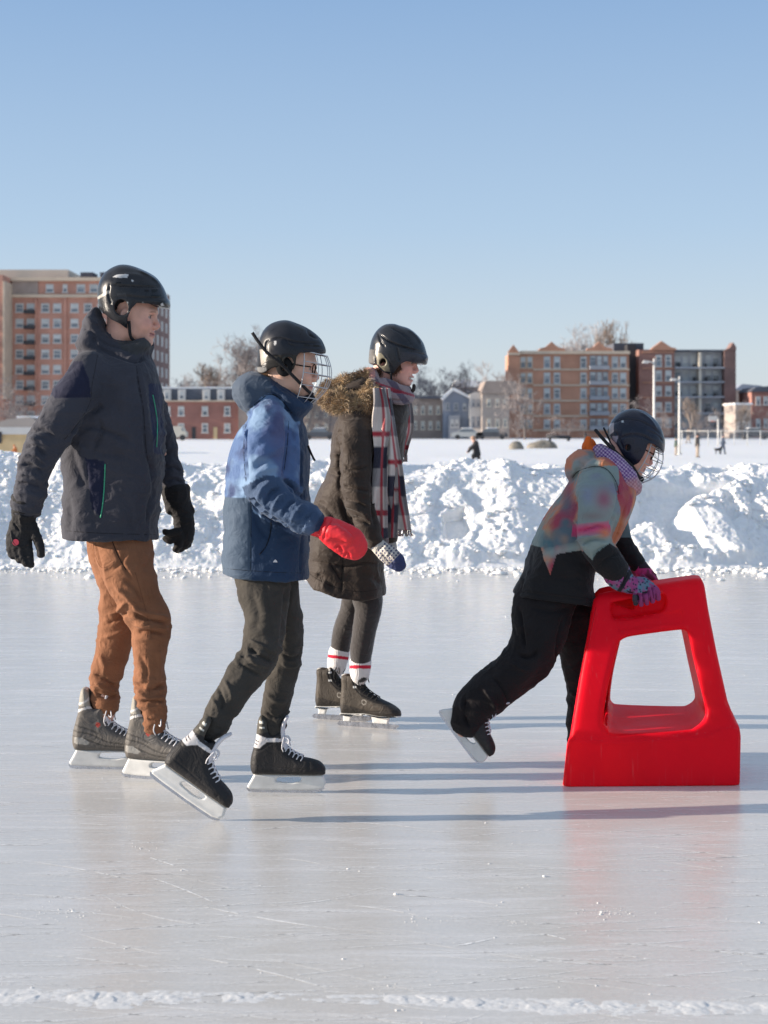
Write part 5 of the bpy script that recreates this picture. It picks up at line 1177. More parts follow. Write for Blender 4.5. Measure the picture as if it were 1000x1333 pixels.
    m = MB(); m.add([q[0], q[1], q[4], q[2], q[3]], [(0, 1, 2, 3, 4)]); m.build('emblem', M_clear, jk)
    m = MB(); m.tube(smooth_line([f.p(401, 580, -.08), f.p(405, 590, -.08), f.p(410, 600, -.08)], 4), .004, 5); m.build('zip_pull', M_pad, jk, True)
    # trousers
    V = Vol(f, 250, 405, 725, 985, -.36, .2, .005)
    V.tube([(342, 742, -.08, 37, .8), (343, 765, -.10, 35, .85), (346, 800, -.12, 29), (343, 838, -.15, 26.5), (327, 868, -.19, 24.5), (304, 900, -.23, 22), (288, 926, -.26, 20), (278, 944, -.275, 17.5), (272, 952, -.28, 14)], smooth=4)
    V.tube([(354, 742, .03, 33, .8), (364, 780, .05, 27), (371, 815, .065, 24), (375, 842, .07, 20.5), (369, 875, .075, 19.5), (361, 908, .08, 19), (357.5, 935, .08, 17.5), (356.5, 955, .08, 16), (355, 968, .08, 14)], smooth=4, k=.02)
    P, Q = V.mesh(1); u, v = f.uv(P); P = folds(P, Q, .0045, (9, 9, 14), 33, sharp=1.3); P = folds(P, Q, .0065, (16, 10, 22), 37, mask=np.exp(-((v-850)/26)**2)+.8*np.clip((v-905)/20, 0, 1), sharp=1.2)
    S = [([(322, 832), (342, 842), (362, 850)], 2.4, 4), ([(322, 842), (340, 854), (356, 862)], 2.4, -5), ([(318, 852), (334, 864), (350, 868)], 2.2, 4), ([(310, 862), (328, 874), (340, 880)], 2.2, -4), ([(292, 884), (300, 900), (302, 914)], 2.4, 3.5), ([(284, 892), (290, 912), (288, 926)], 2.4, -4), ([(276, 908), (284, 924), (284, 938)], 2, 3),
         ([(345, 752), (350, 790), (356, 830)], 2, -1.5), ([(372, 762), (370, 800), (366, 840)], 3, -3), ([(366, 852), (380, 858), (394, 852)], 2.2, -4), ([(366, 862), (378, 868), (390, 864)], 2.2, 3.5), ([(346, 900), (358, 912), (374, 914)], 2.4, 3), ([(344, 926), (358, 934), (372, 930)], 2.2, -3.5), ([(326, 770), (336, 800), (330, 822)], 5, -2.5)]
    P = strokes(f, P, Q, S); mk('trousers', P, Q, M_olive, r)
    # mitten on the near hand, dark glove cuff on the far one hidden by the jacket
    V = Vol(f, 395, 485, 655, 735, -.36, -.18, .003); w = -.275
    V.tube([(408, 682, w, 15.5, .8), (417, 686, w, 14, .75), (425, 689, w, 16, .7), (440, 697, w, 20.5, .6), (455, 706, w, 20.5, .55), (461, 711, w, 17.5, .55)], smooth=4); V.tube([(428, 690, w-.03, 9), (442, 694, w-.04, 8), (452, 700, w-.045, 6.5)], k=.02, smooth=3)
    P, Q = V.mesh(1); P = folds(P, Q, .003, (14, 14, 14), 61); P = strokes(f, P, Q, [([(424, 672), (417, 684), (412, 698)], 1.8, -4), ([(432, 674), (424, 690), (421, 706)], 1.4, -2), ([(436, 714), (442, 712), (446, 720)], 1.6, -3), ([(448, 726), (452, 720), (456, 728)], 1.6, -2.5), ([(414, 668), (408, 682), (404, 696)], 2, 2)])
    mi_ = mk('mitten', P, Q, M_mitten, r); seam('strap', mi_, f, [(410, 672), (418, 668), (426, 672)], 1.0, M_pad)
    # helmet
    V = Vol(f, 325, 432, 410, 495, -.145, .105, .003)
    full = [(340, 492), (335, 480), (336, 458), (338.5, 441), (345, 428), (356, 420), (372, 416.8), (387, 421), (402, 428), (416, 439), (422, 448.5), (424, 460), (415, 480), (390, 495), (360, 498)]
    V.inflate(full, -.02, .110, .10, blur=.02, expn=2.1); V.d = np.maximum(V.d, -(V.d+.010))
    W2 = Vol(f, 325, 432, 410, 495, -.145, .105, .003); W2.inflate([(300, 400), (450, 400), (450, 459.5), (424, 460), (404, 460.5), (392, 461.5), (388.5, 466), (387, 476), (384, 482), (375, 485), (366, 479), (358, 480), (350, 484), (344, 486.5), (335, 485), (300, 485)], -.02, .3, .004, smooth=0, k=0); V.d = np.maximum(V.d, W2.d)
    for s_ in (-1, 1): V.ball(376, 471.5, -.02+s_*.10, 6, 6.5, .05, neg=True, k=.004)
    P, Q = V.mesh(1); u, v = f.uv(P)
    P = strokes(f, P, Q, [([(350, 443), (365, 440), (385, 445), (404, 446), (420, 447)], 1.3, -2.4), ([(350, 443), (346, 448), (347, 462)], 1.4, -2.2), ([(392, 450), (406, 451), (421, 452)], 1, -1.4), ([(392, 456), (406, 456.5), (422, 457)], 1, -1.4), ([(372, 441), (376, 448), (390, 451)], 1, -1.4), ([(400, 428), (404, 436), (416, 441)], 1.6, -1.8), ([(350, 466), (362, 464), (368, 474)], 1.4, -1.8), ([(366, 470), (370, 463), (380, 463), (385, 471)], 1.2, -1.5)])
    c = np.tile(np.array((.017, .019, .026)), (len(P), 1)); nr = P[:, 1] < f.D-.04
    c[nr & (v > 462) & (u > 346)] = (.022, .021, .02); c[inpoly(u, v, [(338, 455), (346, 455), (347, 470), (340, 476)])] = (.34, .31, .27); c[(v > 478) & (u < 347)] = (.20, .20, .20)
    for vp in ([(386, 424), (396, 429), (394, 431), (385, 426)], [(404, 434), (413, 440), (411, 442), (403, 436)], [(396, 448), (404, 448.5), (404, 450), (396, 449.5)], [(408, 449), (416, 449.6), (416, 451), (408, 450.5)]): c[inpoly(u, v, vp)] = (.003, .003, .003)  # vents are colour only: the dark inside of holes painted onto the shell
    c[nr & inpoly(u, v, [(357, 444), (360.5, 444), (359, 449), (357, 449)])] = (.5, .5, .5)
    he = mk('helmet', P, Q, M_helm2, r, col=c)
    V = Vol(f, 328, 425, 415, 495, -.135, .095, .004); V.inflate([(338, 482), (339, 450), (352, 426), (372, 422), (398, 430), (418, 448), (418, 458), (392, 460), (386, 476), (375, 482), (352, 481)], -.02, .098, .09, blur=.02)
    f0 = V.fig; V.fig = hd; V.ball(0, 20, 0, 99, 104, .077, neg=True, k=.003); V.fig = f0
    for s_ in (-1, 1): V.ball(376, 471.5, -.02+s_*.10, 2.6, 3, .05, neg=True, k=.003)
    P, Q = V.mesh(1); mk('padding', P, Q, M_pad, he)
    ear_pads(he, f, hd, .090, (335, 400, 450, 500, -.15, .11), 30, 9)
    hair(r, hd, M_hair_b, [(-70, -44, -.06, 9, -.2, -1), (-84, -46, -.02, 12, -.2, -1), (-84, -46, .02, 12, -.2, -1)], 220, (.012, .028), 5)
    cage(r, he, hd, [(134, 52), (150, 18), (157, -20), (148, -62), (118, -104), (88, -132)], W=.092, x0=28, mat=M_wire)
    m = MB(); V_ = [f.p(*a) for a in ((328.5, 433, -.13), (338, 447, -.135), (350, 461, -.135), (366, 474, -.132), (386, 494, -.115), (400, 508, -.075), (408, 514, -.02))]
    pts = smooth_line(V_, 5); m = MB()
    for i in range(len(pts)-1):
        a, b = Vector(pts[i]), Vector(pts[i+1]); t = (b-a).normalized(); n_ = Vector((-t.z, 0, t.x)).normalized()*.0055; o = Vector((0, .0025, 0))
        m.add([a-n_-o, a+n_-o, a+n_+o, a-n_+o, b-n_-o, b+n_-o, b+n_+o, b-n_+o], [(0, 1, 5, 4), (1, 2, 6, 5), (2, 3, 7, 6), (3, 0, 4, 7)]+([(3, 2, 1, 0)] if i == 0 else []))
    m.build('strap', M_strap, he, True)
    V = Vol(f, 390, 420, 500, 530, -.09, .05, .003); f0 = V.fig; V.fig = hd; V.ball(82, -104, 0, 26, 20, .036, k=.01); V.ball(70, -88, 0, 24, 22, .03, neg=True, k=.006); V.fig = f0; P, Q = V.mesh(1); mk('chin_cup', P, Q, M_pad, he)
    # glasses
    m = MB()
    for s_ in (-1, 1):
        m.tube(smooth_line([hd.p(0, 8, s_*.082), hd.p(50, 6, s_*.074), hd.p(84, 6, s_*.056)], 4), .0022, 5)
        m.tube([hd.p(98-6*abs(math.cos(t)*.5+.6), 0+17*math.sin(t), s_*(.032+.024*math.cos(t))) for t in np.linspace(0, 6.283, 19)], .002, 5)
    m.tube([hd.p(96, 4, -.009), hd.p(100, 6, 0), hd.p(96, 4, .009)], .002, 5); m.build('glasses', M_pad, r, True)
    skate(r, f, '', 197, 1012, -.32, -35, .252, 'black', yaw=-2)
    skate(r, f, '', 326, 1031, H*F/(1031-CY)-f.D, 0, .252, 'black', yaw=-3)
M_helm2 = plastic('matt_helmet_shell', (.62, .62, .66), .34, coat=.0, spec=.28, var=.2, scale=30, bump=.04, rvar=.2); tint_input(M_helm2)
build_boy()
# ================================================================ third skater: the woman in the brown parka
M_parka = fabric('brown_parka_shell', (.038, .027, .021), .62, bump=.12, scale=300, var=.12, sheen=.15)
M_furbase = fabric('fur_base', (.26, .17, .09), .95); M_scarf = fabric('scarf_wool', (1, 1, 1), .95, bump=.7, scale=220, var=.12, sheen=.3, tint=True)
M_tights = fabric('grey_tights', (.034, .029, .028), .75, bump=.15, var=.08, sheen=.4); M_sock = fabric('white_sock', (1, 1, 1), .9, bump=.5, scale=200, tint=True, sheen=.1)
M_mitt = fabric('knit_mitten', (1, 1, 1), .95, bump=.8, scale=160, tint=True); M_hair = fabric('brown_hair', (.10, .05, .03), .6, bump=.4, scale=120)
M_furs = fabric('fur_hair', (1, 1, 1), .8, bump=0, tint=True, sheen=.4)
def build_woman():
    f = Fig(6.60)
    r = empty('person', (f.p(468, 850)[0], 6.62, 0), 'smiling woman in dark brown parka with fur hood, plaid scarf and red striped socks', 'person')
    hd = Loc(f.p(514.5, 468, 0), -12, -10, .97)
    V = Vol(f, 395, 560, 420, 960, -.28, .36, .009); grid_head(V, f, hd, 0, 0)
    V.tube([(480, 545, 0, 22, 1.5), (468, 620, 0, 28, 1.2), (455, 700, 0, 26, 1.2), (464, 742, 0, 18, 1.2)], smooth=3, k=.03)
    V.tube([(500, 520, 0, 16, 1.1), (482, 545, 0, 20, 1.5)])
    V.tube([(466, 556, -.15, 12), (464, 640, -.20, 10), (486, 700, -.22, 7), (505, 722, -.22, 6)]); V.tube([(490, 556, .15, 12), (500, 640, .2, 9), (505, 700, .2, 7), (508, 712, .2, 6)])
    V.tube([(474, 744, -.06, 12), (479, 793, -.08, 9), (470.5, 845, -.03, 8), (468, 885, 0, 7), (463, 905, .01, 7)]); V.tube([(464, 744, .06, 12), (456, 797, .13, 8), (443, 845, .185, 7), (436, 880, .178, 6), (432, 893, .175, 6)])
    for i in range(4): V.tube([(504, 716+2*i, -.22, 2.6), (512, 726+2*i, -.22, 2)])
    V.tube([(500, 716, -.24, 3), (506, 722, -.25, 2.5)])
    head_sdf(V, hd, smile=True)
    P, Q = V.mesh(1); mk('body', P, Q, M_skin, r, col=face_tint(P, hd, (.80, .44, .36), smile=True))
    # parka
    V = Vol(f, 394, 540, 478, 790, -.30, .30, .0055)
    V.inflate([(452, 532), (438, 548), (433, 570), (431, 592), (426, 618), (414, 643), (406, 670), (402, 705), (400, 740), (400, 860), (505, 860), (502, 772), (500, 735), (503, 700), (514, 640), (524, 600), (529, 560), (533, 525), (515, 510), (485, 505)], 0, .185, .12, blur=.028, expn=2.4,
              wfun=lambda X, Z: np.interp(Z, [.6, .75, 1.0, 1.15, 1.28, 1.38], [1., 1.02, .90, .86, .92, .6]))
    f1 = f.p(399, 0)[0]
    hem = np.interp(V.xs, [f.p(a, 0)[0] for a in (399, 410, 440, 471, 501)], [f.p(0, a)[2] for a in (752, 762, 772, 777, 773)])
    V.d = np.maximum(V.d, (hem[:, None, None]-V.zs[None, None, :]).astype(np.float32))
    V.tube([(462, 548, -.13, 22), (463, 575, -.18, 22.5), (464, 606, -.20, 21), (465, 640, -.21, 20), (473, 668, -.22, 17), (481, 690, -.225, 14.5), (486, 702, -.225, 12.5)], k=.025, smooth=4)
    V.tube([(490, 548, .13, 21), (500, 600, .19, 18), (503, 650, .2, 15), (506, 700, .2, 12)], k=.03, smooth=4)
    V.inflate([(474, 484), (458, 490), (440, 503), (432, 522), (440, 536), (470, 540), (500, 535), (505, 515), (496, 495), (484, 482)], 0, .12, .06, k=.02, blur=.012)
    f0 = V.fig; V.fig = hd; V.pad = .05; V.tube([(-32, -80, 0, 60), (-12, -20, 0, 80), (0, 60, 0, 95)], neg=True, k=.012); V.fig = f0; V.ball(520, 505, 0, 24, 22, .075, neg=True, k=.015)
    P, Q = V.mesh(1); u, v = f.uv(P); y = P[:, 1]-f.D
    P = folds(P, Q, .005, (9, 9, 14), 43, sharp=1.2)
    # quilted sleeve
    n = normals(P, Q); arm = (y < -.10)*inpoly(u, v, [(440, 540), (486, 540), (487, 660), (496, 706), (478, 712), (452, 670), (441, 620)]); ph = (v+(u-462)*-.25)
    P = P+n*(arm*(.0055*np.abs(np.sin(ph*math.pi/27))**.6-.004))[:, None]
    S = [([(443, 552), (441, 590), (443, 640)], 2.4, -6), ([(486, 545), (487, 600), (486, 650), (488, 690)], 2.2, -5), ([(443, 648), (450, 672), (462, 692), (478, 708)], 2.4, -6), ([(428, 615), (445, 622)], 2, -3), ([(427, 612), (442, 606)], 1.6, 2), ([(400, 730), (430, 734), (448, 738), (476, 733), (500, 735)], 1.6, -3.5),
         ([(446, 700), (446, 735), (444, 772)], 1.4, -3), ([(430, 735), (440, 748), (444, 756)], 2, -3), ([(404, 690), (430, 700), (445, 712)], 4, -3), ([(412, 650), (430, 668), (444, 690)], 4, -3), ([(470, 745), (486, 752), (498, 760)], 4, -2.5), ([(410, 746), (424, 756), (434, 768)], 4, -2.5),
         ([(446, 650), (460, 652), (480, 662)], 2, -4), ([(448, 657), (462, 662), (480, 672)], 2, 3), ([(456, 674), (468, 676), (484, 684)], 2, -4), ([(436, 575), (440, 600), (436, 615)], 2.4, -3), ([(445, 606), (462, 612), (484, 606)], 2, -3.5), ([(444, 632), (462, 636), (484, 640)], 2, -3.5)]
    P = strokes(f, P, Q, S); pk = mk('parka', P, Q, M_parka, r)
    seam('side_seam', pk, f, [(446, 700), (446, 735), (444, 770)], .35, M_pad, lift=0); seam('pocket_seam', pk, f, [(430, 735), (438, 747), (444, 757)], .5, M_pad, lift=0); seam('hem_stitch', pk, f, [(402, 746), (415, 755), (441, 766), (471, 770), (499, 766)], .3, M_pad, lift=0)
    # fur trim: a padded roll carrying thousands of short hairs
    V = Vol(f, 410, 495, 472, 548, -.22, .22, .005)
    roll = [(480, 500, -.085, 9.5), (483, 515, -.12, 11), (470, 525, -.14, 13), (450, 525, -.13, 14), (434, 518, -.09, 13.5), (430, 512, 0, 13), (436, 508, .09, 12), (460, 506, .13, 11), (482, 500, .10, 9)]
    V.tube(roll, smooth=5, k=.02); V.tube([(478, 490, -.07, 6.5), (456, 496, -.06, 8.5), (438, 508, -.05, 8.5), (428, 518, -.03, 9)], smooth=4, k=.015); P, Q = V.mesh(1); P = folds(P, Q, .006, (20, 20, 20), 91); fb = mk('fur_trim', P, Q, M_furbase, pk)
    rg = np.random.RandomState(3); n = normals(P, Q); K = 15000; ii = rg.randint(0, len(P), K); b = P[ii]; nn = n[ii]
    clump = np.stack([noise3(b, 34, s) for s in (5, 6, 7)], 1)
    d = nn*.7+clump*1.1+rg.normal(0, .22, (K, 3))+np.array((-.25, 0, -.25)); d /= np.linalg.norm(d, axis=1)[:, None]
    L = rg.uniform(.014, .034, K)[:, None]; w = np.cross(d, rg.normal(0, 1, (K, 3))); w = w/np.linalg.norm(w, axis=1)[:, None]*.0009
    mid = b+d*L*.55; tip = b+d*L+np.array((0, 0, -.3))*L*.4
    Vt = np.stack([b-w, b+w, mid+w*.8, mid-w*.8, tip], 1).reshape(-1, 3); k0 = np.arange(K)*5
    Fq = [(a, a+1, a+2, a+3) for a in k0]+[(a+3, a+2, a+4) for a in k0]
    tone = np.clip(noise3(b, 30, 12)*.8+.45+rg.normal(0, .2, K), 0, 1)[:, None]; cc = np.array((.52, .38, .22))*tone+np.array((.12, .070, .038))*(1-tone); cc = np.repeat(cc, 5, 0); cc[4::5] = cc[4::5]*1.25+.03
    mk('fur_hairs', Vt, Fq, M_furs, fb, True, col=np.clip(cc, 0, 1))
    # tights, socks
    V = Vol(f, 420, 505, 755, 885, -.16, .32, .004)
    V.tube([(474, 750, -.07, 22, .9), (478, 775, -.075, 20.5), (479.5, 793, -.08, 17.5), (475, 818, -.06, 15.8), (471, 842, -.04, 15), (469.5, 862, -.02, 13.2), (469, 878, -.01, 11.5)], smooth=4); V.tube([(466, 750, .07, 20, .9), (461, 775, .10, 15.5), (456, 797, .13, 14.2), (447, 822, .17, 13.6), (443, 845, .185, 12.3), (440.5, 868, .19, 10.5)], smooth=4, k=.008)
    P, Q = V.mesh(1); P = folds(P, Q, .0012, (14, 14, 20), 3); mk('tights', P, Q, M_tights, r)
    for pts, vs in (([(469.6, 862, -.02, 14.2), (468.6, 876, -.008, 12.8), (467, 886, .004, 9), (464, 902, .012, 7.5)], lambda u, v: (v > 866) & (v < 870.5)), ([(441.4, 850, .185, 13.6), (438.8, 864, .182, 12.6), (436, 875, .178, 9), (432, 890, .174, 7.5)], lambda u, v: (v > 853.5+(u-440)*.13) & (v < 857.5+(u-440)*.13))):
        V = Vol(f, min(p[0] for p in pts)-16, max(p[0] for p in pts)+16, pts[0][1]-4, pts[-1][1]+14, pts[0][2]-.08, pts[-1][2]+.09, .0028); V.tube(pts, smooth=4); V.cut((400, pts[0][1]+(2 if pts[0][2] < 0 else 0)), (520, pts[0][1]+(2 if pts[0][2] < 0 else 8))) if False else None
        P, Q = V.mesh(0); u, v = f.uv(P); c = np.tile(np.array((.70, .68, .67)), (len(P), 1)); c[vs(u, v)] = (.55, .02, .05); P = P+normals(P, Q)*(.0006*np.sin(np.arctan2(P[:, 0]-P[:, 0].mean(), P[:, 1]-P[:, 1].mean())*34))[:, None]
        mk('sock', P, Q, M_sock, r, col=c)
    # scarf
    cream, navy, greyc, redc, dk = map(np.array, ((.68, .60, .54), (.035, .035, .055), (.27, .25, .25), (.42, .045, .06), (.075, .065, .075)))
    def plaid(V_, U_, off=0, sc_=1.):
        """V_: distance along the scarf in px, U_: across, 0..1"""
        t = (V_+off) % 104
        c = np.where((t < 30)[:, None], cream, np.where((t < 36)[:, None], redc, np.where((t < 52)[:, None], cream, np.where((t < 78)[:, None], navy, greyc))))
        e = (np.abs(U_-.62) < .09); c[e] = np.where((t[e] < 52)[:, None], redc*.9+.1*cream, redc*.8); e = U_ > .78; c[e] = c[e]*.45+navy*.3; return c
    def strip(name, path, wd, off, ru=.006, seed=0, parent=r, fr=True):
        """hanging strip; path rows: u, v, w, half-width px, twist degrees"""
        pt = smooth_line(path, 12); m_ = 13; V1 = []; cc = []; acc = 0; rg = np.random.RandomState(seed)
        for i, (a, b, w_, hw, tw) in enumerate(pt):
            if i: acc += math.hypot(a-pt[i-1][0], b-pt[i-1][1])
            t = math.radians(tw)
            for side in (0, 1):
                for j in range(m_):
                    x = (j/(m_-1)*2-1) if side == 0 else (1-j/(m_-1)*2); rip = .010*math.sin(x*4.2+acc*.045+seed)*(1-.3*abs(x)); th = ru*(1-abs(x)**6*.8)
                    p = f.p(a+x*hw*math.cos(t), b, w_+x*hw*math.sin(t)/f.s+rip+(-th if side == 0 else th)); V1.append(p); cc.append((acc, (x+1)/2))
        k = 2*m_; Fq = [(i*k+j, i*k+(j+1) % k, (i+1)*k+(j+1) % k, (i+1)*k+j) for i in range(len(pt)-1) for j in range(k)]
        Fq += [tuple(range(k-1, -1, -1)), tuple((len(pt)-1)*k+j for j in range(k))]
        cc = np.array(cc); V1 = np.array(V1); V1 += (fbm(V1, 18, 2, seed)*.004)[:, None]*np.array((0, 1, 0))
        o = mk(name, V1, Fq, M_scarf, parent, col=plaid(cc[:, 0], cc[:, 1], off))
        if fr:
            m = MB(); a, b, w_, hw, tw = pt[-1]; t = math.radians(tw)
            for j in range(22):
                x = j/21*2-1; q0 = f.p(a+x*hw*math.cos(t), b-1, w_+x*hw*math.sin(t)/f.s); m.tube(smooth_line([q0, q0+np.array((rg.normal(0, .003), rg.normal(0, .004), -.014)), q0+np.array((rg.normal(0, .007), rg.normal(0, .006), -.030))], 3), [.0022]*6+[.0014] , 4)
            m.build('fringe', M_fringe, o, True)
        return o
    V = Vol(f, 476, 545, 478, 536, -.16, .14, .004)
    V.tube([(484, 486, -.05, 8), (488, 502, -.09, 10.5), (500, 512, -.10, 10.5), (520, 518, -.075, 9.5), (531, 516, 0, 9), (518, 512, .085, 9), (496, 504, .10, 10), (484, 490, .05, 9), (480, 486, 0, 8), (484, 486, -.05, 8)], smooth=5)
    V.tube([(500, 500, -.085, 8), (515, 506, -.075, 8), (527, 509, -.03, 7), (529, 508, .02, 7)], smooth=4, k=.006)
    P, Q = V.mesh(1); u, v = f.uv(P); P = folds(P, Q, .004, (12, 12, 16), 5)
    P = strokes(f, P, Q, [([(486, 498), (500, 506), (528, 512)], 1.4, -3), ([(490, 510), (505, 520), (528, 522)], 1.4, -3)])
    t = u*.7-v*.5; c = np.where((np.sin(t*.42) > .1)[:, None], np.array((.11, .085, .12)), np.array((.30, .23, .24))); c[np.abs((v-502-(u-500)*.35)) < 1.3] = (.30, .04, .06); lf = u < 489; c[lf] = np.where((v[lf] < 492)[:, None], np.array((.48, .22, .20)), np.array((.36, .30, .32)))
    sc_o = mk('scarf', P, Q, M_scarf, r, col=c)
    strip('scarf_end', [(493, 505, -.20, 8, 20), (496, 525, -.205, 10, 15), (496.5, 551, -.215, 12.5, 6), (495.5, 589, -.22, 8.5, 10), (494.5, 615, -.22, 9.5, 5), (494, 645, -.215, 10.5, 0), (494, 675, -.21, 11, 0), (494.5, 701, -.205, 11, 3)], 0, 78, seed=1, parent=sc_o)
    strip('scarf_end', [(502, 505, -.15, 7, 30), (506, 540, -.17, 8, 25), (510, 575, -.18, 9, 15), (514, 612, -.18, 11, 5), (517, 645, -.175, 12, 0), (522, 670, -.17, 11, -5), (526, 690, -.165, 9.5, -8)], 0, 40, seed=2, parent=sc_o)
    strip('scarf_end', [(505, 560, -.16, 7, 30), (508, 600, -.175, 9, 10), (509, 650, -.175, 10, 0), (508, 700, -.17, 9, 0)], 0, 60, seed=4, parent=sc_o, fr=False)
    strip('scarf_end', [(528, 512, .03, 6, -20), (530, 535, .04, 8, -10), (530, 560, .04, 8.5, 0), (525, 580, .04, 8, 10), (524, 593, .04, 6, 10)], 0, 66, seed=3, parent=sc_o)
    # mittens
    V = Vol(f, 476, 530, 694, 750, -.31, -.14, .0028); w = -.225
    V.tube([(486, 701, w, 8.5), (490, 708, w, 9.5), (497, 715, w, 11), (506, 722, w, 12.5, .8), (514, 729, w, 12, .75), (519, 735, w, 9.5, .7)], smooth=4); V.tube([(502, 716, w-.03, 6), (510, 723, w-.04, 5.5), (515, 729, w-.042, 4.5)], k=.01, smooth=3)
    P, Q = V.mesh(1); u, v = f.uv(P); P = folds(P, Q, .0022, (26, 26, 26), 71); P = strokes(f, P, Q, [([(492, 716), (500, 708)], 1.2, -2.5), ([(504, 727), (508, 720), (507, 715)], 1.2, -2)])
    c = np.tile(np.array((.58, .55, .50)), (len(P), 1)); t = (u-486)*.72+(v-700)*.72; c[t > 40] = (.055, .07, .16); pat = (np.sin(u*1.1)*np.sin(v*1.0+1) > .25) & (t > 14) & (t <= 42); c[pat] = (.07, .075, .14); c[(t > 7) & (t < 10)] = (.09, .10, .13)
    mk('mitten', P, Q, M_mitt, r, col=c)
    V = Vol(f, 494, 522, 694, 730, .12, .28, .004); V.tube([(506, 700, .2, 8), (508, 712, .2, 9), (509, 721, .2, 6)], smooth=3); P, Q = V.mesh(1); mk('mitten', P, Q, M_mitt, r, col=np.tile(np.array((.40, .38, .35)), (len(P), 1)))
    # helmet
    V = Vol(f, 474, 562, 416, 496, -.125, .125, .003)
    full = [(483, 488), (480, 474), (481, 456), (484, 442), (490, 431), (500, 423), (512, 421.5), (521, 424), (533, 428), (543, 436), (551, 446), (555, 458), (556, 467), (550, 482), (530, 494), (500, 496)]
    V.inflate(full, 0, .110, .10, blur=.018, expn=2.1); V.d = np.maximum(V.d, -(V.d+.010))
    W2 = Vol(f, 474, 562, 416, 496, -.125, .125, .003); W2.inflate([(440, 400), (580, 400), (580, 474), (552, 474.2), (540, 473.5), (529, 471.8), (523, 474), (517, 480), (513, 486), (508, 488.5), (500, 485.5), (494, 481), (490, 476), (481, 473), (440, 473)], 0, .3, .004, smooth=0, k=0); V.d = np.maximum(V.d, W2.d)
    for s_ in (-1, 1): V.ball(498.5, 471.5, s_*.11, 4.2, 5.2, .05, neg=True, k=.004, ang=20)
    V.inflate([(530, 463), (545, 463), (556, 464), (556.5, 470), (553, 474.5), (530, 472.5)], 0, .07, .02, k=.01)
    P, Q = V.mesh(1); u, v = f.uv(P)
    P = strokes(f, P, Q, [([(492, 433), (503, 442), (515, 448), (530, 453), (548, 458)], 1.2, -2.6), ([(492, 433), (496, 445), (502, 452)], 1.2, -2), ([(508, 426), (520, 432), (532, 442), (538, 452)], 1.3, -1.8), ([(516, 450), (518, 462), (520, 472)], 1.2, -1.6), ([(528, 456), (545, 460), (554, 462)], 1, -1.4), ([(488, 464), (492, 476), (500, 484)], 1.2, -1.5), ([(500, 462), (507, 472), (510, 482)], 1.2, -1.6), ([(530, 428), (542, 438), (549, 449)], 1.6, 1.6)])
    c = np.tile(np.array((.022, .024, .030)), (len(P), 1)); c[inpoly(u, v, [(489, 460), (496, 459), (505, 470), (508, 484), (500, 483), (490, 474)]) & (P[:, 1] < f.D-.04)] = (.20, .18, .13); c[(u < 487) & (v > 455)] = (.13, .12, .11); c[(u > 522) & (v > 458)] = (.035, .035, .045); c[inpoly(u, v, [(489, 448), (494, 446), (495, 451), (490, 452)])] = (.5, .47, .4)
    he = mk('helmet', P, Q, M_helm, r, col=c)
    V = Vol(f, 478, 555, 420, 492, -.115, .115, .004); V.inflate([(485, 475), (484, 452), (492, 434), (506, 426), (530, 432), (546, 448), (549, 466), (526, 470), (514, 482), (500, 480)], 0, .098, .09, blur=.018)
    f0 = V.fig; V.fig = hd; V.ball(0, 20, 0, 99, 104, .077, neg=True, k=.003); V.fig = f0
    P, Q = V.mesh(1); mk('padding', P, Q, M_pad, he)
    ear_pads(he, f, hd, .090, (478, 530, 445, 505, -.13, .13), 26, 6)
    hair(r, hd, M_hair, [(18, -40, -.072, 6, -.1, -1), (-50, -58, -.062, 10, -.2, -1), (-50, -58, .062, 10, -.2, -1), (30, -20, -.07, 4, .2, -1)], 240, (.015, .04), 6)
    m = MB(); m.tube(smooth_line([f.p(509, 485, -.08), f.p(511, 498, -.072), f.p(522, 511, -.03), f.p(527, 513, 0), f.p(522, 511, .03), f.p(511, 498, .072), f.p(509, 485, .08)], 5), .0055, 6); m.build('chin_strap', M_strap, he, True)
    V = Vol(f, 524, 544, 496, 516, -.06, .06, .003); V.tube([(531, 513, -.03, 2.5), (538, 508, -.02, 2.5), (539, 502, 0, 2.4), (538, 508, .02, 2.5), (531, 513, .03, 2.5)], smooth=3); P, Q = V.mesh(0); mk('collar_tip', P, Q, M_parka, pk)
    skate(r, f, '', 443, 945, .035, 0, .262, 'soft', yaw=-20)
    skate(r, f, '', 410.5, 935.5, .19, 0, .262, 'soft', yaw=-16)
M_fringe = fabric('fringe_yarn', (.40, .32, .30), .95)
build_woman()
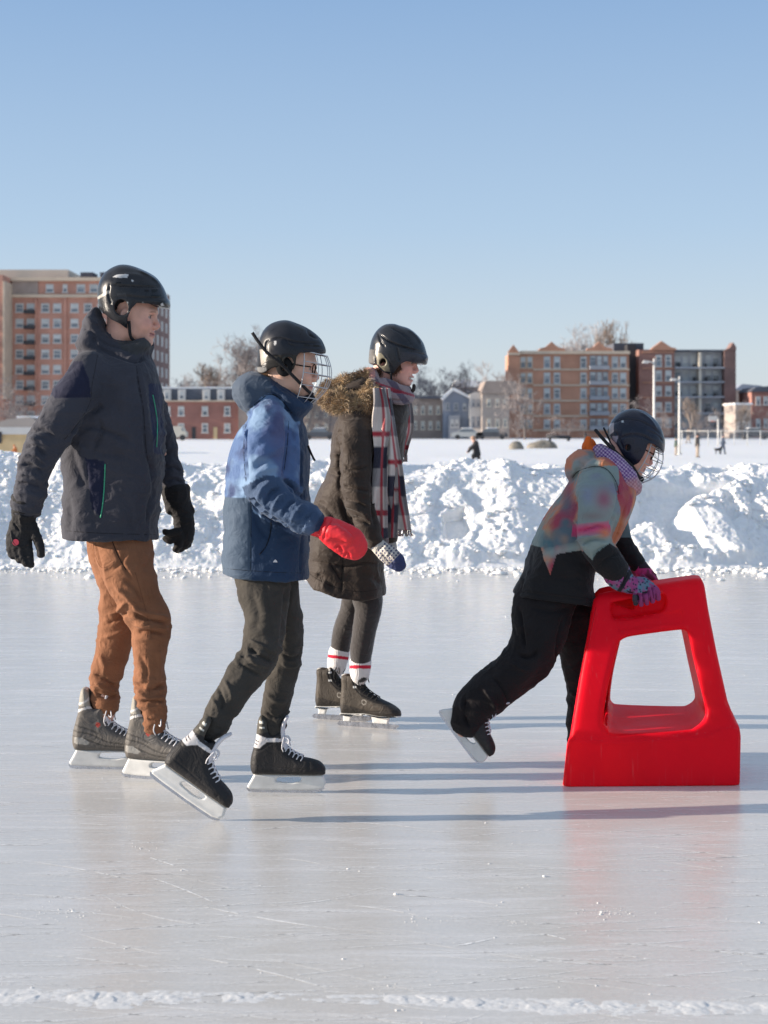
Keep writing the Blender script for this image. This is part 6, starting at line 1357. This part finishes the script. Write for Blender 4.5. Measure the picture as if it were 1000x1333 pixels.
# ================================================================ fourth skater: the child behind the red aid
M_kid = fabric('child_jacket_print', (1, 1, 1), .75, bump=.15, scale=420, var=.08, sheen=.1, tint=True)
M_snowpant = fabric('black_snow_trousers', (.013, .011, .012), .8, bump=.25, scale=260, var=.3)
M_kglove = fabric('patterned_glove', (1, 1, 1), .8, bump=.3, tint=True)
M_orange = fabric('orange_fleece', (.80, .16, .03), .9, bump=.6)
def build_child():
    f = Fig(5.80)
    r = empty('person', (f.p(735, 900)[0], 5.85, 0), 'child in tie-dye jacket, black snow trousers and caged helmet pushing the red aid', 'person')
    hd = Loc(f.p(821, 581, 0), -25, 4, .92)
    V = Vol(f, 560, 880, 530, 1010, -.34, .30, .008); grid_head(V, f, hd, 0, 0, big=.008)
    V.tube([(780, 632, 0, 20, 1.4), (748, 690, 0, 26, 1.25), (725, 745, 0, 28, 1.15), (715, 785, 0, 26, 1.1)], smooth=3, k=.03); V.tube([(800, 610, 0, 16), (784, 630, 0, 18)])
    V.tube([(778, 625, -.13, 12), (773, 690, -.20, 11), (803, 744, -.205, 8), (820, 758, -.20, 4)]); V.tube([(790, 640, .12, 12), (800, 690, .16, 10), (828, 735, .14, 8), (845, 750, .14, 6)])
    V.tube([(710, 795, -.07, 18), (692, 850, -.115, 15), (628, 912, -.14, 12), (603, 950, -.14, 11)]); V.tube([(738, 795, .07, 18), (756, 870, .1, 12), (762, 960, .12, 11), (766, 985, .12, 11)])
    for i in range(4): V.tube([(818, 758, -.206+.005*i, 2.5), (838, 764, -.206+.005*i, 2)])
    head_sdf(V, hd)
    P, Q = V.mesh(1); mk('body', P, Q, M_skin, r, col=face_tint(P, hd, (.74, .40, .31)))
    # jacket
    V = Vol(f, 662, 862, 575, 795, -.32, .30, .0038)
    V.inflate([(752, 612), (738, 634), (726, 652), (714, 668), (702, 688), (692, 712), (683, 738), (669, 772), (640, 850), (790, 870), (774, 784), (772, 745), (790, 722), (800, 706), (812, 684), (821, 663), (826, 640), (812, 618), (784, 600)], 0, .175, .11, blur=.026, expn=2.4)
    V.cut((660, 771), (780, 786))
    V.tube([(782, 622, -.11, 27), (779, 648, -.16, 28.5), (773, 680, -.19, 24.5), (775, 704, -.20, 22.5), (787, 725, -.205, 20.5), (797, 738, -.21, 18.5), (801, 743, -.21, 17.5)], k=.025, smooth=4)
    V.tube([(792, 635, .11, 24), (800, 680, .15, 19), (812, 712, .15, 14.5), (828, 733, .14, 13)], k=.025, smooth=4)
    V.inflate([(735, 609), (738.5, 597), (746, 588), (757, 584), (774, 588), (793, 606), (808, 630), (800, 642), (775, 622), (752, 618), (744, 626), (738, 620)], 0, .10, .05, k=.012, blur=.008)
    f0 = V.fig; V.fig = hd; V.pad = .05; V.tube([(-40, -70, 0, 56), (-12, 0, 0, 85), (0, 60, 0, 90)], neg=True, k=.012); V.fig = f0
    P, Q = V.mesh(1); u, v = f.uv(P); y = P[:, 1]-f.D
    P = folds(P, Q, .0045, (9, 9, 12), 53, sharp=1.3)
    S = [([(750, 612), (772, 607), (790, 610), (803, 628), (806, 645)], 1.8, -3.5), ([(744, 626), (752, 616), (776, 608)], 1.6, -3), ([(750, 640), (749, 670), (748, 700), (760, 724)], 2.4, -5), ([(800, 620), (806, 645), (801, 668), (792, 690)], 2.4, -4), ([(749, 694), (766, 688), (780, 684), (792, 690)], 2, -4), ([(750, 704), (768, 697), (792, 697)], 2, 4),
         ([(753, 710), (772, 702), (793, 704)], 1.8, -4), ([(770, 728), (778, 716), (793, 708)], 1.4, -3), ([(776, 740), (790, 728), (806, 720)], 3, -3), ([(716, 750), (740, 754), (760, 750)], 4, -1.5), ([(672, 770), (720, 776), (772, 782)], 1, -1), ([(700, 690), (716, 700), (722, 720)], 4, -2), ([(815, 655), (806, 690), (797, 708)], 1.2, -2.5), ([(752, 600), (762, 608)], 2.5, -2)]
    P = strokes(f, P, Q, S)
    n1 = fbm(P, 11, 3, 61); n2 = fbm(P, 9, 3, 65); n3 = fbm(P, 10, 3, 69); n4 = fbm(P, 7, 3, 73)
    c = np.tile(np.array((.22, .28, .27)), (len(P), 1))
    def bl(m, col): c[:] = c*(1-m[:, None])+np.array(col)*m[:, None]
    def spot(a, b, ru, rv): return np.exp(-(((u-a)/ru)**2+((v-b)/rv)**2))
    tor = ~((y < -.12) & inpoly(u, v, [(750, 606), (806, 606), (808, 670), (793, 710), (770, 730), (748, 705)]))
    bl(np.clip(n1*4+.55, 0, 1)*tor, (.55, .19, .095)); bl(np.clip(n2*4-.1, 0, 1)*tor, (.34, .05, .085)); bl(np.clip(n3*4-.4, 0, 1)*tor*.9, (.07, .15, .18)); bl(np.clip(n4*4-.7, 0, 1)*~tor*.6, (.42, .22, .16)); bl(np.clip(n2*4-.9, 0, 1)*~tor*.5, (.18, .17, .30)); bl(np.clip(n4*3-.5, 0, 1)*tor*.7, (.45, .24, .12))
    bl(np.clip(spot(786, 650, 11, 13), 0, 1)*.8, (.28, .075, .13)); bl(spot(765, 645, 9, 12)*.6, (.20, .22, .36)); bl(spot(740, 640, 7, 22)*.8*tor, (.30, .04, .08)); bl(spot(738, 655, 9, 16)*.7*tor, (.05, .13, .17))
    bl(spot(772, 672, 18, 6)*.5, (.20, .11, .12)); slv = (y < -.10)
    bl(np.clip(1-np.abs(v-(688-(u-772)*.10))/8.5, 0, 1)**.4*slv*((u > 744) & (u < 796)), (.55, .055, .17)); bl((spot(788, 694, 9, 7)*slv), (.62, .18, .09)); bl(np.clip(1-np.abs(v-(711-(u-760)*.2))/8, 0, 1)**.5*slv*((u < 795))*.8, (.26, .32, .30))
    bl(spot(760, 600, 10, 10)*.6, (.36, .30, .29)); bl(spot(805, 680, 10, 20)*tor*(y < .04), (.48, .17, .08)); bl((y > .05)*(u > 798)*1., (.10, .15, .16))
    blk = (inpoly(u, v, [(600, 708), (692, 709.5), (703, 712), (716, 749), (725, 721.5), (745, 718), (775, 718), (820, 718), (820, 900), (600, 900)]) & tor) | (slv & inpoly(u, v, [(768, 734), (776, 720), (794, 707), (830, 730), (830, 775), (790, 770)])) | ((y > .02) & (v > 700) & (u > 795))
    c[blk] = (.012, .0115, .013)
    jk = mk('jacket', P, Q, M_kid, r, col=c)
    seam('hem_stitch', jk, f, [(673, 767), (710, 772), (745, 776), (770, 780)], .3, M_pad, lift=0); seam('hood_seam', jk, f, [(745, 622), (754, 613), (774, 607), (790, 611), (802, 627), (806, 643)], .4, M_pad, lift=0)
    V = Vol(f, 755, 785, 562, 598, -.05, .06, .003); V.tube([(766, 572, 0, 4.5), (765, 582, 0, 7), (770, 592, 0, 9)], smooth=3); V.tube([(770, 574, .02, 3), (776, 588, .02, 5)]); P, Q = V.mesh(1); P = folds(P, Q, .003, (30, 30, 30), 2); mk('neck_warmer', P, Q, M_orange, r)
    # trousers
    V = Vol(f, 580, 800, 760, 1000, -.26, .24, .005)
    V.tube([(716, 765, -.05, 40, .8), (706, 795, -.07, 39, .85), (700, 828, -.095, 35), (688, 858, -.115, 32), (664, 880, -.13, 29.5), (640, 899, -.14, 28), (620, 918, -.145, 27), (610, 936, -.145, 23.5)], smooth=4)
    V.tube([(738, 765, .05, 36, .8), (745, 800, .07, 33), (756, 850, .09, 27), (762, 895, .105, 25), (762, 935, .115, 24.5), (761, 962, .12, 23)], smooth=4, k=.02)
    V.cut((589, 951), (640, 962)) if False else None
    P, Q = V.mesh(1); P = folds(P, Q, .006, (8, 8, 12), 83, sharp=1.2); P = strokes(f, P, Q, [([(676, 790), (680, 820), (684, 846)], 2, -4), ([(672, 852), (690, 856), (700, 846)], 2.4, -5), ([(664, 862), (680, 872), (690, 872)], 2.4, 4), ([(640, 880), (655, 898), (662, 916)], 2.4, -4), ([(628, 894), (640, 912), (646, 928)], 2.4, 4), ([(606, 906), (604, 930), (612, 950)], 2, -5), ([(600, 914), (606, 936)], 2, 3), ([(690, 790), (720, 796), (745, 790)], 3, -3), ([(724, 862), (728, 830), (735, 800)], 3, -4), ([(742, 900), (756, 908), (770, 904)], 3, 4), ([(740, 930), (756, 936), (772, 930)], 3, -3)])
    mk('snow_trousers', P, Q, M_snowpant, r)
    # gingham scarf
    V = Vol(f, 770, 838, 574, 652, -.14, .12, .004)
    V.tube([(784, 592, -.06, 9), (796, 606, -.095, 11.5), (808, 621, -.09, 12), (820, 632, -.05, 11), (824, 634, .02, 11), (806, 616, .09, 12), (788, 594, .06, 10), (781, 587, 0, 9), (784, 592, -.06, 9)], smooth=5); V.tube([(790, 594, -.075, 13), (803, 607, -.095, 14.5), (814, 620, -.09, 14), (824, 632, -.06, 11)], smooth=3, k=.02); V.tube([(800, 616, -.10, 11), (812, 634, -.09, 11)], k=.02)
    P, Q = V.mesh(1); P = folds(P, Q, .004, (14, 14, 14), 21); u, v = f.uv(P); a = ((u*.75+v*.66)/3.6 % 1) < .5; b = ((v*.75-u*.66)/3.6 % 1) < .5
    c = np.where((a & b)[:, None], np.array((.07, .03, .15)), np.where((a | b)[:, None], np.array((.24, .13, .32)), np.array((.52, .42, .52)))); t = np.clip((v-622)/8+(u-815)/30, 0, 1)[:, None]; c = c*(1-t*.55)+np.array((.62, .30, .24))*t*.55*(.8+.5*np.clip(noise3(P, 40, 3), 0, 1))[:, None]; mk('scarf', P, Q, M_scarf, r, col=c)
    # helmet
    V = Vol(f, 785, 872, 526, 612, -.12, .12, .003)
    full = [(812, 608), (798, 592), (793, 576), (791.5, 561), (796, 549), (804, 539.5), (814, 534), (824, 532), (837, 534.5), (849, 542.5), (858.5, 554.5), (864, 568), (865, 579), (862, 592), (845, 606), (826, 612)]
    V.inflate(full, 0, .104, .095, blur=.018, expn=2.1); V.d = np.maximum(V.d, -(V.d+.010))
    W2 = Vol(f, 785, 872, 526, 612, -.12, .12, .003); W2.inflate([(760, 500), (900, 500), (900, 592), (863, 591), (856, 585), (846, 578), (838, 577), (834, 590), (828, 602), (821, 606), (814, 602), (806, 590), (799, 577), (793, 569), (760, 565)], 0, .3, .004, smooth=0, k=0); V.d = np.maximum(V.d, W2.d)
    for s_ in (-1, 1): V.ball(818, 583, s_*.10, 3.5, 4, .04, neg=True, k=.004)
    P, Q = V.mesh(1); u, v = f.uv(P)
    P = strokes(f, P, Q, [([(797, 552), (812, 545), (832, 547), (850, 556), (862, 568)], 1.2, -2.4), ([(806, 572), (820, 566), (838, 568), (856, 578)], 1.2, -2), ([(800, 560), (806, 574), (812, 586)], 1.2, -2), ([(832, 536), (846, 546), (856, 560)], 1.6, 1.5), ([(840, 560), (856, 566), (864, 576)], 1, -1.5)])
    c = np.tile(np.array((.014, .017, .032)), (len(P), 1)); c[inpoly(u, v, [(793, 552), (799, 550), (799, 562), (794, 566)])] = (.42, .36, .36); c[inpoly(u, v, [(808, 547), (811, 545.5), (812.5, 550), (809.5, 550)])] = (.42, .45, .47); c[inpoly(u, v, [(797, 568), (804, 567), (803, 576), (799, 576)])] = (.25, .22, .26)
    he = mk('helmet', P, Q, M_helm, r, col=c)
    V = Vol(f, 788, 868, 530, 608, -.11, .11, .004); V.inflate([(800, 575), (796, 558), (806, 543), (824, 537), (846, 545), (859, 565), (858, 582), (838, 578), (832, 595), (820, 600), (808, 588)], 0, .094, .085, blur=.016)
    f0 = V.fig; V.fig = hd; V.ball(0, 20, 0, 99, 104, .077*.95, neg=True, k=.003); V.fig = f0; P, Q = V.mesh(1); mk('padding', P, Q, M_pad, he)
    ear_pads(he, f, hd, .086, (795, 850, 560, 612, -.13, .13), 28, 7)
    cage(r, he, hd, [(116, 46), (136, 26), (150, -8), (151, -46), (138, -84), (106, -118)], W=.090, x0=22, mat=M_wire)
    for pts in ([(775, 559.5, -.06), (784, 570, -.085), (795, 582, -.09), (808, 594, -.09), (822, 606, -.085), (830, 618, -.06), (834, 625, -.02)], [(786, 557, .03), (792, 570, .0), (800, 584, -.05)]):
        m = MB(); m.tube(smooth_line([f.p(*a) for a in pts], 4), .0065 if len(pts) > 3 else .004, 6); m.build('strap', M_strap, he, True)
    V = Vol(f, 815, 850, 600, 634, -.06, .06, .003); V.fig = hd; V.ball(84, -104, 0, 24, 18, .034, k=.01); V.ball(72, -88, 0, 24, 22, .03, neg=True, k=.006); P, Q = V.mesh(1); mk('chin_cup', P, Q, M_pad, he)
    m = MB()
    for s_ in (-1, 1):
        m.tube([hd.p(0, 8, s_*.078), hd.p(50, 6, s_*.070), hd.p(86, 6, s_*.054)], .0022, 5); m.tube([hd.p(96-6*abs(math.cos(t)*.5+.6), 0+17*math.sin(t), s_*(.031+.023*math.cos(t))) for t in np.linspace(0, 6.283, 19)], .002, 5)
    m.tube([hd.p(94, 4, -.009), hd.p(98, 6, 0), hd.p(94, 4, .009)], .002, 5); m.build('glasses', M_pad, r, True)
    # gloves: the near one curls over the edge of the near panel, the far one rests on the top
    def glove(pts_palm, fingers, box, seed):
        V = Vol(f, *box, .0028)
        for q in pts_palm: V.tube(q, smooth=4, k=.01)
        for q in fingers: V.tube(q, smooth=3, k=.005)
        P, Q = V.mesh(1); return folds(P, Q, .002, (26, 26, 26), seed), Q
    w = -.20
    P, Q = glove([[(803, 747, w, 18), (809, 754, w, 16), (815, 759, w, 12.5), (824, 762, w, 11.5, .9), (834, 763, w, 12, .85), (840, 764, w, 10.5, .8)]],
                 [[(828, 768, w+.045, 4.2), (829, 776, w+.04, 4.2), (828, 785, w+.02, 3.8)], [(834, 768, w-.024, 3.9), (834.5, 778, w-.028, 3.8), (835, 787, w-.014, 3.2)], [(840.5, 768, w-.018, 3.9), (842, 777.5, w-.025, 3.8), (842.5, 785.5, w-.012, 3.2)],
                  [(845, 765, w-.012, 4), (849, 773.5, w-.02, 3.9), (849.5, 783, w-.006, 3.2)], [(847, 761, w, 4.2), (854.5, 768, w-.010, 4), (857, 779, w+.002, 3.4)], [(829, 770, w-.03, 4), (826.5, 777, w-.034, 3.8), (827.5, 783, w-.028, 3.2)]], (780, 868, 730, 796, -.30, -.10), 4)
    u, v = f.uv(P); t = (u-795)*.85+(v-745)*.5
    n1 = fbm(P, 40, 3, 9); mixc = np.clip(n1*3+.5, 0, 1)[:, None]; c = np.array((.30, .06, .19))*mixc+np.array((.10, .20, .27))*(1-mixc)
    d, _ = worley2(u/5.2, v/5.2, 4); c[d < .22] = (.03, .03, .06); c[(t > 19) & (t < 24.5)] = (.02, .02, .025); c[inpoly(u, v, [(815, 768), (830, 773), (846, 768), (843, 772), (836, 776), (822, 775)])] = (.02, .02, .03)
    fg = (v > 772) | ((u > 844) & (v > 764)); c[fg] = np.array((.28, .05, .17)); c[(v > 774) & (u < 831)] = (.05, .045, .06)
    P = strokes(f, P, Q, [([(817, 744), (813, 756), (808, 768)], 1.4, -3), ([(822, 771), (834, 775), (846, 769)], 1, -2), ([(837.6, 769), (838.2, 786)], .8, -5), ([(844, 767), (845.8, 784)], .8, -5), ([(849, 763), (852.5, 781)], .8, -5), ([(831, 771), (830.8, 784)], .8, -5)]); mk('glove', P, Q, M_kglove, r, col=c)
    w = .14
    P, Q = glove([[(826, 733, w, 12), (832, 740, w, 12), (840, 748, w, 11, .9), (846, 753, w, 9.5, .9)]],
                 [[(846, 750, w-.02+.014*i, 4.2), (853, 755, w-.025+.016*i, 4.2), (855, 762, w-.025+.016*i, 3.6)] for i in range(4)]+[[(836, 752, w-.04, 4.5), (843, 757, w-.05, 4), (848, 760, w-.05, 3.6)]], (806, 870, 716, 776, .03, .26), 8)
    u, v = f.uv(P); n1 = fbm(P, 40, 3, 19); mixc = np.clip(n1*3+.6, 0, 1)[:, None]; c = np.array((.48, .05, .20))*mixc+np.array((.16, .03, .07))*(1-mixc); c[(u > 832) & (v < 740)] = (.03, .02, .03); mk('glove', P, Q, M_kglove, r, col=c)
    skate(r, f, '', 571.5, 930, -.145, -53, .222, 'black', yaw=-6)
    skate(r, f, '', 748, CY+H*F/(f.D+.12), .12, 0, .222, 'black', yaw=-3)
build_child()
# ================================================================ the red skating aid
def build_aid():
    f = Fig(5.74); yaw = math.radians(-8); YC = 5.74; cy_, sy_ = math.cos(yaw), math.sin(yaw)
    def hwf(x, z):
        t = np.clip((np.asarray(x)+.32)/.64, 0, 1); bot = .295*(1-t)+.185*t; top = .125*(1-t)+.085*t
        q = np.interp(z, [0, .17, .735, .9], [0, .06, 1, 1.25]); return bot*(1-q)+top*q
    # photo outline of the near panel -> local (x, z)
    x0 = f.p(846, 0, -.28)[0]+.03
    def loc(u, v):
        y = 5.45
        for _ in range(60):
            z = H-(v-CY)/F*y; X_w = (u-CX)/F*y; xl = (X_w-x0)/cy_; xl = (X_w-x0-hwf(xl, z)*sy_)/cy_; y = .5*y+.5*(YC-hwf(xl, z)*cy_+xl*sy_)
        return (xl, z)
    outer = [loc(*p) for p in [(729.8, 1031), (740.5, 963), (755, 874), (770.5, 794), (772.5, 782), (780, 774), (790, 771), (822, 766.5), (905, 753.5), (914, 754), (918, 763), (923, 795), (934, 851), (948, 914), (961.5, 949), (963.2, 960), (961.5, 1008), (958, 1021), (950, 1025)]]
    hole = [loc(*p) for p in [(805, 837), (814, 831), (830, 827.5), (884, 820.5), (893, 822), (897, 830), (906, 868), (919, 922), (917, 938), (905, 949), (890, 952.5), (803, 956.5), (790, 949), (785.5, 937), (791, 896)]]
    slot = [loc(*p) for p in [(795.5, 795), (796, 787), (803, 783.5), (856, 774.5), (865, 776), (868, 785), (864, 794), (857, 798), (803, 805.5), (797, 803)]]
    outer = [(x, z if z > .045 else z-.09) for x, z in outer]
    sm = lambda p, n=4: smooth_line(np.vstack([np.array(p), p[0]]), n)[:-1]
    hole = sm(hole); slot = sm(slot)
    res = .0052; xs = np.arange(-.46, .46, res); ys = np.arange(-.42, .42, res); zs = np.arange(-.03, .80, res)
    X, Z = np.meshgrid(xs, zs, indexing='ij')
    do = polysd(X, Z, outer); do = do-.0; dh = polysd(X, Z, hole); ds = polysd(X, Z, slot)
    Y = ys[None, :, None]; hw = hwf(X, Z)[:, None, :]
    def smax(a, b, k): return -smin(-a, -b, k)
    def B(a): return a[:, None, :]
    body = smax(B(do), (np.abs(Y)-hw)*.93, .035)
    side = np.minimum(0, 0)
    # inner cavity: open below and at the back, closed at the front and along the top
    inner_o = np.maximum(B(do)+.035, -.9)
    xr = B(np.interp(Z, [0, .17, .3, .74], [.30, .27, .22, .10])*0)       # (kept flat)
    cav2 = polysd(X, Z, [(-.60, -.2), (-.60, .565), (-.08, .565), (-.10, .45), (-.15, .19), (-.16, -.2)])
    cav = smax(B(cav2), (np.abs(Y)-hw+.042)*.93, .03)
    d = smax(body, -cav, .014); d = smax(d, -(B(dh)+np.clip(Y+hw, 0, 1)*.06), .02); d = smax(d, -smax(B(ds), Y+hw-.045, .01), .012)
    # the top is open over the rear hand holes
    notch = smax(B(polysd(X, Z, [(-.40, .60), (-.40, .9), (-.035, .9), (-.035, .60)])), np.abs(Y)-.085, .02); d = smax(d, -notch, .012)
    # proud skirt round the foot and a recess below the grip
    dl = polysd(X, Z, [loc(*p) for p in [(722, 1040), (738, 963.5), (745, 961), (800, 963), (905, 958), (945, 946), (975, 943), (980, 1040)]]); rel = np.clip(-dl/.006, 0, 1)*.007; d = d-B(rel)*.8
    rc = polysd(X, Z, [loc(*p) for p in [(801, 806), (890, 794), (888, 812), (830, 819), (803, 824)]]); d = d+B(np.clip(-rc/.006, 0, 1)*.006)*(np.abs(Y) > .1)
    d = np.maximum(d, -zs[None, None, :]); P, Q = nets(d.astype(np.float32), xs, ys, zs); P = relax(P, Q, 3)
    P[:, 2] = np.maximum(P[:, 2], .001)
    R = np.array([[math.cos(yaw), math.sin(yaw), 0], [-math.sin(yaw), math.cos(yaw), 0], [0, 0, 1]])
    W = P @ R+np.array((x0, YC, 0))
    r = empty('skating_aid', (x0, YC, 0), 'bright red moulded plastic skating aid with a big opening, pushed by the child', 'skating aid')
    o = mk('shell', W, Q, M_redplastic, r)
    q = near_surface(o, f, [(894, 748.5), (902, 747), (911, 752), (900, 754.5)], .0015)
    if len(q) == 4: m = MB(); m.add(q, [(0, 1, 2, 3)]); m.build('sticker', M_clear, o)
    seam('mould_line', o, f, [(776, 790), (762, 860), (748, 940), (741, 962)], .35, M_redline, lift=-.0002)
    return o
def redmat():
    m = plastic('red_moulded_plastic', (.95, .006, .026), .42, spec=.12, var=.07, scale=5, rvar=.12, bump=.03); b = m.node_tree.nodes['Principled BSDF']
    nt = m.node_tree; tr = N(nt, 'ShaderNodeBsdfTranslucent'); tr.inputs[0].default_value = (1., .16, .07, 1); mx = N(nt, 'ShaderNodeMixShader'); mx.inputs[0].default_value = .32
    out = [n for n in nt.nodes if n.type == 'OUTPUT_MATERIAL'][0]; nt.links.new(b.outputs[0], mx.inputs[1]); nt.links.new(tr.outputs[0], mx.inputs[2]); nt.links.new(mx.outputs[0], out.inputs[0]); return m
M_redplastic = redmat(); M_redline = plastic('dark_red_line', (.45, .004, .012), .5)
def scuff(m):
    nt = m.node_tree; L = nt.links; b = nt.nodes['Principled BSDF']; tc = N(nt, 'ShaderNodeTexCoord'); src = b.inputs['Base Color'].links[0].from_socket
    prev = src
    for rot, sc_, th in ((.5, (90, 90, 3), .70), (-.8, (70, 70, 2.4), .72), (1.45, (110, 110, 4), .71)):
        mp = N(nt, 'ShaderNodeMapping'); mp.inputs['Rotation'].default_value = (0, rot, 0); mp.inputs['Scale'].default_value = sc_; n = N(nt, 'ShaderNodeTexNoise'); n.inputs['Scale'].default_value = 1; n.inputs['Detail'].default_value = 2
        L.new(tc.outputs['Object'], mp.inputs[0]); L.new(mp.outputs[0], n.inputs[0]); r = N(nt, 'ShaderNodeMapRange'); r.inputs[1].default_value = th-.03; r.inputs[2].default_value = th+.04; r.inputs[4].default_value = .14; L.new(n.outputs[0], r.inputs[0])
        mx = N(nt, 'ShaderNodeMix', data_type='RGBA'); mx.inputs[7].default_value = (.85, .30, .30, 1); L.new(r.outputs[0], mx.inputs[0]); L.new(prev, mx.inputs[6]); prev = mx.outputs[2]
    L.new(prev, b.inputs['Base Color'])
scuff(M_redplastic)
build_aid()
# ================================================================ small people far away on the field
M_face_far = plastic('far_skin', (.55, .33, .25), .7)
def far_person(u, vf, h, coat, pants, label, pose='stand', hat=None):
    D = H*F/(vf-CY); o = np.array((X_(u, D), D, 0.)); k = h/1.7; r = empty('person', o, label, 'person')
    L_ = Loc(o, 0, 0, k); res = max(.02*k, .014)
    if pose == 'crouch': sk = dict(hip=(0, 520), chest=(-60, 900), head=(-150, 1120), knee=[(-170, 420), (60, 420)], foot=[(-120, 40), (130, 40)], hand=[(-420, 560), (-330, 700)])
    elif pose == 'walk': sk = dict(hip=(0, 900), chest=(20, 1300), head=(40, 1560), knee=[(110, 500), (-80, 480)], foot=[(150, 40), (-220, 60)], hand=[(180, 900), (-140, 880)])
    else: sk = dict(hip=(0, 900), chest=(0, 1300), head=(10, 1560), knee=[(20, 480), (-10, 480)], foot=[(20, 40), (-30, 40)], hand=[(60, 880), (-60, 860)])
    def vol(): return Vol(L_, -560, 360, -20, 1750, -.36*1, .36*1, res)
    def P3(a, w, rr): return (a[0], a[1], w, rr)
    V = vol(); V.tube([P3(sk['hip'], 0, 110), P3(sk['chest'], 0, 130), P3(sk['head'], 0, 60)], k=.03*k)
    V.ball(sk['head'][0], sk['head'][1], 0, 90, 115, .08*k, k=.02*k)
    for i, s_ in enumerate((-1, 1)):
        V.tube([P3(sk['hip'], s_*.1, 90), P3(sk['knee'][i], s_*.11, 60), P3(sk['foot'][i], s_*.11, 45)], k=.02*k); V.tube([P3(sk['chest'], s_*.17, 55), P3(sk['hand'][i], s_*.22, 38)], k=.02*k)
    P, Q = V.mesh(1); mk('body', P, Q, M_face_far, r)
    V = vol(); c_, h_ = sk['chest'], sk['hip']; V.tube([(c_[0], c_[1]+40, 0, 130, 1.3), (h_[0], h_[1]-40, 0, 165, 1.2)], k=.03*k)
    for i, s_ in enumerate((-1, 1)):
        g = sk['hand'][i]; V.tube([P3(sk['chest'], s_*.17, 78), (g[0]*.9+c_[0]*.1, g[1]*.9+c_[1]*.1, s_*.22, 58)], k=.03*k)
    P, Q = V.mesh(1); mk('coat', P, Q, coat, r)
    V = vol()
    for i, s_ in enumerate((-1, 1)): V.tube([P3(sk['hip'], s_*.09, 115), P3(sk['knee'][i], s_*.11, 82), (sk['foot'][i][0], sk['foot'][i][1]+30, s_*.11, 66)], k=.02*k)
    P, Q = V.mesh(1); mk('trousers', P, Q, pants, r)
    V = vol(); V.ball(sk['head'][0]-8, sk['head'][1]+45, 0, 105, 95, .1*k, k=0); P, Q = V.mesh(1); mk('hat', P, Q, hat or coat, r)
    V = vol()
    for i, s_ in enumerate((-1, 1)): V.ball(sk['foot'][i][0]+40, 45, s_*.11, 130, 50, .055*k, k=0)
    P, Q = V.mesh(1); mk('boots', P, Q, M_dark, r)
M_fk = fabric('far_dark_coat', (.035, .034, .036), .8, crease=0); M_fg = fabric('far_green_coat', (.06, .09, .07), .8, crease=0); M_fb = fabric('far_blue_coat', (.06, .08, .12), .8, crease=0)
M_fo = fabric('far_orange_coat', (.55, .18, .06), .8, crease=0); M_fp = fabric('far_pale_trousers', (.36, .30, .25), .8, crease=0); M_ft = fabric('far_tan_hat', (.38, .24, .17), .8, crease=0)
far_person(621, 606, 1.45, M_fk, M_fk, 'person in dark coat and tan hat crouching behind the snow bank in the middle', 'crouch', M_ft)
far_person(880, 593, .92, M_fg, M_fp, 'small child in dull green coat standing left of the shorter lamp post')
far_person(908, 595.5, 1.12, M_fk, M_fp, 'child in dark coat with pale trousers right of the shorter lamp post')
far_person(941, 591, 1.05, M_fb, M_fb, 'slim child in blue grey clothes walking on the far field', 'walk')
far_person(896, 577, 1.5, M_fk, M_fp, 'most distant person in dark coat before the dark brick block', 'walk')
far_person(21, 597, .85, M_fo, M_fk, 'child in orange coat crouching before the yellow hut', 'crouch')
D = 82.; m = MB(); x = X_(935, D)
V = Vol(Loc((x, D, 0)), -250, 250, 0, 420, -.12, .12, .016)
V.tube([(-130, 240, 0, 70), (60, 250, 0, 80), (130, 330, 0, 50)], k=.03); V.ball(180, 345, 0, 75, 50, .05); V.tube([(-150, 260, 0, 22), (-220, 340, 0, 14)], k=.01)
for a in (-130, 90):
    for s_ in (-1, 1): V.tube([(a, 220, s_*.05, 34), (a+10, 110, s_*.05, 22), (a, 10, s_*.05, 20)], k=.01)
P, Q = V.mesh(1); setp(mk('dog', P, Q, M_dark), 'small black dog standing near the walking child on the far field', 'dog')
